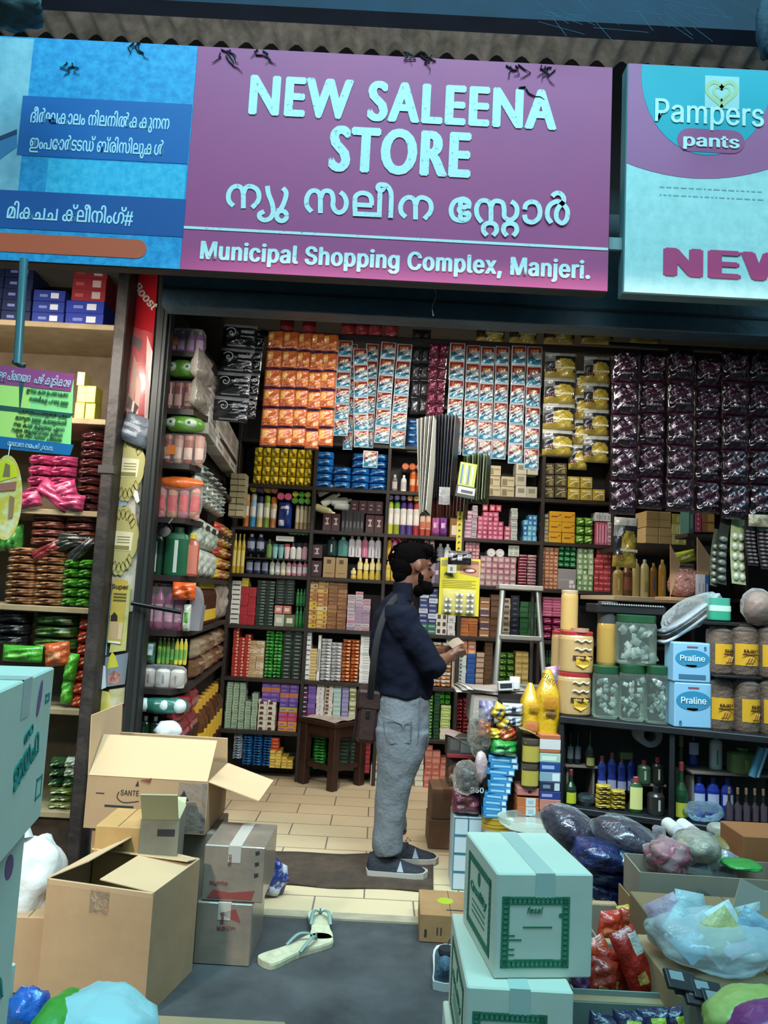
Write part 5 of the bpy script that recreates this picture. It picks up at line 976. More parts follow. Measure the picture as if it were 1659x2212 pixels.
sA = ((741, 735, 942, 31, 0.), (773, 752, 966, 31, -.06), (799, 742, 968, 27, 0), (834, 738, 958, 32, .02), (869, 742, 968, 32, .02), (757, 742, 972, 20, 0))
for i, (xc, y0, y1, wp, tl) in enumerate(sA):
    k_ = ('', 'tilted slightly, ', '', '', '', '')[i]
    strip_of('sachet_strip', 'sachet', (f'strip of red and teal sachets, {k_}{ORD[i]} from left of the left-hand bunch' if i < 5 else 'strip of red and teal sachets at the back of the left-hand bunch'), 'sachet strip', 'left bunch of sachet strips', xc, y0, y1, wp, 6, sachet, HY + (.05 if i in (2, 5) else -.03 if i == 1 else 0), tl)
sB = ((984, 741, 982, 33, 6), (1019, 745, 985, 30, 6), (1050, 748, 992, 30, 6), (1082, 748, 992, 30, 6), (1117, 746, 1002, 31, 6.), (1151, 748, 1014, 32, 6))
for i, (xc, y0, y1, wp, n) in enumerate(sB):
    strip_of('sachet_strip', 'sachet', f'strip of red and teal sachets, {ORD[i]} from left of the right-hand bunch', 'sachet strip', 'right bunch of sachet strips', xc, y0, y1, wp, int(n), sachet, HY + .02 * (i % 2))
p = W(800, 992, HY - .02); place(sachet(.085, .1), 'sachet', (p.x, p.y, p.z - .05), .1, 'single teal sachet hanging low over the blue packs', 'sachet')
def coffee(w_, h):
    k0, k1, k2 = foil('#101318', .18, .35), foil('#7c8288', .3, .3), foil('#2a2e36', .25, .3)
    def fn(u, v):
        if v > .86: return k1
        if .55 < u < .92 and (.62 < v < .7 or .46 < v < .52): return k1
        if .2 < u < .75 and .08 < v < .13: return k1
        return k0
    return MB().pillow(w_, h, .05, k0, 16, 18, fn, .4, .006, 8).mesh('coffee_pack')
def spiral(c, w_, h, i):
    b = MB(); m_ = M('#b0b4b8', .4)
    ribbon(b, [(w_ * (-.2) + a * .0038 * math.cos(a), h * .58 + a * .0034 * math.sin(a)) for a in [k * .6 for k in range(16)]], .005, -.034, m_, False); b.build('spiral_print', c)
strip_of('coffee_strip', 'coffee_packet', 'strip of big black packets with white spiral near the left shelves', 'packet strip', None, 512, 700, 912, 74, 4, coffee, 4.4, .04, spiral)
strip_of('coffee_strip', 'coffee_packet', 'plain black packet strip tucked behind the spiral packets', 'packet strip', None, 552, 708, 905, 30, 4, coffee, 4.56, .04)
def nappy(w_, h):
    y0_, y1_, k_, g_, w0 = foil('#b09a2e', .3, .3), foil('#8f7c2a', .3, .3), foil('#20222a', .3, .3), foil('#6a6e6c', .3, .3), foil('#a9aaa2', .35, .3)
    def fn(u, v):
        if v > .86: return w0
        r = math.hypot((u - .62) * 1.1, (v - .45) * 1.2)
        if r < .36: return y0_ if (u + v) % .3 > .06 else y1_
        if u < .3 and v > .6: return g_
        return k_ if v > .2 else y1_
    return MB().pillow(w_, h, .06, k_, 16, 18, fn, .4, .008, 2).mesh('nappy_pack')
BRN, NVY, CRM = M('#9a5a24', .4), M('#d8d8d0', .4), M('#2c3350', .4)
def nprint(c, w_, h, i):
    txt('MamyPoko', h * .11, M('#e0e0d4', .4), c, (w_ * .1, -.037, h * .40), (math.pi / 2, math.pi, 0), w=w_ * .62, bold=.03)
    txt('10', h * .2, M('#b06a3a', .4), c, (-w_ * .3, -.034, h * .32), (math.pi / 2, math.pi, 0), bold=.0)
for i, (xc, y0, y1, wp, n, Y_) in enumerate(((1208, 762, 985, 68, 4, 4.55), (1288, 770, 1000, 56, 4, 4.55), (1250, 800, 1015, 40, 4, 4.58))):
    strip_of('nappy_strip', 'nappy_packet', ('yellow and dark nappy packet strip right of the sachets', 'yellow and dark nappy packet strip left of the purple strips', 'nappy packet strip half hidden between two others')[i], 'packet strip', 'nappy packet strips', xc, y0, y1, wp, n, nappy, Y_, 0, nprint)
for i, (xc, wp) in enumerate(((1060, 62), (1130, 60), (1208, 66), (1290, 70), (1395, 66))):
    strip_of('nappy_strip', 'nappy_packet', f'dim nappy packet above the rail, {ORD[i]} from left', 'packet strip', 'nappy packets above the rail', xc, 690, 744, wp, 1, nappy, 4.59, 0, nprint)
strip_of('nappy_strip', 'nappy_packet', 'lone yellow nappy packet hanging below the purple strips', 'packet strip', None, 1352, 1118, 1226, 50, 1, nappy, 4.5, .03, lambda c, w_, h, i: (txt('MamyPoko', h * .085, M('#e0e0d4', .4), c, (w_ * .1, -.037, h * .36), (math.pi / 2, math.pi, 0), w=w_ * .7, bold=.03), txt('12', h * .14, M('#b06a3a', .4), c, (-w_ * .28, -.034, h * .24), (math.pi / 2, math.pi, 0))))
def maroon(w_, h):
    a, b_ = foil('#4a1026', .2, .5), foil('#7a2440', .2, .5)
    return MB().pillow(w_, h, .04, a, 8, 10, lambda u, v: b_ if .25 < u < .75 and .3 < v < .7 else a, .4, .008, 4).mesh('maroon_pack')
for i, xc in enumerate((936, 954)):
    strip_of('wrapper_strip', 'wrapped_sweet', f'maroon sweet strip, {ORD[i]} of two between the sachet bunches', 'packet strip', 'maroon sweet strips', xc, 742, 900, 20, 6, maroon, HY + .03 * i, .02)
def dim(w_, h):
    a, b_ = foil('#181a1e', .3, .4), foil('#3c3f44', .3, .4)
    return MB().pillow(w_, h, .03, a, 8, 10, lambda u, v: b_ if (u - .5) ** 2 * 5 + (v - .45) ** 2 * 4 < .3 else a, .4, .004, 4).mesh('black_pack')
for i, xc in enumerate((898, 917)):
    strip_of('wrapper_strip', 'black_packet', f'dark packet strip, {ORD[i]} of two left of the maroon sweets', 'packet strip', 'dark packet strips', xc, 712, 895, 20, 5, dim, HY + .1 + .03 * i)
def redp(w_, h):
    a, b_ = foil('#6a1420', .2, .5), foil('#a03038', .2, .5); return MB().pillow(w_, h, .04, a, 8, 8, lambda u, v: b_ if .2 < v < .6 else a, .4, .006, 2).mesh('red_pack')
for i, xc in enumerate((620, 668, 752, 782, 812, 845)):
    strip_of('wrapper_strip', 'red_packet', f'dim red packet under the shutter housing, {ORD[i]} from left', 'packet strip', 'red packets under the shutter', xc, 688, 736, 30, 1, redp, HY + .12)
# dark toffee strips at right
TY = 3.98
def toffee(w_, h):
    a, r1, r2, t_ = foil('#170b14', .12, .3), foil('#5c4856', .25, .2), foil('#2c1220', .12, .3), foil('#2a1a26', .2, .3)
    def fn(u, v):
        x, z = (u - .5) / .36, (v - .56) / .2; q = x * x + z * z
        if q < .62: return r2
        if q < .8: return r1
        if q < .92: return a
        if q < 1.12: return r1
        if v < .07 or v > .95: return r2
        return t_ if .15 < u < .85 and v > .84 else a
    return MB().pillow(w_, h, .07, a, 26, 26, fn, .42, .012, 7).mesh('toffee_pack')
TI = M('#6a5866', .4)
def tprint(c, w_, h, i):
    txt('Eclairs', h * .1, TI, c, (0, -.043, h * .2), w=w_ * .55)
for i, (xc, y0, y1, n, tl) in enumerate(((1348, 756, 1112, 5, .0), (1409, 758, 1100, 5, .01), (1468, 752, 1106, 5, 0), (1526, 770, 1110, 5, -.01), (1586, 752, 1122, 5, 0), (1642, 756, 1122, 5, 0), (1700, 756, 1122, 5, 0))):
    strip_of('toffee_strip', 'toffee_packet', f'strip of dark purple toffee packets, {ORD[i]} from left', 'packet strip', 'toffee packet strips', xc, y0, y1, 57, n, toffee, TY + .03 * (i % 2), tl, tprint)
b = MB(); z = W(1500, 752, TY).z; b.tube([(W(1318, 752, TY).x, TY + .03, z + .01), (3.0, TY + .03, z + .01)], .012, M('#15161a', .5), 8); tag(b.build('hanging_rail'), 'thin dark bar holding the toffee strips', 'rail')
# hanging leaflets, cards and blister packs
def fan(name, label, bx, n, cols, Y, spread, w_, h_, cat='cards', th=.004, parts='card', tilt=0.):
    X0, X1, Z0, Z1 = R(*bx, Y); t = T(name, label, cat, ((X0 + X1) / 2, Y, Z1), (0, tilt, 0))
    for i in range(n):
        f_ = i / max(1, n - 1) - .5; c = cols[i % len(cols)]
        MB().box(-w_ / 2, w_ / 2, -th / 2, th / 2, -(Z1 - Z0) * h_, 0, M(c, .35), .0005).build(parts, t, (f_ * (X1 - X0) * spread, -.02 * i / n, -.01 * abs(f_)), (0, f_ * .3, 1.15 + .25 * f_))
    return t
fan('magazine_bunch', 'hanging bunch of striped white leaflets right of the blue packs', (905, 905, 938, 1112), 9, ['#b4b4a4', '#54544c', '#c4c4b8', '#3c3c38'], 4.3, .9, .12, 1.0, 'leaflets')
fan('comb_bunch', 'hanging fan of green black toothbrush cards below the sachets', (1010, 985, 1056, 1086), 9, ['#1c2a1c', '#5a6a3a', '#141c16', '#6a7a4a'], 4.2, .9, .14, 1.0, 'cards')
fan('comb_bunch', 'hanging fan of dark blue black cards left of the green fan', (936, 900, 985, 1075), 9, ['#14181e', '#262c36', '#1c2430', '#0f1216'], 4.35, 1., .14, 1.0, 'cards')
fan('comb_bunch', 'hanging fan of rusty red cards below the dark cards', (938, 1035, 1008, 1118), 11, ['#5a2c22', '#3a1c18', '#6a3a2c'], 4.38, 1., .12, 1.0, 'cards')
X0, X1, Z0, Z1 = R(988, 1000, 1026, 1052, 4.1); o = boxm(X1 - X0, Z1 - Z0, .012, '#98a43a', [(.1, .1, .2, .9, '#3a6aa0'), (.3, .1, .4, .9, '#c8ccc0'), (.5, .1, .6, .9, '#3a6aa0'), (.7, .1, .8, .9, '#c8ccc0')]); place(o, 'brush_card', ((X0 + X1) / 2, 4.1, Z0), 0, 'yellow green blister card with blue and white stripes in the fan', 'card', rot=(0, .1, .2))
X0, X1, Z0, Z1 = R(982, 1050, 1026, 1076, 4.08); place(boxm(X1 - X0, Z1 - Z0, .012, '#26302c', [(.08, .3, .95, .9, '#a8aca8'), (.25, .4, .85, .65, '#3c4444')]), 'brush_card', ((X0 + X1) / 2, 4.08, Z0), 0, 'dark card with pale label at the bottom of the fan', 'card', rot=(0, .12, .15))
X0, X1, Z0, Z1 = R(952, 1052, 968, 1090, 4.1); tag(MB().pillow(X1 - X0 + .02, Z1 - Z0, .02, film('#f0f0f0', .4, .1), 6, 6, None, .4, .01, 3).build('clear_pouch', None, ((X0 + X1) / 2, 4.1, Z0)), 'small clear plastic pouch hanging by the rusty cards', 'pouch')
X0, X1, Z0, Z1 = R(986, 1105, 998, 1196, 4.3); o = MB().box(X0, X1, 4.298, 4.302, Z0, Z1, M('#b8a81e', .4)).build('yellow_ruler', None, None, None, 'narrow yellow and black strip hanging above the dental card', 'strip')
for i in range(7): MB().ext([(X0 + .008, Z0 + .02 + .033 * i), (X1 - .006, Z0 + .03 + .033 * i), (X0 + .012, Z0 + .036 + .033 * i)], 4.2965, 4.298, M('#2c2a10', .5)).build('black_mark', o)
# yellow dental card with blister capsules
DY = 4.28; X0, X1, Z0, Z1 = R(949, 1206, 1036, 1330, DY); cx, w_, h_ = (X0 + X1) / 2, X1 - X0, Z1 - Z0
dc = MB().box(-w_ / 2, w_ / 2, 0, .003, 0, h_, M('#c8c022', .4), .001).build('dental_card', None, (cx, DY, Z0), None, 'yellow hanging card with a smile and capsule blisters', 'card')
def dp(nm, poly, m_, ly=1): return MB().ext([(w_ * (u - .5), h_ * v) for u, v in poly], -.0008 * ly - .0005, -.0008 * ly + .0002, M(m_, .4)).build(nm, dc)
ell = lambda cu, cv, ru, rv, a0=0, a1=2 * math.pi, n=16: [(cu + ru * math.cos(a0 + (a1 - a0) * i / n), cv + rv * math.sin(a0 + (a1 - a0) * i / n)) for i in range(n)]
dp('face_print', [(.5, .74), (.98, .68), (.98, .95), (.55, .95), (.48, .84)], '#b48464'); dp('lips_print', ell(.74, .79, .17, .05), '#7a3a34', 2); dp('teeth_print', ell(.74, .795, .12, .025), '#d8d0c4', 3); dp('dark_print', [(.55, .9), (.95, .9), (.95, .96), (.6, .97)], '#8a5a4a', 2)
dp('leaf_print', [(.1, .7), (.35, .66), (.3, .74), (.15, .75)], '#3a4a1c'); dp('label_print', [(.03, .85), (.18, .86), (.18, .96), (.03, .96)], '#8a8a4a')
for i in range(5): dp('text_line', [(.06, .6 - .03 * i), (.9 - .1 * (i % 2), .6 - .03 * i), (.9 - .1 * (i % 2), .612 - .03 * i), (.06, .612 - .03 * i)], '#8a841e')
X_ = MB().pillow(w_ * .82, h_ * .42, .03, film('#f4f8ec', .35, .08, .3), 8, 8, None, .3, 0).build('blister', dc, (0, -.008, h_ * .03))
for r_ in range(4):
    for c_ in range(3):
        if r_ == 3 and c_ == 0: continue
        b = MB(); b.lathe([(.002, -.021), (.01, -.017), (.0105, .017), (.002, .021)], M('#c8c8bc', .3), 10); b.lathe([(.0108, -.007), (.0108, .007)], M('#6a6c64', .3), 10); b.xf(0, Matrix.Rotation(math.pi / 2, 4, 'Y'))
        b.build('capsule', dc, (w_ * (-.27 + .27 * c_), -.014, h_ * (.07 + .095 * r_)))
X0, X1, Z0, Z1 = R(968, 1190, 1018, 1220, DY - .05); place(pouchm(X1 - X0, Z1 - Z0, .03, '#17181a', [(.4, .3, .6, .7, '#a8a8a8'), (.05, .5, .2, .8, '#8a8c90'), (.8, .5, .95, .8, '#8a8c90')]), 'shaver_pack', ((X0 + X1) / 2, DY - .05, Z0), 0, 'crumpled black packet clipped over the dental card', 'packet')
X0, X1, Z0, Z1 = R(966, 1216, 986, 1238, DY - .04); place(boxm(X1 - X0, Z1 - Z0, .006, '#b4b4a8', [(.3, .2, .6, .6, '#6a6a60')]), 'white_tag', ((X0 + X1) / 2, DY - .045, Z0), 0, 'small white tag on the top left of the dental card', 'tag')
# blister cards at the far right
def blister(nm, lab, bx, Y, col, bl, nr, nc, tilt, dome=.016, seed=0):
    X0, X1, Z0, Z1 = R(*bx, Y); w_, h_ = X1 - X0, Z1 - Z0
    o = MB().grid(lambda u, v: ((u - .5) * w_, .03 * math.sin(2.2 * v + seed), h_ * v), 4, 8, M(col, .35, bump=.2, bs=30)).build(nm, None, ((X0 + X1) / 2, Y, Z0), (0, tilt, .3), lab, 'card')
    for r_ in range(nr):
        for c_ in range(nc):
            v = (r_ + .5) / nr * .72 + .03; b = MB().blob((0, 0, 0), w_ / nc * .4, dome, h_ * .72 / nr * .4, M(bl, .12, coat=.8), 10, 7); b.build('bubble', o, ((c_ + .5 - nc / 2) * w_ / nc * .9, .03 * math.sin(2.2 * v + seed) - .006, h_ * v))
blister('razor_card', 'pale green card of clear bubbles, brightest of the hanging cards at right', (1578, 1110, 1615, 1262), 4.0, '#9aa878', '#b8c4ac', 5, 2, .06)
blister('razor_card', 'dark curled bubble card left of the pale green card', (1545, 1118, 1572, 1262), 3.98, '#2a302a', '#6c746c', 6, 1, .14)
blister('razor_card', 'grey green bubble card at the left of the hanging cards', (1532, 1140, 1552, 1266), 4.0, '#4a5240', '#848c7a', 6, 1, .16)
blister('sweet_chain', 'dark chain of small wrapped cubes right of the pale green card', (1614, 1118, 1642, 1222), 3.96, '#2a2426', '#5c5456', 9, 2, 0, .014)
blister('sweet_chain', 'dark chain of small wrapped cubes at the right picture edge', (1641, 1112, 1676, 1230), 3.97, '#2a2426', '#6a6060', 10, 2, 0, .014)
b = MB(); X0, X1, Z0, Z1 = R(1615, 1112, 1662, 1138, 3.95); b.pillow(X1 - X0, Z1 - Z0, .02, M('#b0aa8c', .4, spot='#54503c', ss=40), 8, 6, None, .4, .004); tag(b.build('card_top', None, ((X0 + X1) / 2, 3.94, Z0)), 'cream printed header card above the dark sweet chains', 'card')
# ---------------------------------------------------------------- stool and ladder
q = F(708, 1710); st_c = Vector((q.x + .01, q.y + .2, .006)); th_ = math.radians(50)
stool = T('stool', 'dark brown wooden stool with paper on its seat before the back shelves', 'stool', st_c, (0, 0, th_)); SWD = M('#3a2018', .4, bump=.1, bs=20, spot='#2a1610', ss=9); hs_ = .17; SH = .47
MB().box(-hs_ - .02, hs_ + .02, -hs_ - .02, hs_ + .02, SH - .03, SH, SWD, .005).build('seat', stool)
for sx_ in (-1, 1):
    for sy_ in (-1, 1): MB().box(-.03, .03, -.03, .03, 0, SH - .03, SWD, .004).build('leg', stool, (sx_ * (hs_ - .028), sy_ * (hs_ - .028), 0))
for s_ in (-1, 1):
    for z_, hh in ((.13, .035), (.36, .08)):
        MB().box(-hs_ + .05, hs_ - .05, -.014, .014, z_, z_ + hh, SWD, .003).build('rail' if z_ < .3 else 'apron', stool, (0, s_ * (hs_ - .028), 0)); MB().box(-.014, .014, -hs_ + .05, hs_ - .05, z_, z_ + hh, SWD, .003).build('rail' if z_ < .3 else 'apron', stool, (s_ * (hs_ - .028), 0, 0))
b = MB(); rg = random.Random(4)
b.grid(lambda u, v: (-.17 + .33 * u, -.16 + .31 * v, .004 + .008 * abs(math.sin(7 * u + 3 * v)) + (.0 if .1 < u < .9 else -.003)), 10, 10, M('#b4a89c', .8, spot='#7c6c64', ss=22, amt=.4, sh=.06))
tag(b.build('newspaper', None, st_c + Vector((0, 0, SH + .0)), (0, 0, th_)), 'crumpled newspaper sheet lying on the dark stool', 'newspaper')
LY = 5.25; ALU = M('#9ba09a', .35, metal=.55); tl, tr = W(1086, 1268, LY), W(1162, 1270, LY); z1 = tl.z
lad = T('step_ladder', 'aluminium step ladder standing before the back shelves', 'ladder', ((tl.x + tr.x) / 2, LY, .006)); cxl = (tl.x + tr.x) / 2; hw = (tr.x - tl.x) / 2
for s_ in (-1, 1):
    MB().tube([(s_ * (hw + .0), 0, z1 - .01), (s_ * (hw + .1), -.25, 0)], .02, ALU, 6, flat=.6).build('front_rail', lad); MB().tube([(s_ * (hw - .02), .06, z1 - .02), (s_ * (hw + .06), .42, 0)], .014, M('#54585a', .4, metal=.4), 6).build('rear_rail', lad)
MB().box(-hw - .03, hw + .03, -.04, .1, z1 - .02, z1 + .012, M('#b0b2aa', .4, metal=.3), .004).build('top_tread', lad)
for i, t_ in enumerate((.21, .42, .63, .84)):
    zz = (z1 - .01) * (1 - t_); ww = hw + .1 * t_; MB().box(-ww, ww, -.25 * t_ - .03, -.25 * t_ + .05, zz - .028, zz, ALU, .003).build('tread', lad)
# ---------------------------------------------------------------- the man
MY = 4.12
man = T('person', 'bearded man in navy shirt and grey jeans standing side-on, reading a paper slip', 'person', (W(860, 1850, MY).x, MY, .006)); mo = Vector(man.location)
def P3(px, py, dy=0.): return W(px, py, MY) + Vector((0, dy, 0)) - mo
KX = MY / FPX
def loft(mb, rings, mat, n=20, side=(0, 1, 0), caps=True):
    """closed limb: rings of (centre, half-width in the picture plane, half-depth)"""
    cs = [Vector(r[0]) for r in rings]; vs = []
    for i, (c, a, b_) in enumerate(rings):
        t = (cs[min(i + 1, len(cs) - 1)] - cs[max(i - 1, 0)]).normalized(); s_ = Vector(side); s_ = (s_ - t * s_.dot(t)).normalized(); u_ = s_.cross(t).normalized()
        for k in range(n):
            an = 2 * math.pi * k / n; vs.append(cs[i] + u_ * (a * math.cos(an)) + s_ * (b_ * math.sin(an)))
    fs = [[i * n + k, i * n + (k + 1) % n, (i + 1) * n + (k + 1) % n, (i + 1) * n + k] for i in range(len(cs) - 1) for k in range(n)]
    if caps: fs += [list(range(n))[::-1], list(range((len(cs) - 1) * n, len(cs) * n))]
    mb.add(vs, fs, mat, True)
def fuse(mb, name, parent, mat, vox=.008, it=4, dec=None, loc=None, tex=None):
    """melt overlapping closed shapes into one continuous skin"""
    o = bpy.data.objects.new('tmp', mb.mesh()); COL.objects.link(o)
    m = o.modifiers.new('r', 'REMESH'); m.mode = 'VOXEL'; m.voxel_size = vox; m.use_smooth_shade = True
    s_ = o.modifiers.new('s', 'SMOOTH'); s_.iterations = it; s_.factor = .6
    if tex:
        t_ = bpy.data.textures.new('folds', 'CLOUDS'); t_.noise_scale = tex[0]; t_.noise_depth = 1
        d_ = o.modifiers.new('d', 'DISPLACE'); d_.texture = t_; d_.strength = tex[1]; d_.texture_coords = 'LOCAL'
    dg = bpy.context.evaluated_depsgraph_get(); me = bpy.data.meshes.new_from_object(o.evaluated_get(dg)); bpy.data.objects.remove(o)
    me.materials.clear(); me.materials.append(mat); me.polygons.foreach_set('use_smooth', [True] * len(me.polygons)); me.polygons.foreach_set('material_index', [0] * len(me.polygons))
    return obj(name, me, parent, loc)
SKIN = M('#6a4432', .5, spot='#563426', ss=18, amt=.45, sh=.2)
# skin: head, neck, forearms, hands in one surface
hd = MB()
hc = P3(892, 1228); 
def egg(c, rx, ry, rz, tilt=0.):
    m = MB(); m.blob((0, 0, 0), rx, ry, rz, SKIN, 24, 16); m.xf(0, Matrix.Translation(c) @ Matrix.Rotation(tilt, 4, 'Y')); return m
def merge(a, b_):
    o = len(a.v); a.v += b_.v; a.f += [[i + o for i in f] for f in b_.f]; a.m += [a.mi(SKIN)] * len(b_.f); a.s += b_.s
merge(hd, egg(P3(890, 1212), .098, .078, .105, .3)); merge(hd, egg(P3(906, 1245), .062, .058, .085, .25)); merge(hd, egg(P3(918, 1262), .034, .042, .04))
merge(hd, egg(P3(931, 1238), .018, .014, .022, -.5)); merge(hd, egg(P3(927, 1218), .022, .045, .014)); merge(hd, egg(P3(928, 1252), .014, .024, .01))   # nose, brow, lips
loft(hd, [(P3(862, 1310), .07, .075), (P3(872, 1285), .06, .06), (P3(884, 1250), .056, .056), (P3(892, 1225), .055, .055)], SKIN)
for sd_ in (-1, 1):      # ears on both sides of the head
    e_ = egg(P3(903, 1224, sd_ * .078), .018, .01, .03, .2); merge(hd, e_)
# arms: near arm (street side) and far arm
ELN, WRN = P3(930, 1432, -.17), P3(966, 1418, -.06); ELF, WRF = P3(925, 1430, .2), P3(968, 1408, .07)
SHN, SHF = P3(858, 1318, -.2), P3(868, 1322, .2)
loft(hd, [(ELN, .045, .045), (ELN.lerp(WRN, .5), .038, .036), (WRN, .027, .026), (WRN.lerp(P3(978, 1414, -.04), 1), .034, .022)], SKIN); loft(hd, [(ELF, .045, .045), (ELF.lerp(WRF, .5), .038, .036), (WRF, .027, .026)], SKIN)
def hand(mb, wrist, palm, tips, thumb):
    loft(mb, [(wrist, .027, .02), (wrist.lerp(palm, .5), .036, .018), (palm, .036, .016), (palm + (palm - wrist) * .25, .03, .012)], SKIN, 14, (0, .5, .85))
    for (a, b_, c, r) in tips: loft(mb, [(a, r, r), (a.lerp(b_, .5), r * .98, r * .98), (b_, r * .95, r * .95), (b_.lerp(c, .6), r * .86, r * .86), (c, r * .6, r * .6)], SKIN, 10, (0, .3, .9))
    a, b_, c = thumb; loft(mb, [(a, .013, .013), (b_, .012, .012), (c, .008, .008)], SKIN, 10, (0, .3, .9))
pn = P3(981, 1411, -.035); fl = []
for k in range(4):
    base = pn + Vector((.006, -.022 + .015 * k, .012 - .010 * k)); L_ = (.036, .042, .04, .03)[k]
    fl.append((base, base + Vector((L_, .006, .010)), base + Vector((L_ + .014, .03, .002)), .0085))
hand(hd, WRN, pn, fl, (pn + Vector((-.012, -.02, .014)), pn + Vector((.014, -.012, .034)), pn + Vector((.034, .012, .036))))
pf = P3(984, 1402, .05); fl = []
for k in range(4):
    base = pf + Vector((.006, .022 - .015 * k, .012 - .010 * k)); L_ = (.034, .04, .04, .03)[k]
    fl.append((base, base + Vector((L_, -.006, .010)), base + Vector((L_ + .012, -.032, .004)), .0085))
hand(hd, WRF, pf, fl, (pf + Vector((-.012, .02, .014)), pf + Vector((.012, .01, .034)), pf + Vector((.03, -.012, .038))))
# hidden trunk and legs make it one body
loft(hd, [(P3(862, 1300), .06, .075), (P3(860, 1340), .1, .17), (P3(866, 1420), .105, .15), (P3(868, 1500), .1, .14), (P3(868, 1570), .09, .13)], SKIN)
loft(hd, [(SHN, .045, .045), (SHN.lerp(ELN, .5), .045, .045), (ELN, .042, .042)], SKIN); loft(hd, [(SHF, .045, .045), (SHF.lerp(ELF, .5), .045, .045), (ELF, .042, .042)], SKIN)
for pts in ([(868, 1560, -.07), (845, 1680, -.07), (838, 1800, -.07), (842, 1838, -.07)], [(872, 1560, .08), (862, 1680, .08), (860, 1780, .1), (866, 1815, .12)]):
    loft(hd, [(P3(*q), r, r) for q, r in zip(pts, (.075, .055, .038, .036))], SKIN)
fuse(hd, 'body', man, SKIN, .0055, 2)
# hair cap, beard, eyes
HAIR = M('#050405', .95, bump=.5, bs=90); HAIR.node_tree.nodes['Principled BSDF'].inputs['Specular IOR Level'].default_value = .05; hb = MB(); rg = random.Random(8)
hb.blob(P3(889, 1203), .1, .083, .09, HAIR, 28, 18, .015, 3); hb.blob(P3(876, 1222), .078, .08, .078, HAIR, 22, 14, .012, 5); hb.blob(P3(919, 1190), .05, .066, .04, HAIR, 18, 12, .08, 6); hb.blob(P3(868, 1241), .052, .066, .05, HAIR, 16, 10, .02, 7)
for i in range(140):
    a, e_ = rg.uniform(-1, 1), rg.uniform(.15, 1.4); px, py = 889 + 47 * math.sin(a * 1.9) , 1205 - 36 * math.cos(a * 1.9) ; p = P3(px, py, rg.uniform(-.05, .05)); d_ = Vector((rg.uniform(.0, .03), rg.uniform(-.015, .015), rg.uniform(-.002, .022)))
    hb.tube([p - d_ * .3, p + d_ * .5, p + d_], [.006, .004, .001], HAIR, 5)
hb.build('hair', man)
bd = MB(); bd.blob(P3(914, 1266), .05, .06, .045, HAIR, 20, 14, .05, 2); bd.blob(P3(908, 1250), .024, .07, .056, HAIR, 16, 12, .05, 4); bd.blob(P3(929, 1247), .012, .03, .007, HAIR, 12, 8); bd.blob(P3(924, 1273), .032, .042, .03, HAIR, 16, 12, .06, 9); bd.blob(P3(903, 1272), .04, .062, .04, HAIR, 16, 12, .05, 5); bd.build('beard', man)
for sd_ in (-1, 1):
    e_ = MB(); e_.blob(P3(926, 1228, sd_ * .032), .01, .012, .007, M('#3a2218', .4), 12, 8); e_.blob(P3(928.5, 1230, sd_ * .034), .006, .009, .003, M('#0f0a08', .3), 8, 6); e_.build('eye', man)
# shirt
SH_ = M('#121728', .9, bump=.3, bs=22, spot='#0e1220', ss=14); SH_.node_tree.nodes['Principled BSDF'].inputs['Specular IOR Level'].default_value = .1; sm = MB()
def ringpx(xl, xr, y, dep, dy=0.): c = P3((xl + xr) / 2, y, dy); return (c, (xr - xl) / 2 * KX, dep)
loft(sm, [ringpx(843, 890, 1288, .075), ringpx(828, 893, 1302, .12), ringpx(808, 900, 1330, .195), ringpx(799, 908, 1370, .215), ringpx(798, 920, 1420, .2), ringpx(803, 930, 1455, .19), ringpx(804, 934, 1480, .185), ringpx(803, 930, 1500, .185)], SH_, 28)
loft(sm, [ringpx(846, 888, 1300, .085), ringpx(852, 892, 1272, .074), ringpx(853, 891, 1258, .069)], SH_)
for S_, E_ in ((SHN, ELN), (SHF, ELF)):
    loft(sm, [(S_ + Vector((0, 0, .03)), .06, .05), (S_, .085, .075), (S_.lerp(E_, .35) + Vector((-.012, 0, 0)), .078, .07), (S_.lerp(E_, .75), .068, .064), (E_ + Vector((0, 0, -.01)), .066, .062)], SH_)
    w2 = WRN if S_ is SHN else WRF; loft(sm, [(E_ - (w2 - E_) * .25, .055, .055), (E_, .066, .062), (E_.lerp(w2, .35), .055, .052)], SH_)
fuse(sm, 'shirt', man, SH_, .009, 4, tex=(.09, .022))
cb = MB(); loft(cb, [ringpx(846, 894, 1296, .088), ringpx(848, 896, 1277, .082), ringpx(850, 896, 1259, .077)], SH_, 24, caps=False); cb.build('collar', man)
# jeans
JN = M('#6a7179', .85, bump=.3, bs=55, spot='#585f67', ss=7, amt=.45, sh=.2); jm = MB()
loft(jm, [ringpx(812, 926, 1484, .165), ringpx(806, 928, 1510, .178), ringpx(805, 928, 1560, .188), ringpx(812, 926, 1600, .18), ringpx(820, 918, 1622, .15)], JN, 26)
loft(jm, [ringpx(810, 924, 1570, .1, -.085), ringpx(814, 912, 1620, .1, -.085), ringpx(815, 893, 1670, .088, -.08), ringpx(811, 880, 1720, .078, -.075), ringpx(808, 872, 1770, .07, -.07), ringpx(806, 868, 1800, .068, -.07), ringpx(806, 868, 1822, .066, -.07), ringpx(812, 866, 1834, .06, -.07)], JN, 22)
loft(jm, [ringpx(822, 926, 1570, .1, .085), ringpx(826, 914, 1620, .098, .085), ringpx(830, 890, 1670, .085, .085), ringpx(826, 876, 1720, .072, .09), ringpx(830, 877, 1775, .066, .1), ringpx(836, 882, 1804, .064, .11)], JN, 22)
fuse(jm, 'jeans', man, JN, .008, 3, tex=(.08, .012))
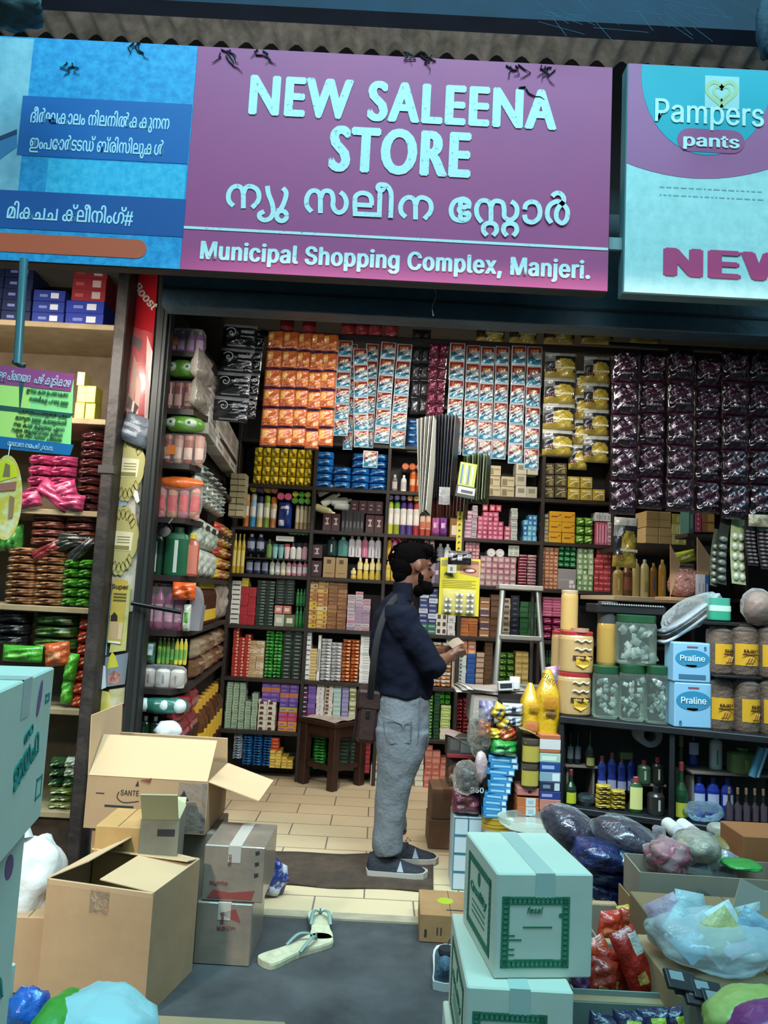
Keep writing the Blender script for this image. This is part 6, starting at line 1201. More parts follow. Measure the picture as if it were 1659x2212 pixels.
# pocket stitching on the hip
DN = M('#50565e', .8); b = MB()
def jl(pts, dy=-.2): 
    b.tube([P3(x, y, d_) for x, y, d_ in pts], .0022, DN, 5)
jl([(826, 1538, -.172), (850, 1545, -.186), (866, 1552, -.192), (868, 1560, -.193), (872, 1551, -.193), (886, 1546, -.19)]); jl([(826, 1538, -.172), (832, 1575, -.178), (842, 1592, -.182), (884, 1590, -.184), (886, 1546, -.19)]); jl([(905, 1496, -.155), (903, 1540, -.172), (899, 1590, -.165), (893, 1620, -.155)]); b.build('pocket_seam', man)
# shoes
def shoe(name, cx_, cy_, yaw, parent, label=None, cat=None, l=.30, up='#161d2c', sole='#a8a49a', loc=None, emblem=True):
    """trainer, toe along +x, heel at -l/2; upper, sole and laces are parts"""
    root = obj(name, None, parent, loc, (0, 0, yaw), label, cat); u1 = M(up, .75, bump=.4, bs=90); so_ = M(sole, .6); lc = M('#0f131c', .7)
    prof = [(-.5, .0, .03, .05), (-.47, .036, .036, .105), (-.38, .04, .04, .115), (-.25, .04, .042, .11), (-.12, .042, .044, .1), (.03, .046, .046, .085), (.18, .05, .05, .066), (.32, .05, .05, .055), (.43, .042, .042, .045), (.5, .012, .02, .03)]
    m = MB(); vs = []; n = 14
    for (t, wb, wm, h_) in prof:
        for k in range(n):
            a = math.pi * k / (n - 1); q = math.sin(a); vs.append((t * l, wb * 1.02 * math.cos(a) * (1 - .25 * q), .024 + (h_ - .024) * max(0, q) ** .8))
    fs = [[i * n + k, (i + 1) * n + k, (i + 1) * n + k + 1, i * n + k + 1] for i in range(len(prof) - 1) for k in range(n - 1)] + [list(range(n)), list(range((len(prof) - 1) * n, len(prof) * n))[::-1]]
    m.add(vs, fs, u1, True); m.build('shoe_upper', root)
    m = MB(); o_ = [(t * l * 1.02, wb * 1.08) for t, wb, _, _ in prof]; pl = [(x, -y) for x, y in o_] + [(x, y) for x, y in o_[::-1]]
    n = len(pl); zb = lambda x: .012 * max(0, x / l - .25) * 2
    m.add([(x, y, zb(x)) for x, y in pl] + [(x * 1.01, y * 1.03, .03 + zb(x)) for x, y in pl], [list(range(n))[::-1], list(range(n, 2 * n))] + [[i, (i + 1) % n, n + (i + 1) % n, n + i] for i in range(n)], so_); m.build('shoe_sole', root)
    m = MB()
    for i in range(5):
        t = -.08 + .075 * i; h_ = .1 - .018 * i - .003; m.tube([(t * l, -.026, h_ - .012), (t * l + .004, 0, h_ + .004), (t * l, .026, h_ - .012)], .0028, lc, 5)
    m.tube([(-.12 * l, 0, .1), (-.08 * l, -.012, .13), (-.02 * l, -.004, .108)], .0022, lc, 5); m.build('laces', root)
    m = MB(); m.lathe([(.028, 0), (.034, .012), (.03, .024)], lc, 14, c=(-.3 * l, 0, .1), sq=.9); m.build('shoe_collar', root)
    if emblem:
        m = MB(); e1 = M('#8e99a8', .4); y = -.046
        for tri in ([(-.0, .035), (.028, .035), (.02, .06), (.014, .082)],): m.add([(x * 1.2, y - .002 + (z - .035) * .5, z) for x, z in tri], [[0, 1, 2, 3]], e1)
        m.build('emblem', root)
    return root
a_ = W(858, 1858, MY - .07); shoe('shoe', 0, 0, math.radians(-2), man, l=.30, loc=(a_.x - mo.x, -.07, 0)); a_ = W(884, 1825, MY + .17); shoe('shoe', 0, 0, math.radians(6), man, l=.285, loc=(a_.x - mo.x + .01, .14, 0))
# paper in his hands and the shoulder bag
b = MB(); b.grid(lambda u, v: (-.035 + .07 * u, -.03 + .06 * v, .01 * math.sin(3 * u)), 6, 6, M('#8a7c6a', .8)); b.build('paper_slip', None, mo + P3(985, 1390, .005), (.5, -.5, .3), 'small pale paper slip held in the man\'s hands', 'paper')
bag = T('shoulder_bag', 'dark brown shoulder bag hanging behind the man on a grey strap', 'bag', mo + P3(800, 1540, .0)); BR = M('#2a1512', .5, bump=.2, bs=30)
m = MB(); i0 = 0; m.box(-.055, .055, -.12, .12, -.135, .12, BR, .02); m.box(-.065, -.055, -.11, .11, -.12, .06, M('#1c0f0e', .5), .004); m.build('bag_body', bag, (-.01, 0, 0), (0, .06, 0))
MB().box(-.062, .062, -.125, .125, .03, .128, BR, .012).build('bag_flap', bag, (-.012, 0, 0), (0, .06, 0)); MB().box(-.01, .01, -.126, -.12, -.01, .03, M('#0f0a0a', .4), .002).build('buckle', bag, (-.012, 0, 0))
sp_ = [P3(800, 1505, -.12), P3(806, 1440, -.215), P3(816, 1370, -.245), P3(834, 1318, -.205), P3(856, 1290, -.09), P3(872, 1296, .05)]
bo = P3(800, 1540, 0); m = MB(); q = [Vector(v) - bo for v in smooth([tuple(v) for v in sp_], 6)]
m.tube(q, .017, M('#15161a', .9), 8, flat=.25, up=(0, 1, 0)); m.build('strap', bag)
# ---------------------------------------------------------------- cartons
def carton(name, label, o, rz, w, d, h, mat=CARD, cat='carton', tape=None, inner=None, flaps=None, group=None, top=True, b=.003):
    """box whose front-left-bottom corner is o, front turned by rz; flaps: {side: opening angle} leaves it open"""
    t = T(name, label, cat, o, (0, 0, rz), group); th = .005
    if not flaps:
        MB().box(0, w, 0, d, 0, h, mat, b).build('body', t)
        s_ = MB(); s_.box(w / 2 - .0015, w / 2 + .0015, 0.002, d - .002, h, h + .0006, M('#4a3c2c', .9)); s_.build('seam', t)
        if tape: m = MB(); m.box(w / 2 - .024, w / 2 + .024, -.0006, d + .0006, h + .0006, h + .0012, tape); m.box(w / 2 - .024, w / 2 + .024, -.0012, -.0004, h - .06, h + .001, tape); m.build('tape', t)
        return t
    m = MB(); m.box(0, w, 0, th, 0, h, mat); m.box(0, w, d - th, d, 0, h, mat); m.box(0, th, th, d - th, 0, h, mat); m.box(w - th, w, th, d - th, 0, h, mat); m.box(th, w - th, th, d - th, 0, th, inner or mat); m.build('body', t)
    for sd_, (an, L_) in flaps.items():
        f = MB(); W_ = w if sd_ in 'fb' else d; f.box(-W_ / 2 + .004, W_ / 2 - .004, 0, L_, -th / 2, th / 2, inner or mat, .001)
        loc, r0 = {'f': ((w / 2, 0, h), 0), 'b': ((w / 2, d, h), math.pi), 'l': ((0, d / 2, h), -math.pi / 2), 'r': ((w, d / 2, h), math.pi / 2)}[sd_]
        f.build('flap', t, loc, Matrix.Rotation(r0, 4, 'Z').to_euler()).rotation_euler = (Matrix.Rotation(r0, 4, 'Z') @ Matrix.Rotation(math.radians(an), 4, 'X')).to_euler()
    return t
def patch(t, nm, x0, x1, z0, z1, mat, side='f', dep=0., k=1):
    """flat print on a carton side"""
    e_ = .0008 * k
    if side == 'f': return MB().add([(x0, -e_, z0), (x1, -e_, z0), (x1, -e_, z1), (x0, -e_, z1)], [(0, 1, 2, 3)], mat).build(nm, t)
    return MB().add([(-e_, x1, z0), (-e_, x0, z0), (-e_, x0, z1), (-e_, x1, z1)], [(0, 1, 2, 3)], mat).build(nm, t)
TAPE = film('#e8e4d8', .35, .15, .2)
# ---------------------------------------------------------------- counter with jars at the right
CA, CB = W(1214, 1547, 3.8), W(1690, 1594, 3.48); ctz = CA.z
def Yc(px, off=.0): return 3.8 - .32 * (px - 1214) / 476 + off
can_ = math.atan2(CB.y - CA.y, CB.x - CA.x); cl = (Vector((CB.x, CB.y)) - Vector((CA.x, CA.y))).length + .5
ct = T('counter_shelf', 'black open counter shelf at right carrying the big jars', 'counter', (CA.x, CA.y, 0), (0, 0, can_)); CM = M('#1d1f24', .45, bump=.1, bs=20, spot='#14161a', ss=8)
cz1 = W(1300, 1752, Yc(1300)).z; dvx = (W(1450, 1660, Yc(1450)).x - CA.x) / math.cos(can_)
MB().box(-.01, cl, -.01, .42, ctz - .03, ctz, CM, .003).build('top_board', ct); MB().box(0, cl, 0, .4, cz1 - .028, cz1, CM, .003).build('shelf_board', ct)
MB().box(-.012, .012, 0, .41, 0, ctz - .03, CM, .003).build('side_panel', ct); MB().box(dvx - .012, dvx + .012, .002, .4, 0, ctz - .03, CM, .003).build('divider', ct); MB().box(0, cl, .4, .415, 0, ctz - .03, M('#57524c', .7, spot='#464240', ss=5)).build('back_panel', ct); MB().box(.012, cl, .002, .4, .0, .03, CM).build('base_board', ct)
def jar(name, lab, bx, body, lid, Y, z=None, lidh=.1, content=None, labelc=None, sq=1., p=2.6, r=.1, trans=None, ltxt=None, tc='#4a2a14', band=None, grp=None, neck=.9):
    X0, X1, Z0, Z1 = R(*bx, Y); z0 = z if z is not None else Z0; h = Z1 - z0; rr = (X1 - X0) / 2; yy = Y + rr
    t = T(name, lab, 'jar', ((X0 + X1) / 2, yy, z0 + .001), (0, 0, 0), grp); zl = h * (1 - lidh)
    m_ = trans or M(body, r, coat=.3)
    MB().lathe([(rr * .9, 0), (rr * .99, h * .04), (rr, h * .1), (rr, zl * .86), (rr * .97, zl * .93), (rr * neck, zl)], m_, 24, sq=sq, p=p).build('jar_body', t)
    MB().lathe([(rr * (neck + .05), zl - .004), (rr * (neck + .06), h * .985), (rr * neck, h)], M(lid, .35), 24, sq=sq, p=p).build('lid', t)
    if labelc:
        a = 1.1; v0, v1 = band or (.12, .55)
        def lf(u, v):
            an = a * (2 * u - 1) - math.pi / 2; ca, sa = math.cos(an), math.sin(an); q = (abs(ca) ** p + abs(sa) ** p) ** (-1 / p) if p != 2 else 1
            return (rr * 1.012 * ca * q, rr * 1.012 * sa * q * sq, h * (v0 + (v1 - v0) * v))
        MB().grid(lf, 12, 2, M(labelc, .4)).build('label_band', t)
    if ltxt: txt(ltxt, h * .075, M(tc, .5), t, (0, -rr * sq * 1.06, h * ((band or (.12, .55))[0] + .62 * ((band or (.12, .55))[1] - (band or (.12, .55))[0]))), bold=.03, w=rr * 1.0)
    return t, rr, h
GOLD = ('#b4925e', '#a8262c')
def free(bx, lab, Y, z, tx=True):
    t, rr, h = jar('cookie_jar', lab, bx, GOLD[0], GOLD[1], Y, z, .07, r=.3, p=2.4, grp=None)
    b = MB(); cx_ = rr * .2; yy = -rr * 1.005
    def cv(x, z): return (x, -math.sqrt(max(1e-5, (rr * 1.03) ** 2 - x * x)) - .006, z)
    hx = [(cx_ + rr * .5 * math.sin(i * math.pi / 3), h * (.3 + .17 * math.cos(i * math.pi / 3))) for i in range(6)]
    b.add([cv(*q) for q in hx], [list(range(6))[::-1]], M('#d8a41e', .4)); b.build('badge_print', t)
    b = MB(); b.add([cv(cx_ - rr * .62, h * .33), cv(cx_, h * .33), cv(cx_ + rr * .6, h * .33), cv(cx_ + rr * .6, h * .43), cv(cx_, h * .43), cv(cx_ - rr * .62, h * .43)], [(0, 1, 4, 5), (1, 2, 3, 4)], M('#4a2412', .4)); b.xf(0, Matrix.Translation((0, -.002, 0))); b.build('ribbon_print', t)
    if tx: txt('FREE JAR', h * .062, M('#e0c890', .4), t, (cx_, -rr * 1.1, h * .355), bold=.02, w=rr * .9)
    for k_ in range(2):
        b = MB(); pts = [cv(cx_ + rr * (-.5 + i * .1), h * (.58 + .2 * k_ + .025 * math.sin(i * 1.3))) for i in range(11)]; b.tube(pts, .004, M('#d8d0b0', .5), 5); b.build('swirl_print', t)
    return t
free((1212, 1455, 1284, 1547), 'gold cookie jar with red lid on the counter, lower of the stack', Yc(1240, .03), ctz)
free((1216, 1365, 1290, 1456), 'gold cookie jar with red lid stacked on the lower one', Yc(1240, .03), W(1250, 1456, Yc(1240, .03)).z)
free((1196, 1364, 1236, 1458), 'gold cookie jar half hidden behind the stacked pair', Yc(1215, .2), W(1215, 1456, Yc(1240, .03)).z, False)
MB().box(-.08, .08, -.08, .08, 0, W(1215, 1456, Yc(1240, .03)).z - ctz - .003, M('#b8984c', .4), .02).build('cookie_tin', None, (W(1215, 1500, Yc(1215, .2)).x, Yc(1215, .2) + .06, ctz + .001), None, 'gold tin under the half hidden cookie jar', 'tin')
jar('tall_jar', 'tall slim golden jar with clear lid standing on the cookie jars', (1216, 1275, 1253, 1366), '#c09a58', '#b49a80', Yc(1230, .06), W(1235, 1365, Yc(1240, .03)).z, .06, p=2., r=.15)
tag(MB().lathe([(.04, 0), (.045, .004), (.045, .022), (.04, .022), (.038, .004)], M('#a87a64', .4), 20).build('lid_ring', None, W(1252, 1368, Yc(1240, .05)) + Vector((.005, .02, .002))), 'pinkish brown loose lid lying on the stacked cookie jar', 'lid')
jar('gold_jar', 'brown gold glass jar with grey lid on the counter jars', (1296, 1300, 1340, 1438), '#a8843c', '#3c4040', Yc(1318, .1), W(1318, 1440, Yc(1318, .05)).z, .33, p=2., r=.12)
GLS = film('#d4ecdf', .2, .04, .0)
def swjar(bx, lab, z, seed):
    Y = Yc((bx[0] + bx[2]) / 2, .04); t, rr, h = jar('sweet_jar', lab, bx, '', '#1a4a2c', Y, z, .13, trans=GLS, grp='sweet jars on the counter'); rg = random.Random(seed)
    cols = ['#c0ccc4', '#98a8a0', '#d0d8d4', '#7f9088', '#b0c0b8']
    for i in range(34):
        a, q = rg.uniform(0, 6.28), rr * .74 * math.sqrt(rg.random()); zz = h * rg.uniform(.07, .76); s_ = rr * rg.uniform(.25, .36)
        if i < 16: a = -math.pi / 2 + rg.uniform(-1.1, 1.1); q = rr * rg.uniform(.68, .78)
        MB().pillow(s_ * 1.3, s_ * 1.1, s_ * .3, M(rg.choice(cols), .3, coat=.3), 4, 4, None, .35).build('sweet', t, (q * math.cos(a), q * math.sin(a), zz), (rg.uniform(-.5, .5), rg.uniform(-1.4, 1.4), rg.uniform(-.7, .7)))
swjar((1288, 1440, 1343, 1551), 'glass jar of white sweets with green lid, leftmost in bottom row', ctz, 1); swjar((1346, 1438, 1401, 1555), 'glass jar of white sweets with green lid, middle of bottom row', ctz, 2); swjar((1403, 1440, 1457, 1560), 'glass jar of white sweets with green lid, beside the blue boxes', ctz, 3)
swjar((1343, 1330, 1430, 1437), 'large glass jar of white sweets standing on the bottom row of jars', W(1385, 1438, Yc(1385, .04)).z, 4)
b = MB(); X0, X1, Z0, Z1 = R(1288, 1298, 1440, 1334, Yc(1360, .12)); b.box(X0, X1, Yc(1360, .12), Yc(1360, .12) + .2, Z0 + .015, Z1 - .02, M('#15171b', .4), .006)
for i in range(26): b.blob((X0 + .03 + (X1 - X0 - .05) * i / 25, Yc(1360, .12) - .004, Z1 - .022), .006, .006, .006, M('#8a8c90', .2, metal=.5), 6, 4)
tag(b.build('black_tray', rot=(0, 0, 0)), 'black tray with a beaded rim lying over the large sweet jar', 'tray')
# pale blue boxes
def pral(bx, lab, z):
    Y = Yc(1496, .02); X0, X1, Z0, Z1 = R(*bx, Y); h = Z1 - z; w_ = X1 - X0; t = obj('tissue_box', boxm(w_, h, .12, '#7fb4d8', (), .4), None, ((X0 + X1) / 2, Y + .06, z + .001), None, lab, 'box')
    el = [(w_ * .46 * math.cos(i * math.pi / 12), h * (.6 + .22 * math.sin(i * math.pi / 12))) for i in range(24)]; MB().ext(el, -.0615, -.0600, M('#2c84ae', .4)).build('oval_print', t)
    txt('Praline', h * .2, M('#dfe9f0', .4), t, (0, -.063, h * .54), bold=.01, w=w_ * .66)
    MB().box(-.03, .02, -.0615, -.06, h * .38, h * .44, M('#c4d4dc', .4)).build('tissue_print', t); MB().box(-.025, .025, -.0615, -.06, h * .87, h * .91, M('#8a4a5a', .4)).build('brand_mark', t); return t, w_, h
pt, w_, h_ = pral((1457, 1476, 1539, 1567), 'pale blue tissue box on the counter, lower of two', ctz); txt('5', h_ * .13, M('#3c5a84', .4), pt, (-w_ * .34, -.062, h_ * .06))
pt2, w2_, h2_ = pral((1455, 1389, 1536, 1475), 'pale blue tissue box on the counter, upper of two', ctz + h_ + .002); txt('5', h2_ * .13, M('#3c5a84', .4), pt2, (w2_ * .34, -.062, h2_ * .82))
MB().box(-w2_ * .36, w2_ * .36, -.0615, -.06, h2_ * .08, h2_ * .2, M('#3c6a8a', .4)).build('dark_print', pt2)
CLR = film('#d8c4b8', .3, .05, .6, 30)
def kaj(bx, lab, z, tilt=0.):
    Y = Yc((bx[0] + bx[2]) / 2, .03); t, rr, h = jar('biscuit_jar', lab, bx, '', '#3a2a24', Y, z, .04, trans=CLR, p=2., labelc='#d29a1a', band=(.2, .62), ltxt='KAJAH', grp='jars with orange yellow label', neck=.62)
    MB().lathe([(rr * .86, h * .02), (rr * .9, h * .6), (rr * .7, h * .85)], M('#5a3c2a', .5, spot='#7a5a40', ss=30), 16).build('brown_contents', t)
    MB().box(-rr * .6, rr * .6, -rr * 1.05, -rr * 1.04, h * .4, h * .425, M('#5a2a14', .5)).build('label_line', t)
    b = MB(); [b.tube([(rr * (-.3 + .2 * k_), -rr * 1.04, h * .25), (rr * (-.1 + .2 * k_), -rr * 1.05, h * .36)], .004, M('#b07a2c', .5), 5) for k_ in range(3)]; b.build('grain_print', t); t.rotation_euler = (0, 0, tilt)
kaj((1541, 1466, 1596, 1573), 'clear jar with yellow label right of the blue boxes, lower row', ctz); kaj((1598, 1467, 1653, 1577), 'clear jar with yellow label, second right of the blue boxes, lower row', ctz, .35); kaj((1655, 1468, 1712, 1580), 'clear jar with yellow label cut by the right edge, lower row', ctz)
zk = W(1600, 1460, Yc(1600, .03)).z; kaj((1538, 1352, 1594, 1460), 'clear jar with tilted yellow label, upper row left', zk, .4); kaj((1592, 1350, 1650, 1462), 'clear jar with straight yellow label, upper row middle', zk); kaj((1652, 1352, 1708, 1464), 'clear jar with yellow label cut by the right edge, upper row', zk)
tag(MB().box(W(1538, 1462, 3.62).x, W(1720, 1462, 3.62).x, Yc(1600, .02), Yc(1600, .2), zk - .012, zk - .001, CM, .002).build('jar_board'), 'thin dark board between the two rows of yellow-labelled jars', 'board')
jar('balm_jar', 'turquoise jar with square lid above the yellow-labelled jars', (1536, 1292, 1584, 1342), '#2f9a78', '#3f9a84', Yc(1560, .06), None, .28, p=4, labelc='#b4d0c4', band=(.42, .66))
zt = W(1560, 1343, Yc(1560, .06)).z; tag(MB().box(W(1530, 1340, 3.6).x, W(1720, 1340, 3.6).x, Yc(1580, .04), Yc(1580, .22), zt - .016, zt - .001, CM, .002).build('jar_board'), 'dark board under the turquoise jar', 'board')
p = W(1645, 1342, 3.56); b = MB(); b.blob((0, 0, .07), .07, .06, .075, M('#7a5240', .6, bump=.3), 16, 10, .08, 3); o = b.build('brown_bag', None, (p.x, p.y + .02, zt + .001), None, 'clear topped brown bag at the right edge above the jars', 'bag'); MB().blob((-.01, -.01, .075), .078, .066, .085, film('#ffffff', .22, .08), 16, 10, .08, 5).build('clear_wrap', o)
# clear-wrapped trays curving up behind the blue boxes
b = MB(); A_, B_ = W(1425, 1384, 3.72), W(1545, 1305, 3.72)
def trf(u, v): x = A_.x + (B_.x - A_.x) * u; return (x, 3.72 + .09 * (v - .5), A_.z + (B_.z - A_.z) * (u ** 1.5) + .012 * math.sin(u * 3))
for dz, c_ in ((0, '#9aa4b0'), (.03, '#2a2c30'), (.05, '#8a94a0')):
    i0 = len(b.v); b.grid(trf, 12, 2, M(c_, .35)); b.xf(i0, Matrix.Translation((0, 0, dz)))
o = b.build('wrapped_trays', None, None, None, 'pale and black trays in clear wrap slanting behind the blue boxes', 'trays'); o.modifiers.new('s', 'SOLIDIFY').thickness = .012
b = MB(); b.blob((0, 0, 0), .16, .07, .07, film('#f0f4f4', .25, .05, .7, 20), 20, 12, .06, 3); b.build('clear_wrap', o, ((A_.x + B_.x) / 2, 3.7, (A_.z + B_.z) / 2 + .04), (0, -.55, 0))
# things inside the counter
def crow(name, base, pl, cat, bx, n, fn, off=.08, z=None): row(name, base, pl, cat, bx, n, fn, Y=Yc((bx[0] + bx[2]) / 2, off), snap=False, z=z, dy=.02)
rs = M('#6a6058', .8)
def riser(lab, x0, x1, y, off=.1, d=.16, to=None):
    Y = Yc((x0 + x1) / 2, off); z = W((x0 + x1) / 2, y, Y).z; b = MB(); X0_, X1_ = W(x0, y, Y).x, W(x1, y, Y).x; b.box(X0_, X1_, Y, Y + d, z - .012, z, rs, .002); b.box(X0_ + .01, X0_ + .02, Y + .02, Y + d, cz1 + .001, z - .012, rs); b.box(X1_ - .02, X1_ - .01, Y + .02, Y + d, cz1 + .001, z - .012, rs); tag(b.build('cardboard_riser'), lab, 'riser'); return z
z1 = riser('cardboard step at the left in the counter, under the dark bottles', 1222, 1292, 1654)
crow('syrup_bottle', 'dark syrup bottle', 'on the left cardboard step', 'bottle', (1226, 1585, 1258, 1654), 2, lambda i, w_, h_: bottlem(w_, h_, '#1a2224', '#20282a', '#5c6a70', .9, 'neck', 'syrup_bottle'), .1, z1)
crow('syrup_bottle', 'dark bottle with cream label', 'beside the left dark syrup bottles', 'bottle', (1266, 1578, 1288, 1654), 1, lambda i, w_, h_: bottlem(w_, h_, '#20281c', '#1a1e18', '#8a8a4a', .9, 'neck', 'syrup_bottle', lab=(.02, .24)), .1, z1)
Y = Yc(1405, .12); b = MB(); b.lathe([(.031, -.05), (.058, -.05), (.058, .05), (.031, .05), (.031, -.05)], M('#8c9096', .6), 24); b.xf(0, Matrix.Rotation(math.pi / 2, 4, 'X')); z2 = riser('cardboard step at the right in the left counter bay', 1376, 1440, 1694)
tag(b.build('paper_roll', None, W(1405, 1588, Y) + Vector((0, .05, 0))), 'pale roll lying end-on high in the left counter bay', 'roll')
crow('cleaner_bottle', 'blue cleaner bottle with red cap', 'tilted in the left counter bay', 'bottle', (1292, 1628, 1378, 1704), 4, lambda i, w_, h_: bottlem(w_ * 1.05, h_ * (.9, 1, .92, 1)[i], '#1c2f86', '#8a3038', '#8f98b8', .6, 'waist', 'cleaner_bottle', lab=(.05, .3)), .14, cz1 + .001 + .06)
crow('jam_jar', 'green jar with red lid', 'on the right step of left counter bay', 'jar', (1380, 1636, 1438, 1692), 2, lambda i, w_, h_: bottlem(w_, h_ * (.85, 1)[i], ('#2f4a34', '#1c2420')[i], ('#5a2428', '#a02f3c')[i], ('#8aa08a', '#a8a490')[i], 1., 'jar', 'jam_jar', .8), .1, z2)
tag(MB().box(-.03, .03, -.02, .02, 0, .034, M('#4a5a30', .4), .004).build('small_box', None, W(1352, 1632, Yc(1352, .16)) + Vector((0, 0, -.016))), 'olive box with yellow face on the blue bottles', 'box')
block('yellow_bar', 'yellow wrapped soap bar', 'in the left counter bay', 'soap', (1291, 1699, 1356, 1750), 2, 5, ['#b8962a', '#c4a434'], [(.2, .2, .8, .6, '#8a6c1c')], 'P', d=.07, Y=Yc(1322, .04), z=cz1 + .001, hs=[5, 4])
crow('dish_soap', 'green waisted bottle with pale yellow label', 'right of the yellow bars', 'bottle', (1360, 1680, 1393, 1751), 1, lambda i, w_, h_: bottlem(w_, h_, '#1f4a24', '#8a3c3c', '#d0cc7a', .6, 'waist', 'dish_soap', lab=(.1, .72)), .04, cz1 + .001)
crow('jam_jar', 'brown jar with white label', 'at the right end of left bay', 'jar', (1402, 1702, 1438, 1753), 1, lambda i, w_, h_: bottlem(w_, h_, '#2c2a28', '#1c1c1e', '#a8aca4', 1., 'jar', 'jam_jar', .8), .05, cz1 + .001)
crow('sauce_bottle', 'green bottle with yellow tag', 'at the left end of left bay', 'bottle', (1222, 1664, 1248, 1747), 1, lambda i, w_, h_: bottlem(w_, h_, '#14301c', '#6a242c', '#b4b41e', .95, 'neck', 'sauce_bottle', lab=(.05, .36)), .03, cz1 + .001)
X0, X1, Z0, Z1 = R(1252, 1716, 1288, 1748, Yc(1270, .05)); tag(MB().lathe([(.035, 0), (.045, .02), (.045, .035), (.04, .045), (.03, .05)], M('#2c3436', .15, coat=.5), 16).build('glass_dish', None, ((X0 + X1) / 2, Yc(1270, .08), cz1 + .001)), 'dark low glass pot left of the yellow bars', 'pot')
z3 = riser('long cardboard step in the right counter bay', 1494, 1700, 1672, .12)
crow('sauce_bottle', 'green bottle with yellow tag and red cap', 'just right of the counter divider', 'bottle', (1460, 1648, 1490, 1760), 1, lambda i, w_, h_: bottlem(w_, h_, '#173a20', '#7a2a30', '#a8a82a', .95, 'neck', 'sauce_bottle', lab=(.05, .3)), .03, cz1 + .001)
crow('sauce_bottle', 'olive bottle with cream label', 'behind the yellow-tagged green bottle', 'bottle', (1458, 1590, 1490, 1700), 1, lambda i, w_, h_: bottlem(w_, h_, '#4a5a3a', '#8a8a5a', '#a09a78', .9, 'neck', 'sauce_bottle'), .18, cz1 + .001)
crow('cleaner_bottle', 'dark blue cleaner bottle', 'on the long step', 'bottle', (1488, 1592, 1514, 1664), 1, lambda i, w_, h_: bottlem(w_, h_, '#152a78', '#101c4a', '#9aa0c0', .6, 'waist', 'cleaner_bottle', lab=(.4, .8)), .16, z3)
crow('talc_tin', 'white bottle with green label', 'on the long step', 'bottle', (1536, 1594, 1564, 1668), 1, lambda i, w_, h_: bottlem(w_, h_, '#b4bcb8', '#c0c4c0', '#3c8a54', .7, 'jar', 'talc_tin', .95, lab=(.15, .6)), .16, z3)
crow('oil_can', 'large clear yellow green bottle', 'on the long step at right', 'bottle', (1574, 1616, 1642, 1690), 1, lambda i, w_, h_: bottlem(w_, h_, '#5a6c3c', '#2f6a3a', '#8a8a34', .6, 'jar', 'oil_can', .88, lab=(.1, .55)), .14, z3)
crow('cleaner_bottle', 'royal blue cleaner bottle', 'below the long step', 'bottle', (1498, 1680, 1590, 1758), 3, lambda i, w_, h_: bottlem(w_ * .95, h_, '#1a2f92', '#16246a', '#a0a8c8', .6, 'round', 'cleaner_bottle', lab=(.35, .6)), .1, cz1 + .001)
crow('tonic_bottle', 'small brown tonic bottle', 'below the long step', 'bottle', (1570, 1706, 1700, 1774), 7, lambda i, w_, h_: bottlem(w_ * .95, h_, '#2a1a1c', '#7a5c40', '#4a3a44', .95, 'neck', 'tonic_bottle'), .05, cz1 + .001)
X0, X1, Z0, Z1 = R(1488, 1724, 1578, 1768, Yc(1530, -.0)); tag(MB().blob((0, 0, (Z1 - Z0) / 2), (X1 - X0) / 2, .06, (Z1 - Z0) / 2, film('#a8c4d4', .45, .08, .8, 25), 20, 12, .07, 6).build('clear_bag', None, ((X0 + X1) / 2, Yc(1530, .06), cz1 + .002)), 'bluish crumpled clear bag before the royal blue bottles', 'bag')
X0, X1, Z0, Z1 = R(1636, 1628, 1662, 1690, Yc(1650, .05)); b = MB(); b.tube([(0, 0, 0), (.045, 0, .13)], .018, M('#3c7a9a', .3), 8); b.tube([(.02, 0, 0), (.065, 0, .13)], .012, M('#8ab8cc', .3), 8); tag(b.build('brush_pack', None, (X0, Yc(1650, .1), z3 + .002)), 'pale blue slanted brush pack at the right picture edge', 'brush')
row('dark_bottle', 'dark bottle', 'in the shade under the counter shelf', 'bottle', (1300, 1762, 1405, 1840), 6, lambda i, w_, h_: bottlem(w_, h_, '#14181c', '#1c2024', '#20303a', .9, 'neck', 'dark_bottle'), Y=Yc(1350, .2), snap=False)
# ---------------------------------------------------------------- right-hand back shelves seen over the counter
RY = 5.0
def rb(nm, lab, x0, y0, x1, y1, Y, d=.4, m=WOOD): A_, B_ = W(x0, y0, Y), W(x1, y1, Y); return tag(MB().box(A_.x, B_.x, Y, Y + d, A_.z - .03, A_.z, m, .003).build(nm), lab, 'board')
rb('side_board', 'cream shelf board under the gold bottles', 1326, 1286, 1470, 1292, RY, .84, M('#b8a688', .7)); rb('side_board', 'dark shelf board under the tan cartons', 1374, 1172, 1620, 1180, RY, .84)
zg = W(1330, 1286, RY).z; zt = W(1374, 1172, RY).z
row('shampoo_bottle', 'gold shampoo bottle', 'on the cream board', 'bottle', (1331, 1206, 1446, 1286), 6, lambda i, w_, h_: bottlem(w_ * (1.25, 1.2, .9, 1., .85, .9)[i], h_ * (.75, .85, .98, .98, .9, 1)[i], ('#8a7038', '#5a3418', '#b09a5c', '#b4a468', '#8a5c1c', '#b4822a')[i], ('#6a5428', '#c0a070', '#c4b48a', '#b4a888', '#a8842a', '#c8a44a')[i], ('#a89060', '#7a3c1c', None, '#c09a28', '#2c3c7a', '#d09a5a')[i], .6, 'jar' if i != 1 else 'waist', 'shampoo_bottle', .9), Y=RY, snap=False, z=zg)
mb_ = [o for o in COL.objects if o.get('label', '').startswith('shampoo') or o.name.startswith('shampoo_bottle') and 'fourth' in o.get('label', '')]
if mb_: txt('Maxo', .028, M('#5a3a14', .5), mb_[0], (.008, -.047, .03), (math.pi / 2, -math.pi / 2, 0), al='LEFT')
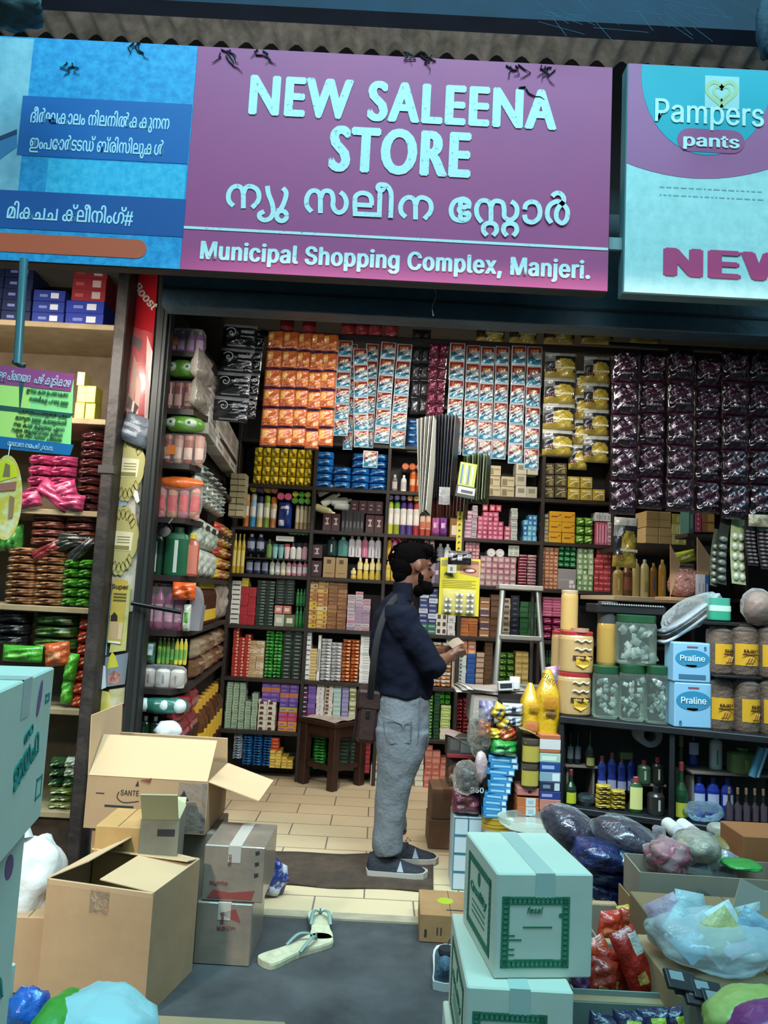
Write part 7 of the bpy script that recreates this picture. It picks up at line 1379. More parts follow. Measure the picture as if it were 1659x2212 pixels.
block('tan_carton', 'plain tan carton', 'on the dark board right of nappy packet', 'carton', (1394, 1104, 1452, 1168), 2, 2, ['#9a7f4c', '#a48a58'], [(.0, .46, 1, .52, '#8a7044')], Y=RY, z=zt, snap=False, d=.2)
block('lime_carton', 'yellow lime carton', 'right of the tan cartons', 'carton', (1452, 1110, 1484, 1166), 2, 3, ['#a4a03c', '#b4b46a'], [(.6, .2, .9, .8, '#c8c890')], Y=RY, z=zt, snap=False)
block('pink_strip', 'pink dotted tube box', 'below the toffee strips', 'box', (1503, 1096, 1516, 1150), 1, 1, '#a82f5a', [(.3, .1, .6, .2, '#d88aa0'), (.3, .3, .6, .4, '#d88aa0'), (.3, .5, .6, .6, '#d88aa0'), (.3, .7, .6, .8, '#d88aa0')], Y=RY - .3, snap=False)
block('toffee_box', 'orange and brown triangle-print box', 'below the toffee strips', 'box', (1517, 1108, 1545, 1150), 1, 2, '#8a5a2a', [(.45, .1, .95, .9, '#b4822c')], Y=RY - .3, snap=False)
block('teal_tube', 'dim teal tube box', 'left of the pink dotted box', 'box', (1488, 1100, 1500, 1152), 1, 1, '#2c5a50', [(.3, .2, .7, .8, '#6a8a84')], Y=RY - .3, snap=False)
tag(MB().box(W(1484, 1152, RY - .3).x, W(1560, 1152, RY - .3).x, RY - .3, RY - .1, W(1520, 1153, RY - .3).z - .025, W(1520, 1153, RY - .3).z, WOOD, .003).build('side_board'), 'short dark board under the triangle-print boxes', 'board')
X0, X1, Z0, Z1 = R(1446, 1228, 1508, 1290, 4.6); b = MB(); b.blob((0, 0, (Z1 - Z0) / 2), (X1 - X0) / 2, .07, (Z1 - Z0) / 2, M('#8a4a44', .25, bump=.8, bs=60, spot='#b88a80', ss=40, coat=.6), 20, 12, .05, 4, p=3); b.build('candy_bag', None, ((X0 + X1) / 2, 4.6, Z0), None, 'shiny bag of reddish sweets left of the carton flap', 'bag')
X0, X1, Z0, Z1 = R(1456, 1190, 1506, 1216, 4.62); place(pouchm(X1 - X0, Z1 - Z0, .05, '#a4b02c', [(.3, .3, .7, .6, '#d0d48a')]), 'snack_pack', ((X0 + X1) / 2, 4.62, Z0), 0, 'bright yellow green packet on white packets above the candy bag', 'packet', rot=(0, -.25, 0))
block('snack_pack', 'flat white and red packet', 'between candy bag and yellow green packet', 'packet', (1458, 1216, 1506, 1240), 1, 3, ['#b4aca4', '#8a4a44'], (), 'P', d=.08, Y=4.62, snap=False)
for lab, q_ in (('small triangular cardboard flap left of the candy bag', [(1448, 1290), (1448, 1176), (1470, 1218)]), ('tall triangular cardboard flap right of the candy bag', [(1506, 1255), (1506, 1160), (1536, 1205), (1530, 1255)])):
    MB().ext([PX(*v, 4.55) for v in q_], 4.55, 4.556, CARD).build('cardboard_flap', None, None, None, lab, 'flap')
tag(MB().box(W(1440, 1292, 4.55).x, W(1560, 1292, 4.55).x, 4.5, 4.75, W(1480, 1292, 4.55).z - .02, W(1480, 1291, 4.55).z, CARD, .003).build('cardboard_shelf'), 'cardboard ledge under the candy bag', 'ledge')
block('blue_tube', 'white and blue tube card', 'right of the carton flap', 'card', (1507, 1240, 1532, 1290), 3, 1, ['#a8b0b8', '#1c4a8a'], [(.3, .2, .7, .6, '#8a8c94')], Y=4.5, snap=False, d=.03)
# ---------------------------------------------------------------- heap between the ladder and the counter
def heap(nm, lab, bx, Y, col, des=(), kind='B', d=.1, rz=0., cat='box', r=.45, seed=0, ry=0., z=None):
    X0, X1, Z0, Z1 = R(*bx, Y); z = Z0 if z is None else z
    me = boxm(X1 - X0, Z1 - z, d, col, des, r) if kind == 'B' else pouchm(X1 - X0, Z1 - z, d, col, des, .2, seed=seed)
    return place(me, nm, ((X0 + X1) / 2, Y + d / 2, z + .001), rz, lab, cat, rot=(0, ry, rz))
o = F(924, 1836); carton('floor_carton', 'brown carton on the tiles right of the man, lower of two', (o.x, o.y, .007), 0, .17, .25, .155, M('#7a5a42', .85, spot='#6a4c36', ss=6)); carton('floor_carton', 'brown carton on the tiles right of the man, upper of two', (o.x + .012, o.y + .01, .164), .03, .17, .24, .165, M('#7a5a42', .85, spot='#6a4c36', ss=6), tape=M('#6a4a34', .4))
YT = 3.9; X0, X1, Z0, Z1 = R(979, 1766, 1040, 1895, YT); cw = (X1 - X0) / 2; ch = (Z1 - .007) / 4; TEAL = '#2c6a7c'
for c in range(2):
    for k_ in range(4):
        place(boxm(cw * .98, ch * .98, .2, '#a8bcc8', [(0, 0, .07, 1, TEAL), (0, .93, 1, 1, TEAL), (0, 0, 1, .05, TEAL)]), 'soda_carton', (X0 + cw * (c + .5), YT + .1, .0075 + k_ * ch), 0, f'pale blue teal-edged carton, {ORD[k_]} up in {"left" if c == 0 else "right"} column by the white carton stack', 'carton', 'teal-edged carton tower')
zt = .0075 + 4 * ch
heap('maroon_pack', 'maroon film-wrapped pack on the teal-edged carton tower', (979, 1714, 1042, 1766), YT, '#6a2c3c', [(.5, .5, .9, .8, '#8a4a58'), (.2, .08, .9, .16, '#a87a80')], 'P', .16, z=zt, cat='pack')
zt2 = W(1010, 1714, YT).z; o_ = heap('black_bag', 'dark teal bag printed 250 on the maroon pack', (996, 1660, 1046, 1716), YT - .02, '#12242c', (), 'P', .1, z=zt2, cat='bag'); p = W(1030, 1712, YT - .08); q_ = o_.location; txt('250', .034, M('#b8c8cc', .5), o_, (.022, -.06, .012), bold=.03)
X0, X1, Z0, Z1 = R(976, 1636, 1042, 1712, YT - .05); tag(MB().blob((0, 0, (Z1 - Z0) / 2), (X1 - X0) / 2, .05, (Z1 - Z0) / 2, film('#d8d0c8', .25, .05, .9, 18), 18, 12, .1, 3).build('clear_bag', None, ((X0 + X1) / 2, YT - .03, zt2)), 'crumpled clear plastic bag over the printed dark bag', 'bag')
heap('brown_sack', 'brown lumpy sack left of the printed dark bag', (964, 1634, 1012, 1706), YT + .12, '#5a3c28', [(.1, .5, .9, .6, '#6a4a34')], 'P', .12, cat='sack'); YH = YT + .1
heap('tin_tray', 'dim box with two grey tins under the folded newspaper', (966, 1594, 1024, 1634), YH, '#3a322c', [(.1, .3, .45, .9, '#4c4a46'), (.5, .2, .95, .85, '#5a5c5c')], d=.14); heap('red_box', 'thin red box on the brown sack', (966, 1631, 1022, 1638), YH - .01, '#8a1f2a', d=.15)
X0, X1, Z0, Z1 = R(958, 1580, 1006, 1598, YH); tag(MB().grid(lambda u, v: ((u - .5) * .13, (v - .5) * .15, .012 * math.sin(3 * u + 1) - .03 * u * (1 - v)), 8, 6, M('#a88c84', .8, spot='#8a6c68', ss=20)).build('newspaper', None, ((X0 + X1) / 2, YH + .07, W(985, 1590, YH).z)), 'pinkish folded newspaper scrap on the grey tins', 'newspaper')
# support stack hidden inside the heap keeps the upper goods up
heap('heap_carton', 'brown carton inside the heap behind the blue boxes', (1020, 1560, 1130, 1890), YT + .16, '#6a543c', [(.0, .5, 1, .51, '#5a4632')], d=.3, z=.007)
X0, X1, Z0, Z1 = R(986, 1486, 1136, 1500, 4.0); zz = Z0
for i in range(4):
    f_ = MB().grid(lambda u, v: ((u - .5) * (X1 - X0) * (1 - .06 * i), (v - .5) * .3, .006 * math.sin(5 * u + i) + .004 * math.sin(4 * v)), 10, 6, M(('#b4a89c', '#9a8c84', '#c0b4a8', '#8c8078')[i], .85, spot='#6c6460', ss=30, amt=.38, sh=.05)).build('newspaper', None, ((X0 + X1) / 2 + .01 * i, 4.16, zz + .007 * i), (0, .02, .05 * i), f'newspaper in the pile beside the ladder, {ORD[i]} from bottom', 'newspaper', 'newspaper pile'); f_.modifiers.new('s', 'SOLIDIFY').thickness = .004
heap('heap_carton', 'grey board with white corner under the newspaper pile', (1014, 1502, 1082, 1562), 4.02, '#8a8078', [(.1, .1, .9, .9, '#a09890')], d=.2, ry=.06); heap('black_crate', 'black crate under the right end of the newspaper pile', (1076, 1498, 1136, 1524), 4.0, '#1c181a', [(.1, .2, .9, .5, '#2c282a')], d=.2)
heap('pad_holder', 'white frame with dark screen on the newspapers', (1078, 1474, 1110, 1492), 3.98, '#b0b4b4', [(.1, .25, .9, .85, '#1f2430')], d=.06, ry=-.1); jar('tape_roll', 'white lidded tub on the newspapers behind the yellow bags', (1102, 1464, 1126, 1490), '#c4c8cc', '#dadcdc', 4.02, None, .3)
X0, X1, Z0, Z1 = R(1034, 1514, 1068, 1568, 3.92); tag(MB().pillow(X1 - X0, Z1 - Z0, .07, M('#3c3270', .25, bump=.5, bs=40, coat=.5, spot='#8a84a0', ss=18), 8, 8, None, .4, .02, 4).build('purple_pack', None, ((X0 + X1) / 2, 3.92, Z0)), 'purple foil pack in clear film left of the yellow packets', 'pack')
X0, X1, Z0, Z1 = R(1012, 1530, 1060, 1640, 3.9); tag(MB().blob((0, 0, (Z1 - Z0) / 2), (X1 - X0) / 2, .05, (Z1 - Z0) / 2, film('#d4d0c4', .3, .06, .9, 18), 18, 14, .12, 5).build('clear_bag', None, ((X0 + X1) / 2, 3.9, Z0)), 'tall crumpled clear bag below the purple pack', 'bag')
X0, X1, Z0, Z1 = R(1024, 1622, 1052, 1690, 3.86); tag(MB().blob((0, 0, (Z1 - Z0) / 2), (X1 - X0) / 2, .03, (Z1 - Z0) / 2, M('#a89094', .35, bump=.6, bs=20), 14, 10, .12, 8).build('pink_bag', None, ((X0 + X1) / 2, 3.86, Z0)), 'pinkish crumpled bag left of the blue box stack', 'bag')
heap('small_box', 'black box with white top left of the green pack', (1040, 1604, 1064, 1632), 3.9, '#14161a', [(0, .7, 1, 1, '#b4b4a8')], d=.08)
for i, (bx, c_, lab, a) in enumerate((((1058, 1520, 1086, 1554), '#b89a14', 'yellow crumpled packet left of the silver packets', .5), ((1070, 1545, 1100, 1580), '#b4941a', 'yellow folded packet below the silver packets', .7), ((1088, 1522, 1132, 1546), '#a8b0b4', 'silver and blue packet, upper of two before the yellow bags', 0), ((1090, 1547, 1130, 1572), '#a0a8ac', 'silver and blue packet, lower of two before the yellow bags', 0), ((1056, 1576, 1084, 1600), '#b49c1e', 'dull yellow packet left of the red packet', .1), ((1080, 1572, 1122, 1604), '#a8341c', 'orange red packet on the green pack', -.2), ((1032, 1558, 1060, 1600), '#9a4a24', 'orange brown packet by the tall clear bag', .1))):
    heap('snack_pack', lab, bx, 3.86, c_, [(.45, .2, .6, .8, '#2c3c5c')] if 'silver' in lab else [(.3, .3, .7, .7, '#d8b840' if 'yellow' in lab else '#c86a3c')], 'P', .08, cat='packet', seed=i, ry=a)
heap('green_pack', 'green and white soft pack on the blue box stack', (1062, 1602, 1120, 1638), 3.82, '#1f8a34', [(.1, .02, .95, .3, '#8ac09a'), (.3, .6, .7, .7, '#6ac07a')], 'P', .14, cat='pack', ry=.1)
sx0 = (1060, 1062, 1058, 1060, 1056, 1058, 1054, 1050, 1048, 1045); sx1 = (1122, 1122, 1118, 1108, 1106, 1106, 1104, 1100, 1098, 1094); yb = 1768
for i in range(10)[::-1]:
    hh = 13.2; p0 = 9 - i
    heap('blue_box', f'flat bright blue box, {ORD[p0]} from bottom in the leaning stack', (sx0[i], yb - hh * (p0 + 1), sx1[i], yb - hh * p0), 3.84, '#2a7fb8', [(.12, .3, .72, .6, '#8ac0dc'), (.8, .2, .97, .8, '#c0d4dc')], d=.15, rz=RNG.uniform(-.12, .12) - .1, cat='box'); 
zt = W(1070, 1768, 3.84).z
for i in range(2):
    b = MB(); hh = (zt - .0) / 2; X0, X1, Z0, Z1 = R(1044, 1768, 1096, 1800, 3.86); hh = (W(1070, 1768, 3.84).z - Z0) / 2; b.lathe([(.066, 0), (.07, .004), (.07, hh * .7), (.072, hh * .72), (.072, hh * .97), (.066, hh)], M('#b08c24', .35), 20); b.build('yellow_tin', None, (W(1070, 1784, 3.92).x, 3.91, Z0 + i * hh), None, f'yellow round tin under the blue box stack, {("lower", "upper")[i]} of two', 'tin')
heap('heap_carton', 'low carton under the yellow tins and orange boxes', (1042, 1800, 1215, 1900), 3.83, '#6a5a48', (), d=.3, z=.007)
zb = W(1140, 1788, 3.8).z
for k_ in range(3): heap('candle_box', f'orange box with white label left of the blue column, {ORD[k_]} from bottom', (1117, 1762 - 19 * k_, 1164, 1788 - 22 * k_ + (3 * k_)), 3.8, '#b05a2a', [(.4, .02, .85, .98, '#b8bcbc'), (.5, .3, .75, .7, '#8aa8b8')], d=.14, z=zb + .048 * k_)
heap('candle_box', 'salmon box with a dark heart on the orange boxes', (1117, 1703, 1164, 1730), 3.8, '#b0685e', [(.5, .3, .66, .7, '#4a2024')], d=.14, z=zb + .146)
for i, (y0, y1, c_, ds, lab) in enumerate(((1752, 1790, '#b4602c', [(.5, .05, .95, .95, '#c0b8b4')], 'orange and white'), (1728, 1751, '#b46c62', [(.45, .3, .65, .7, '#4a2024')], 'salmon heart-marked'), (1711, 1727, '#26337a', [(.1, .3, .6, .7, '#8a94c0')], 'indigo'), (1690, 1710, '#1f2c48', [(.7, .1, .95, .9, '#b4c0c4'), (.15, .3, .5, .7, '#6a7c94')], 'navy white-ended'), (1669, 1689, '#7a98a8', [(.6, .1, .95, .9, '#c8d4d8')], 'grey blue'), (1648, 1668, '#1c3f84', [(.1, .3, .7, .7, '#8aa0c8')], 'royal blue'), (1628, 1647, '#9ab8a8', [(.1, .2, .8, .7, '#c0d4c8')], 'pale green'), (1588, 1627, '#b0603a', [(.0, .2, 1, .75, '#c4c4c4')], 'orange white-banded'))):
    heap('mixed_box', f'{lab} box in the column beside the counter, {ORD[i]} from bottom', (1166, y0, 1211, y1), 3.79, c_, ds, d=.13, z=W(1188, y1, 3.79).z)
zj = zb + .2
for k_ in range(2): jar('honey_jar', f'dark amber jar with yellow label, {("lower", "upper")[k_]} of two before the yellow bags', ((1128, 1652, 1166, 1703), (1130, 1598, 1168, 1651))[k_], '#3a2c1a', '#4a4438', 3.78, W(1146, (1703, 1651)[k_], 3.78).z, .12, p=3, labelc='#a8983a', band=(.08, .72), r=.1)
tag(MB().grid(lambda u, v: ((u - .5) * .17, (v - .5) * .14, -.05 * u + .008 * math.sin(5 * u)), 6, 4, M('#a8946a', .6, spot='#6a5a40', ss=20)).build('magazine', None, W(1156, 1578, 3.86) + Vector((0, .0, .006)), (0, .1, 0)), 'cream booklet lying slanted on the upper amber jar', 'booklet')
def ybag(lab, bx, Y, seed, parts):
    X0, X1, Z0, Z1 = R(*bx, Y); w_, h_ = X1 - X0, Z1 - Z0; b = MB(); ya = M('#c2960e', .25, bump=.35, bs=30, coat=.5)
    def f(u, v):
        a = 2 * math.pi * u; k_ = (1 - .75 * max(0, v - .62) / .38) * (1 + .04 * math.sin(5 * a + 9 * v + seed)); wd = w_ / 2 * (.94 + .06 * math.sin(math.pi * v)) * k_
        return (wd * math.copysign(abs(math.cos(a)) ** .7, math.cos(a)), .075 * k_ * math.copysign(abs(math.sin(a)) ** .7, math.sin(a)) * (1 - .3 * v), h_ * v)
    b.grid(f, 20, 14, ya); t = b.build('rice_bag', None, ((X0 + X1) / 2, Y + .07, Z0), None, lab, 'bag')
    for (nm, u0, u1, v0, v1, c_) in parts: MB().grid(lambda u, v: (w_ * (u0 + (u1 - u0) * u - .5), -.079 - .004 * math.sin(v * 3), h_ * (v0 + (v1 - v0) * v)), 4, 4, M(c_, .3, bump=.3, bs=40)).build(nm, t)
    return t
yb_ = ybag('tall yellow bag standing by the gold cookie jars', (1164, 1448, 1214, 1588), 3.83, 1, [('dark_print', .3, .75, .28, .36, '#6a4a1c'), ('orange_print', .2, .8, .4, .58, '#b8761c')]); X0, X1, Z0, Z1 = R(1156, 1458, 1184, 1478, 3.8); txt('Slim', .032, M('#4a3a14', .5), yb_, (-.01, -.052, (W(1172, 1470, 3.83).z - yb_.location.z)), (math.pi / 2, .5, 0), w=.07)
ybag('shorter yellow bag leaning left of the tall one', (1130, 1478, 1170, 1584), 3.86, 2, [('orange_print', .15, .8, .05, .25, '#b86a3c'), ('orange_print', .3, .8, .45, .6, '#b8841c')])
heap('heap_carton', 'dim carton behind the amber jars holding up the yellow bags', (1132, 1588, 1212, 1790), 3.96, '#4a3c2e', (), d=.14, z=.18)
heap('sleeve_pack', 'pink purple pouch behind the tall yellow bag', (1192, 1440, 1222, 1512), 3.93, '#a87aa8', [(.2, .6, .8, .8, '#8a94b4')], 'P', .05, cat='pouch', ry=-.2)
# clear plastic basin edge under the orange boxes
b = MB(); b.lathe([(.12, 0), (.15, .02), (.158, .05), (.15, .05), (.142, .022)], film('#d8e4dc', .4, .08, .2), 28, sq=.7); tag(b.build('plastic_dish', None, (W(1150, 1796, 3.68).x, 3.7, W(1150, 1800, 3.62).z)), 'clear plastic dish rim below the orange boxes', 'dish')
# ---------------------------------------------------------------- foreground: printed white cartons at the right
GR = M('#2a7a56', .8); GR2 = M('#5a9a7c', .8)
def ornament(t, x0, x1, z0, z1, fx, nm='frame_print'):
    """printed frame of curls; fx maps (x,z) on the carton side to a point"""
    b = MB(); bw = .020
    for (a, c, e_, f_) in ((x0, x1, z0, z0 + bw), (x0, x1, z1 - bw, z1), (x0, x0 + bw, z0, z1), (x1 - bw, x1, z0, z1)):
        b.add([fx(a, e_), fx(c, e_), fx(c, f_), fx(a, f_)], [(0, 1, 2, 3)], GR2)
    b.build(nm, t); b = MB()
    def curl(cx, cz, r):
        n = 10; vs = []
        for i in range(n):
            an = 2 * math.pi * i / n; vs += [fx(cx + r * math.cos(an), cz + r * math.sin(an), 2), fx(cx + r * .55 * math.cos(an), cz + r * .55 * math.sin(an), 2)]
        b.add(vs, [[2 * i, 2 * ((i + 1) % n), 2 * ((i + 1) % n) + 1, 2 * i + 1] for i in range(n)], GR)
    for i in range(14):
        x = x0 + bw / 2 + (x1 - x0 - bw) * i / 13; curl(x, z0 + bw / 2, .0092); curl(x, z1 - bw / 2, .0092)
    for i in range(1, 12):
        z = z0 + bw / 2 + (z1 - z0 - bw) * i / 12; curl(x0 + bw / 2, z, .0092); curl(x1 - bw / 2, z, .0092)
    b.build('curl_print', t)
def mkwhite(label, fl, back, zt, h, word, tape_side=True, Y=1.98):
    """fl/fr: front top edge in the photo; back: the far left top corner"""
    a, c = W(*fl[0], Y), W(*fl[1], Y); zt = zt if zt else (a.z + c.z) / 2; bk = F(*back, zt); w = c.x - a.x; d = math.hypot(bk.x - a.x, bk.y - a.y); rz = math.atan2(-(bk.x - a.x), bk.y - a.y)
    t = carton('snack_carton', label, (a.x, a.y, zt - h), rz, w, d, h, CARDW, tape=M('#bcc8be', .25), b=.004)
    ff = lambda x, z, k=1: (x, -.0008 * k, z); fs = lambda x, z, k=1: (-.0008 * k, d - x, z)
    ornament(t, w * .06, w * .76, h * .1, h * .78, ff)
    ornament(t, d * .14, d * .86, h * .1, h * .86, fs)
    if word == 'fesal':
        txt('fesal', h * .085, GR, t, (w * .4, -.001, h * .62), shear=.3, bold=.005, w=w * .16)
        for (x0, x1, z) in ((.28, .58, .48), (.12, .2, .4), (.12, .27, .36), (.12, .2, .27), (.12, .2, .22), (.2, .6, .17)): MB().box(w * x0, w * x1, -.001, -.0002, h * z, h * z + .0035, GR).build('fine_print', t)
        MB().ext([(w * .67 + .006 * math.cos(i), h * .6 + .006 * math.sin(i)) for i in range(6)], -.001, 0, GR).build('round_mark', t)
    else:
        txt(word, h * .13, GR, t, (w * .42, -.001, h * .34), shear=.15, bold=.012, w=w * .42)
        dr = [(w * .42 + .016 * math.sin(2 * math.pi * i / 16) * (1 - .35 * math.cos(2 * math.pi * i / 16)), h * .55 - .022 * math.cos(2 * math.pi * i / 16)) for i in range(16)]; MB().ext(dr, -.0012, 0, GR).build('drop_print', t); MB().box(w * .3, w * .52, -.001, 0, h * .22, h * .25, GR).build('fine_print', t)
    txt('Quality', h * .13, GR, t, (-.0012, d * .5, h * .5), (math.pi / 2, 0, -math.pi / 2), bold=.012, w=d * .5)
    dr = [(-.0015, d * .5 - .013 * math.sin(2 * math.pi * i / 12), h * .7 - .018 * math.cos(2 * math.pi * i / 12)) for i in range(12)]; MB().add(dr, [list(range(12))], GR).build('drop_print', t)
    for k_ in range(3): MB().box(-.001, -.0002, d * .3, d * .7, h * (.4 - .06 * k_), h * (.4 - .06 * k_) + .004, GR).build('fine_print', t)
    return t, zt, rz
ztop = W(1180, 1892, 1.98).z; hh = ztop / 3
mkwhite('white carton with green printed frame, topmost of the stack at right', ((1074, 1888), (1291, 1890)), (1007, 1796), ztop, hh - .001, 'fesal')
mkwhite('white carton with green word and drop, second from top of the stack', ((1010, 2098), (1240, 2107)), (976, 1972), ztop - hh, hh - .001, 'Quality', Y=1.94)
mkwhite('white carton at the bottom of the stack, mostly below the picture', ((985, 2330), (1230, 2330)), (957, 2160), hh - .001, hh - .003, 'Quality', Y=1.92)
# cyan-lit cartons at the left edge
PR = M('#2f8f86', .8)
def leftbox(lab, ztop_, h, far, near_x, k_):
    b_ = F(*far, ztop_); a = F(near_x, 1492 + (far[1] - 1441), ztop_); dv = (b_ - a).normalized(); L_ = .36; a = b_ - dv * L_; rz = math.atan2(dv.y, dv.x) - 0
    t = carton('printed_carton', lab, (a.x, a.y, ztop_ - h), rz, L_, .3, h, CARDW, tape=M('#c0cac4', .25))
    return t, L_
zt = W(118, 1441, 1.42).z; f2 = W(95, 1765, 1.42); hb = zt - f2.z
t, L_ = leftbox('pale carton with green script at the left edge, upper one', zt, hb, (118, 1441), 2, 0)
for (x, z, h_, s_) in ((.62, .42, .05, 'ജയഫ'), (.60, .62, .022, 'നറ')): txt(s_, h_, PR, t, (L_ * x, -.001, hb * z), (math.pi / 2, -.25, 0), bold=.01, w=.14 if h_ > .03 else .05)
for (x0, x1, z0, z1) in ((.84, .95, .16, .3), (.86, .94, .78, .84)):
    b = MB(); [b.box(L_ * p_, L_ * q_, -.001, 0, hb * r_, hb * s_, PR) for p_, q_, r_, s_ in ((x0, x1, z0, z0 + .02), (x0, x1, z1 - .02, z1), (x0, x0 + .012, z0, z1), (x1 - .012, x1, z0, z1))]; b.build('stamp_print', t)
MB().ext([(L_ * .74 + .012 * math.cos(i * .52) + .006 * math.sin(i * .52), hb * .84 + .03 * math.sin(i * .52)) for i in range(12)], -.001, 0, M('#8a5a86', .6)).build('oval_sticker', t)
for i in range(2):
    zt2 = zt - hb - .002 - i * (zt - hb - .002) * .5; h2 = (zt - hb) * .5 - .003; tt, L_ = leftbox('pale printed carton under the green script carton, ' + ('middle of the stack' if i == 0 else 'lowest of the stack'), zt2, h2, ((57, 1792), (36, 2080))[i], -60, 1)
    txt('ജയഫ', .05, PR, tt, (L_ * .78, -.001, h2 * .45), (math.pi / 2, -.25, 0), bold=.01, w=.12); MB().ext([(L_ * .9 + .01 * math.cos(q * .52), h2 * .9 + .02 * math.sin(q * .52)) for q in range(12)], -.001, 0, M('#8a5a86', .6)).build('oval_sticker', tt)
# ---------------------------------------------------------------- brown cartons at the left
def placed(fl, fr, bk, base_pts=None): pass
o = F(78, 2164); e_ = F(310, 2206); rz = math.atan2(e_.y - o.y, e_.x - o.x); wA = math.hypot(e_.x - o.x, e_.y - o.y); zA = W(325, 1930, e_.y).z; q_ = F(418, 2098); dA = math.hypot(q_.x - e_.x, q_.y - e_.y)
t = carton('open_carton', 'big brown open carton standing at the front left', (o.x, o.y, .001), rz, wA, dA, zA, CARD, flaps={'f': (-82, .1), 'b': (12, .1), 'l': (26, .16), 'r': (5, .2)}, inner=CARDIN)
MB().box(wA * .42, wA * .6, -.001, 0, zA - .09, zA, film('#e8dcc8', .25, .12)).build('tape', t)
# white sack and low carton behind it
o = F(36, 2150); carton('low_carton', 'brown carton under the white sack, left of the big open carton', (o.x - .2, o.y, .001), .05, .42, .3, W(70, 1985, o.y).z, CARD)
zs = W(70, 1985, o.y).z; p = W(72, 1890, o.y + .14); b = MB(); b.blob((0, 0, .06), .11, .11, .15, M('#c4c6c6', .45, bump=.9, bs=7), 28, 18, .1, 4, flatb=.3); b.tube([(-.06, -.02, .2), (-.08, 0, .27), (-.1, .02, .31)], [.05, .03, .012], M('#c4c6c6', .45, bump=.6, bs=9), 10); tag(b.build('white_sack', None, (p.x, o.y + .15, zs + .012)), 'white plastic sack on the low carton at left', 'sack')
# two wrapped cartons, one on the other
o = F(416, 2082); e_ = F(540, 2082); wC = e_.x - o.x; zC = W(470, 1948, o.y).z; zD = W(480, 1828, o.y).z; GRW = M('#8c7c6c', .35, coat=.4, bump=.12, bs=10, spot='#766a60', ss=7); STR = M('#b0a8a0', .4)
for i, (z0, h_, dx, dw) in enumerate(((.001, zC - .004, 0, 0), (zC, zD - zC, .012, .02))):
    t = carton('wrapped_carton', ('grey brown film-wrapped carton, lower of two beside the open carton', 'grey brown film-wrapped carton, upper of two beside the open carton')[i], (o.x + dx, o.y + .01 * i, z0), -.02, wC + dw, .3, h_, GRW, tape=STR)
    RD = M('#8c3a36', .6)
    if i: MB().ext([(wC * .1, h_ * .05), (wC * .9, h_ * .05), (wC * .95, h_ * .22), (wC * .5, h_ * .16), (wC * .2, h_ * .2)], -.0012, 0, RD).build('red_print', t)
    else: MB().ext([(wC * .4, h_ * .82), (wC * .8, h_ * .7), (wC * .7, h_ * .92)], -.0012, 0, RD).build('red_print', t)
    txt('Nutrilo' if i else 'kolin', h_ * .09, RD, t, (wC * (.3 if i else .55), -.0015, h_ * (.3 if i else .58)), w=wC * .32)
    for k_ in range(3): MB().ext([(wC * .93, h_ * (.85 - .2 * k_)), (wC * 1., h_ * (.88 - .2 * k_)), (wC * .99, h_ * (.94 - .2 * k_)), (wC * .92, h_ * (.92 - .2 * k_))], -.0012, 0, INK).build('arrow_mark', t) if i else None
    txt('Nutri', .018, M('#7a3a3a', .6), t, (wC / 2, -.0018, h_ - .05), (math.pi / 2, -math.pi / 2, 0))
# open carton with the script logo on cartons
YS = 3.28; a = W(190, 1672, YS); c = W(452, 1690, YS); zb = W(320, 1795, YS).z; wS = c.x - a.x; hS = (a.z + c.z) / 2 - zb; dS = .36
t = carton('open_carton', 'brown open carton with raised flaps on top of the left pile', (a.x, YS, zb), -.03, wS, dS, hS, CARD, flaps={'f': (48, .19), 'b': (75, .12), 'l': (92, .24), 'r': (197, .22)}, inner=CARDIN)
for f_ in t.children:
    if f_.name.startswith('flap'): f_.modifiers.new('b', 'BEVEL').width = .001
txt('SANTE', hS * .14, INK, t, (wS * .36, -.001, hS * .66), w=wS * .15); b = MB(); ribbon(b, [(wS * .27, hS * .72), (wS * .26, hS * .6), (wS * .32, hS * .52), (wS * .44, hS * .56)], .004, -.001, INK); b.ext([(wS * .4, hS * .84), (wS * .43, hS * .84), (wS * .42, hS * .96)], -.001, 0, INK); b.build('logo_print', t)
MB().box(wS * .16, wS * .4, -.001, 0, hS * .42, hS * .46, INK).build('fine_print', t); MB().box(wS * .08, wS * .15, -.001, 0, hS * .66, hS * .68, INK).build('fine_print', t)
b = MB(); b.ext([(wS * .785, hS * .1), (wS * .825, hS * .1), (wS * .825, hS * .62), (wS * .85, hS * .62), (wS * .805, hS * .82), (wS * .76, hS * .62), (wS * .785, hS * .62)], -.001, 0, INK); b.build('arrow_print', t)
MB().box(wS * .76, wS * .995, -.0006, 0, hS * .02, hS * .97, film('#e0e4e8', .3, .1, .6)).build('tape', t)
b = MB(); b.ext([(wS * .44, hS * .97), (wS * .52, hS * .92), (wS * .53, hS * 1.02), (wS * .5, hS * .99)], -.004, -.001, M('#7a3a2a', .6)); b.build('torn_tape', t)
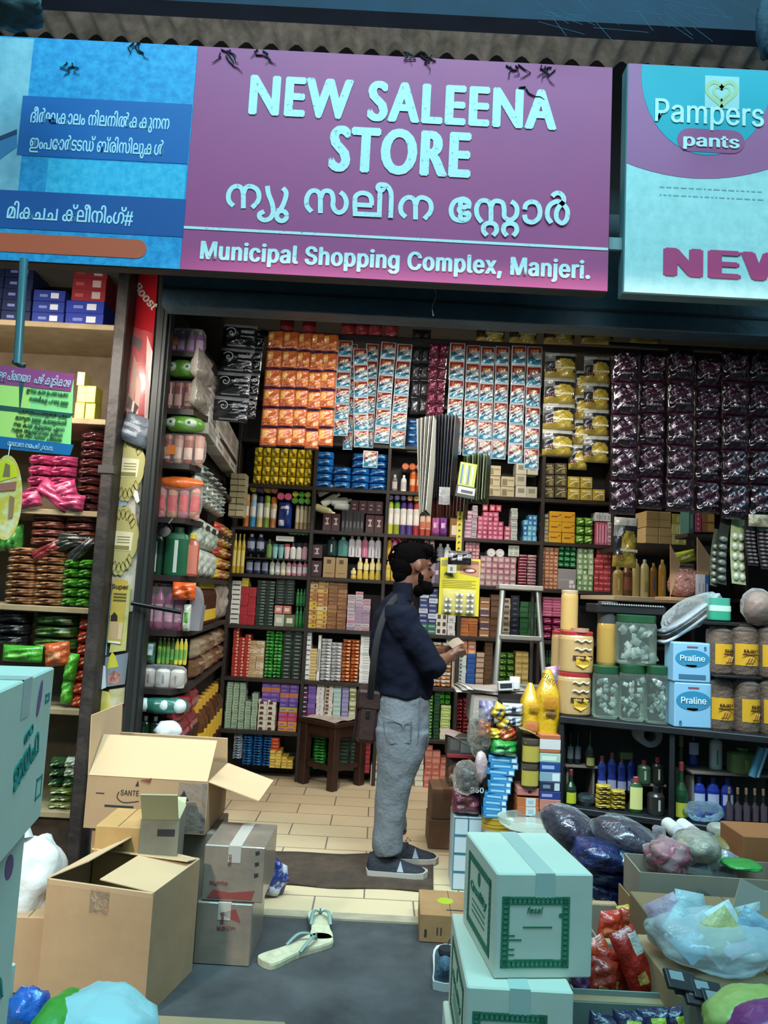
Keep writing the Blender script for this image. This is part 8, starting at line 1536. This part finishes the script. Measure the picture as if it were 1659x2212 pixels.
# cartons carrying it
for i, (px, w_, d_) in enumerate(((196, .24, .34), (330, .25, .3))):
    q_ = W(px, 1800, YS + .02); carton('support_carton', ('brown carton under the left end of the raised open carton', 'grey brown carton under the right end of the raised open carton')[i], (q_.x, YS + .03, .007 if i else .001), 0, w_, d_, zb - .012, CARD if not i else CARDG)
YB = 2.98; q0, q1 = W(202, 1835, YB), W(300, 1835, YB); zt = W(250, 1786, YB).z
t = carton('tan_carton', 'tan carton between the open cartons', (q0.x, YB, .001), 0, q1.x - q0.x, .24, zt, M('#b08850', .85, spot='#a07a46', ss=7)); txt('8', .03, INK, t, ((q1.x - q0.x) * .6, -.001, zt - .07))
YG = 2.96; q0, q1 = W(302, 1800, YG), W(384, 1800, YG); zt = W(345, 1772, YG).z; GRN = M('#7c7a6a', .8, spot='#6e6c5e', ss=8)
t = carton('stencil_carton', 'small greenish carton with a stencilled lid', (q0.x, YG, .001), .12, q1.x - q0.x, .2, zt, GRN, flaps={'f': (128, .14), 'b': (150, .04), 'l': (40, .05), 'r': (30, .05)}, inner=M('#a0a07c', .8))
fl = [c_ for c_ in t.children if c_.name.startswith('flap')][0]; txt('BSLGARB', .022, M('#4f6a3c', .8), fl, (0, .06, -.004), (math.pi, 0, 0), bold=.01, w=(q1.x - q0.x) * .62); MB().box((q1.x - q0.x) * .45, (q1.x - q0.x) * .9, -.001, 0, zt - .06, zt - .035, INK).build('mark_print', t)
# crumpled pack beside the wrapped cartons
p = F(585, 1945); b = MB(); b.blob((0, 0, .07), .06, .05, .085, M('#b8bcc8', .3, bump=.7, bs=20, spot='#1f2f7a', ss=9, amt=.52, sh=.03), 22, 16, .14, 3, flatb=.2); tag(b.build('crumpled_pack', None, (p.x, p.y + .04, .012)), 'crumpled white and blue packet on the floor beside the wrapped cartons', 'packet')
# bags at the bottom left
p = F(55, 2250, .12); b = MB(); b.blob((0, 0, 0), .045, .05, .05, M('#0f5ac0', .25, bump=.6, bs=25, coat=.5), 20, 14, .12, 6); tag(b.build('blue_bag', None, (W(58, 2182, 1.9).x, 1.9, W(58, 2185, 1.9).z)), 'bright blue plastic bag at the bottom left corner', 'bag')
b = MB(); b.blob((0, 0, 0), .125, .12, .075, M('#a8ccd0', .45, bump=.5, bs=12), 26, 18, .07, 7); o_ = b.build('white_bag', None, (W(210, 2225, 1.75).x, 1.75, W(210, 2225, 1.75).z), None, 'white and green plastic sack at the bottom left, before the open carton', 'sack'); MB().blob((-.075, -.02, .01), .05, .11, .06, M('#3c9a2a', .4, bump=.4, bs=15), 18, 12, .05, 3).build('green_print', o_)
b = MB(); b.box(-.35, .4, 0, .5, 0, .3, CARD, .004); tag(b.build('low_carton', None, (W(150, 2300, 1.7).x, 1.62, .0)), 'brown carton below the picture under the bottom-left bags', 'carton')
# ---------------------------------------------------------------- floor things
pts = [F(*q, .006) for q in ((572, 1914), (760, 1908), (935, 1925), (930, 1862), (760, 1850), (578, 1845))]; b = MB(); MT = M('#4a3a2e', .95, bump=.6, bs=50, spot='#3a2c22', ss=16)
A_, B_, C_, D_ = F(566, 1912, .006), F(936, 1928, .006), F(936, 1850, .006), F(566, 1842, .006)
def mf(u, v):
    p = A_.lerp(B_, u).lerp(D_.lerp(C_, u), v); wv = .006 * abs(math.sin(9 * u + 2 * v)) * (1 if v < .2 else .3); return (p.x, p.y + (.012 * math.sin(11 * u) if v in (0, 1) else 0), .012 + wv)
b.grid(mf, 30, 8, MT); o_ = tag(b.build('door_mat'), 'dark brown rough doormat on the tiles by the man\'s feet', 'mat'); o_.modifiers.new('s', 'SOLIDIFY').thickness = .008
struct('floor_kerb', MB().box(XL, XR, 3.5, 3.565, -.1, .008, M('#a09880', .7, spot='#8c846e', ss=12)))
def slipper(lab, toe, heel, z=.0, rx=0.):
    A, B = F(*heel), F(*toe); d_ = B - A; L_ = d_.length; t = T('flip_flop', lab, 'sandal', (A.x, A.y, .001), (0, rx, math.atan2(d_.y, d_.x)), 'flip flops'); so_, st_ = M('#c4c4a4', .6, spot='#a8a88c', ss=30), M('#6a8c8a', .5)
    out = [(0, .036), (.12, .043), (.35, .036), (.55, .04), (.78, .05), (.93, .038), (1., .0), (.93, -.042), (.78, -.048), (.55, -.036), (.35, -.034), (.12, -.043), (0, -.036), (-.03, 0)]
    o2_ = smooth([(x * L_, y * 1.05) for x, y in out[::-1]] + [(out[-1][0] * L_, out[-1][1])], 4)[:-1]; n = len(o2_); vs = [(x, y, 0) for x, y in o2_] + [(x, y * 1.04, .016) for x, y in o2_] + [(x * .99, y, .024) for x, y in o2_]
    MB().add(vs, [list(range(n)), list(range(2 * n, 3 * n))[::-1]] + [[k_ * n + i, (k_ + 1) * n + i, (k_ + 1) * n + (i + 1) % n, k_ * n + (i + 1) % n] for k_ in (0, 1) for i in range(n)], so_).build('sole', t)
    b = MB(); pk = (L_ * .78, 0, .024)
    for s_ in (-1, 1): b.tube(smooth([pk, (L_ * .72, s_ * .014, .046), (L_ * .58, s_ * .034, .052), (L_ * .42, s_ * .04, .024)], 5), [.005] * 6 + [.008] * 10, st_, 8, flat=.5)
    b.build('strap', t); MB().tube([pk, (pk[0] - .004, 0, .05)], .004, st_, 8).build('toe_post', t)
slipper('off-white flip flop with teal strap lying toe to the right', (712, 2032), (570, 2088)); slipper('off-white flip flop pointing into the shop, behind the other', (690, 1975), (694, 2040))
p = F(948, 2128); sh_ = shoe('sneaker', 0, 0, math.radians(82), None, 'dark teal sneaker with white sole half hidden behind the white cartons', 'shoe', .3, '#3a5a70', '#b8bcbc', (p.x + .035, p.y + .1, .001), False)
o = F(905, 2035); e_ = F(1010, 2030); zt = W(940, 1976, o.y).z
t = carton('low_box', 'brown carton with a lime sticker on the floor before the tiles', (o.x, o.y, .001), -.03, e_.x - o.x + .05, .27, zt, M('#9a7448', .85, spot='#8a663e', ss=7)); MB().ext([(.11 + .035 * math.cos(i * .42), .13 + .035 * math.sin(i * .42)) for i in range(15)], 0, .001, M('#9aac1e', .4)).build('lime_sticker', t, (0, 0, zt + .0012), (-math.pi / 2, 0, 0)).location = (.0, .02, zt + .001)
for (x0, x1, z0, z1) in ((.02, .03, .02, .05), (.07, .075, .03, .06), (.085, .09, .03, .06)): MB().box(x0, x1, -.001, 0, z0, z1, INK).build('mark_print', t)
MB().box(.11, .18, .05, .06, zt, zt + .001, INK).build('mark_print', t)
# ---------------------------------------------------------------- lower right: bags, trays of packets
def lump(nm, lab, bx, Y, mat, d=.1, wr=.08, seed=0, cat='bag', ry=0., p=2.0, kids=(), z=None):
    X0, X1, Z0, Z1 = R(*bx, Y); b = MB(); b.blob((0, 0, 0), (X1 - X0) / 2, d, (Z1 - Z0) / 2, mat, 26, 18, wr, seed, p=p); o_ = b.build(nm, None, ((X0 + X1) / 2, Y + d * .6, (Z0 + Z1) / 2), (0, ry, 0), lab, cat)
    for (kn, s_, m_, sd) in kids: MB().blob((0, 0, 0), (X1 - X0) / 2 * s_, d * s_, (Z1 - Z0) / 2 * s_, m_, 24, 16, wr * 1.2, sd).build(kn, o_)
    return o_
PUR = M('#20162a', .15, bump=.9, bs=22, coat=.6, spot='#3a2a42', ss=14); NAV = M('#131f4a', .2, bump=.9, bs=25, coat=.6, spot='#1f2f6a', ss=12); FL = film('#d4dce4', .1, .05, .9, 16)
lump('bundle_bag', 'long purple bundle in clear film, left of its twin before the counter', (1170, 1770, 1340, 1864), 3.25, PUR, .11, .05, 1, 'bundle', .6, kids=(('clear_film', 1.07, FL, 5),)); lump('bundle_bag', 'long purple bundle in clear film, right of its twin before the counter', (1290, 1790, 1462, 1888), 3.1, PUR, .11, .05, 2, 'bundle', .5, kids=(('clear_film', 1.07, FL, 6),))
for i, (bx, c_, lab) in enumerate((((1250, 1826, 1350, 1886), NAV, 'teal blue glossy pack under the purple bundles, left'), ((1310, 1836, 1402, 1890), M('#1a4a5c', .2, bump=.9, bs=25, coat=.6), 'teal glossy pack under the purple bundles, right'), ((1270, 1876, 1392, 1920), NAV, 'navy glossy pack, middle of the blue pile'), ((1270, 1906, 1388, 1958), NAV, 'navy glossy pack, bottom of the blue pile'))): lump('blue_pack', lab, bx, 3.05 + .02 * i, c_, .1, .06, i, 'pack', p=3)
lump('pink_bag', 'pinkish tied plastic bag right of the purple bundles', (1408, 1824, 1500, 1896), 2.88, M('#8a4a58', .35, bump=.7, bs=14), .08, .13, 4, kids=(('clear_film', 1.08, film('#e8d8dc', .35, .1, .6, 14), 3),)); b = MB(); b.tube([W(1432, 1818, 3.16), W(1422, 1794, 3.16), W(1412, 1786, 3.16)], [.02, .028, .01], film('#e0d4dc', .5, .1, .5), 8); tag(b.build('bag_knot'), 'twisted top of the pinkish tied bag', 'bag top')
ends('white_jar', 'white capped jar lying end out', 'right of the pinkish bag', 'jar', (1455, 1788, 1520, 1822), 2, 1, ['#b8b8b8', '#a89494'], Y=3.15, l=.14); lump('grain_bag', 'pale clear bag of grain behind the open long carton', (1474, 1806, 1566, 1872), 2.9, M('#8a8474', .35, bump=.5, bs=30, spot='#9c967e', ss=40), .1, .04, 5, kids=(('clear_film', 1.06, FL, 2),)); lump('pale_roll', 'long dull white roll lying behind the grain bag', (1536, 1786, 1630, 1822), 3.25, M('#8c9088', .5, bump=.3), .05, .03, 3, 'roll', .12, 3); lump('olive_bag', 'olive yellow bag under the dull white roll', (1548, 1816, 1625, 1850), 3.12, M('#6a6838', .4, bump=.5, bs=20), .08, .05, 8)
carton('side_carton', 'orange brown carton at the right picture edge', (W(1606, 1880, 2.98).x, 2.98, .3), 0, .4, .2, W(1606, 1806, 2.98).z - .3, M('#8a5228', .8))
lump('green_pack', 'green film pack in the open long carton', (1572, 1868, 1652, 1882), 2.86, M('#2c8a3c', .3, bump=.4, bs=30), .06, .03, 2, 'pack', p=3)
for i, (px, py, w_, a) in enumerate(((1510, 1872, .11, .1), (1528, 1862, .1, -.15), (1560, 1880, .13, .25), (1545, 1850, .09, -.1), (1585, 1858, .1, .4))): p = W(px, py, 2.9 + .02 * i); place(pouchm(w_, .06, .03, ('#a4a8a4', '#8c908c', '#a0a8b4', '#b0b4b0', '#7c8498')[i], [(.2, .3, .8, .7, '#6a7280')], seed=i), 'silver_pack', (p.x, p.y, p.z - .03), a, f'silver white packet in the open long carton, {ORD[i]} packet', 'packet', 'silver packets in the long carton', rot=(-.8, a, 0))
a = W(1382, 1884, 2.78); c = W(1720, 1906, 2.78); zl = a.z; bo = W(1400, 1962, 2.78).z; t = carton('long_carton', 'long brown open carton full of packets at right', (a.x, 2.78, bo), -.04, c.x - a.x, .2, zl - bo, CARDG, flaps={'r': (80, .08)}, inner=CARDG)
carton('support_carton', 'dark brown carton under the long open carton', (a.x + .05, 2.8, .001), -.04, c.x - a.x, .3, bo - .004, M('#5a4c40', .85)); MB().ext([PX(*q, 2.74) for q in ((1505, 1940), (1506, 1912), (1530, 1930), (1556, 1946), (1560, 1975), (1545, 1972))], 2.738, 2.741, M('#9a9a90', .7, spot='#5c5c58', ss=25)).build('torn_print', None, None, None, 'torn white printed paper hanging off the long carton', 'paper'); MB().ext([PX(*q, 2.6) for q in ((1578, 1975), (1600, 1898), (1650, 1924), (1700, 1930), (1690, 1990))], 2.598, 2.602, M('#a4a49c', .6)).build('clear_sheet', None, None, None, 'pale crumpled sheet at the right edge above the clear bag', 'sheet')
def tray(lab, fl, fr, d, h, mat, yaw=0., Y=2.3, wall=None, txt_=None):
    A, B = W(*fl, Y), W(*fr, Y); t = carton('packet_tray', lab, (A.x, Y, A.z - h), math.atan2(0, 1) + yaw, B.x - A.x, d, h, mat, flaps={'b': (178, .03)}, inner=CARD); 
    if txt_: txt(txt_, h * .4, M('#2c4a54', .7), t, ((B.x - A.x) * .84, -.001, h * .25), w=(B.x - A.x) * .1)
    return t, A, B
t, A1, B1 = tray('open carton tray of red packets printed 20g at the lower right', (1236, 2136), (1492, 2140), .3, .16, M('#8a9a92', .85, spot='#7c8c84', ss=6), 0, 2.25, None, '20g'); MB().box(B1.x - A1.x - .004, B1.x - A1.x + .001, .01, .29, .16, .26, CARD).build('high_side', t)
t, A2, B2 = tray('open carton tray behind the first tray of red packets', (1292, 2032), (1398, 2036), .3, .17, CARDG, 0, 2.6); MB().box(B2.x - A2.x - .004, B2.x - A2.x + .001, .0, .29, .17, .25, M('#8a6a40', .85)).build('high_side', t)
t, A3, B3 = tray('teal-lit carton tray of purple packets at the bottom edge', (1236, 2262), (1530, 2268), .22, .18, M('#7c8c84', .85, spot='#6c7c76', ss=6), 0, 2.0)
for lab, z1_, Y_, x_, d_ in (('brown carton under the tray printed 20g', A1.z - .164, 2.27, A1.x + .0, .26), ('brown carton under the rear tray of red packets', A2.z - .174, 2.62, A2.x, .26), ('brown carton under the bottom-edge tray', A3.z - .204, 2.02, A3.x, .2)): carton('support_carton', lab, (x_, Y_, .001), 0, .34 if d_ > .22 else .3, d_, z1_, CARDG)
RP = '#b02a14'
for i, (px, py, w_, h_, a, c_, Y_) in enumerate(((1296, 2156, .08, .09, .2, '#9a2412', 2.30), (1318, 2150, .09, .11, .1, RP, 2.36), (1338, 2150, .085, .15, -.5, '#c43c14', 2.42), (1396, 2146, .085, .16, -.35, '#b81f14', 2.33), (1372, 2150, .085, .12, -.15, '#a82a1c', 2.40), (1290, 2120, .07, .1, -.2, '#4a9a5c', 2.48), (1262, 2160, .05, .08, -.2, '#5a2a58', 2.28))):
    p = W(px, py, Y_); place(pouchm(w_, h_ * 1.1, .045, c_, [(.3, .2, .7, .32, '#d8a04a'), (.55, .62, .95, .95, '#c8b8b0' if i == 3 else c_)], n=12, seed=i), 'snack_packet', (p.x, p.y, p.z), .2, ('red snack packet', 'orange red snack packet', 'orange snack packet slumped left', 'tall red white-topped snack packet', 'dark red snack packet', 'green snack packet', 'purple snack packet')[i] + ' in the tray printed 20g', 'packet', rot=(-.25, a, .1 * i))
for i, (px, py, a, c_) in enumerate(((1310, 2036, .2, '#c03018'), (1334, 2036, -.15, '#b82c18'), (1355, 2038, .3, '#a83a1c'), (1378, 2034, -.2, '#b0a02c'))): p = W(px, py, 2.7); place(pouchm(.07, .09, .04, c_, [(.25, .2, .75, .5, '#d8643c')], seed=i), 'snack_packet', (p.x, 2.7 + .02 * i, p.z), 0, f'{("bright red", "red", "dull red", "yellow")[i]} packet in the rear tray', 'packet', rot=(-.2, a, 0))
for i in range(4): p = W(1300 + 66 * i, 2312 - 6 * i, 2.06); place(pouchm(.09, .12, .04, '#2a1f4a', [(.3, .4, .75, .8, '#b4bc2a'), (.1, .1, .9, .25, '#6a5aa8')], n=12, seed=i), 'snack_packet', (p.x, p.y, p.z), 0, f'purple packet with lime letter in the bottom tray, {ORD[i]} from left', 'packet', 'purple packets in the bottom tray', rot=(-.35, .2 - .15 * i, 0))
t = lump('clear_bag', 'big clear bag of pale toy packets at the right edge', (1432, 2006, 1700, 2112), 2.2, film('#e4ecf0', .85, .1, .6, 10), .15, .06, 4, p=2.5)
rg = random.Random(6)
for i in range(16): MB().pillow(.1, .09, .03, M(('#a4b4ba', '#c0c8ca', '#b4a868', '#84a0b4', '#a88a9c', '#c8cccc')[i % 6], .35, bump=.4, bs=30), 6, 6, None, .4, .006, i).build('toy_pack', t, (rg.uniform(-.12, .13), rg.uniform(-.09, .06), rg.uniform(-.06, .02)), (rg.uniform(-1.2, .2), rg.uniform(-.7, .7), rg.uniform(-.6, .6)))
lump('tied_neck', 'tied neck of the clear bag with green packets', (1406, 1992, 1436, 2058), 2.32, film('#d8e4d8', .5, .08, .9, 20), .03, .12, 6, 'bag neck', -.5)
carton('support_carton', 'brown carton holding the clear bag of toy packets', (W(1436, 2130, 2.16).x + .02, 2.12, .001), 0, .6, .36, W(1520, 2118, 2.16).z - .02, CARD); carton('low_carton', 'tan open-backed carton behind the clear bag', (W(1400, 1990, 2.52).x, 2.52, .001), -.03, .6, .2, W(1480, 1982, 2.52).z, M('#7a6444', .85))
for i in range(9): p = W(1478 + 20 * i, 2122 + 9 * i + (i % 3) * 8, 1.98); place(boxm(.09, .045, .012, ('#2a2024', '#1c1a20', '#3a2a2c')[i % 3], [(.1, .45, .55, .9, '#8a9094')], .3), 'choc_bar', (p.x, p.y + .012 * (i % 2), p.z - .02), 0, f'dark wrapped bar spilled below the clear bag, {ORD[i]} from left', 'bar', 'dark bars below the clear bag', rot=(-.8, .25, .3))
carton('support_carton', 'grey carton under the spilled dark bars', (W(1490, 2200, 1.99).x + .02, 2.0, .001), 0, .5, .09, W(1560, 2176, 1.99).z, CARDG); lump('noodle_bag', 'yellow green printed bag in the bottom right corner', (1530, 2160, 1720, 2250), 1.8, M('#8a983a', .35, bump=.4, bs=14, spot='#a0ac5c', ss=6), .07, .05, 3, ry=-.35, kids=()); lump('purple_sheet', 'magenta film bag at the bottom right corner', (1590, 2190, 1730, 2260), 1.74, M('#7a2a6a', .3, bump=.4, bs=14), .06, .05, 2, ry=-.35)
# overhead: pale cloth corner, cobwebs on the beam
b = MB(); b.blob((0, 0, 0), .12, .1, .07, M('#33484c', .8, bump=.6, bs=12), 18, 12, .14, 3); tag(b.build('rag', None, W(20, 18, 2.9)), 'pale rag bunched up in the top left corner', 'rag')
b = MB(); b.blob((0, 0, 0), .04, .04, .14, M('#1f3346', .8, bump=.6, bs=12), 14, 10, .14, 5); tag(b.build('rag', None, W(1656, 60, 2.95)), 'blue grey rag hanging at the top right edge', 'rag')
rg = random.Random(9); b = MB(); CW = M('#4f7a94', .9)
for i in range(26):
    px, py = rg.uniform(1150, 1640), rg.uniform(0, 60); b.tube([W(px, py, 3.1), W(px + rg.uniform(20, 120), py + rg.uniform(5, 50), 3.1)], .0012, CW, 4)
tag(b.build('cobwebs', kind='stuff'), 'grey cobweb threads under the roof beam at the upper right', 'cobwebs')
b = MB(); b.tube(smooth([tuple(W(x, y, 3.5)) for x, y in ((938, 622), (942, 640), (934, 662), (936, 682))], 4), [.002] * 12 + [.005], M('#8a949a', .9), 5); tag(b.build('cobwebs', kind='stuff'), 'pale cobweb thread hanging under the magenta sign', 'cobwebs')
drop_protos()
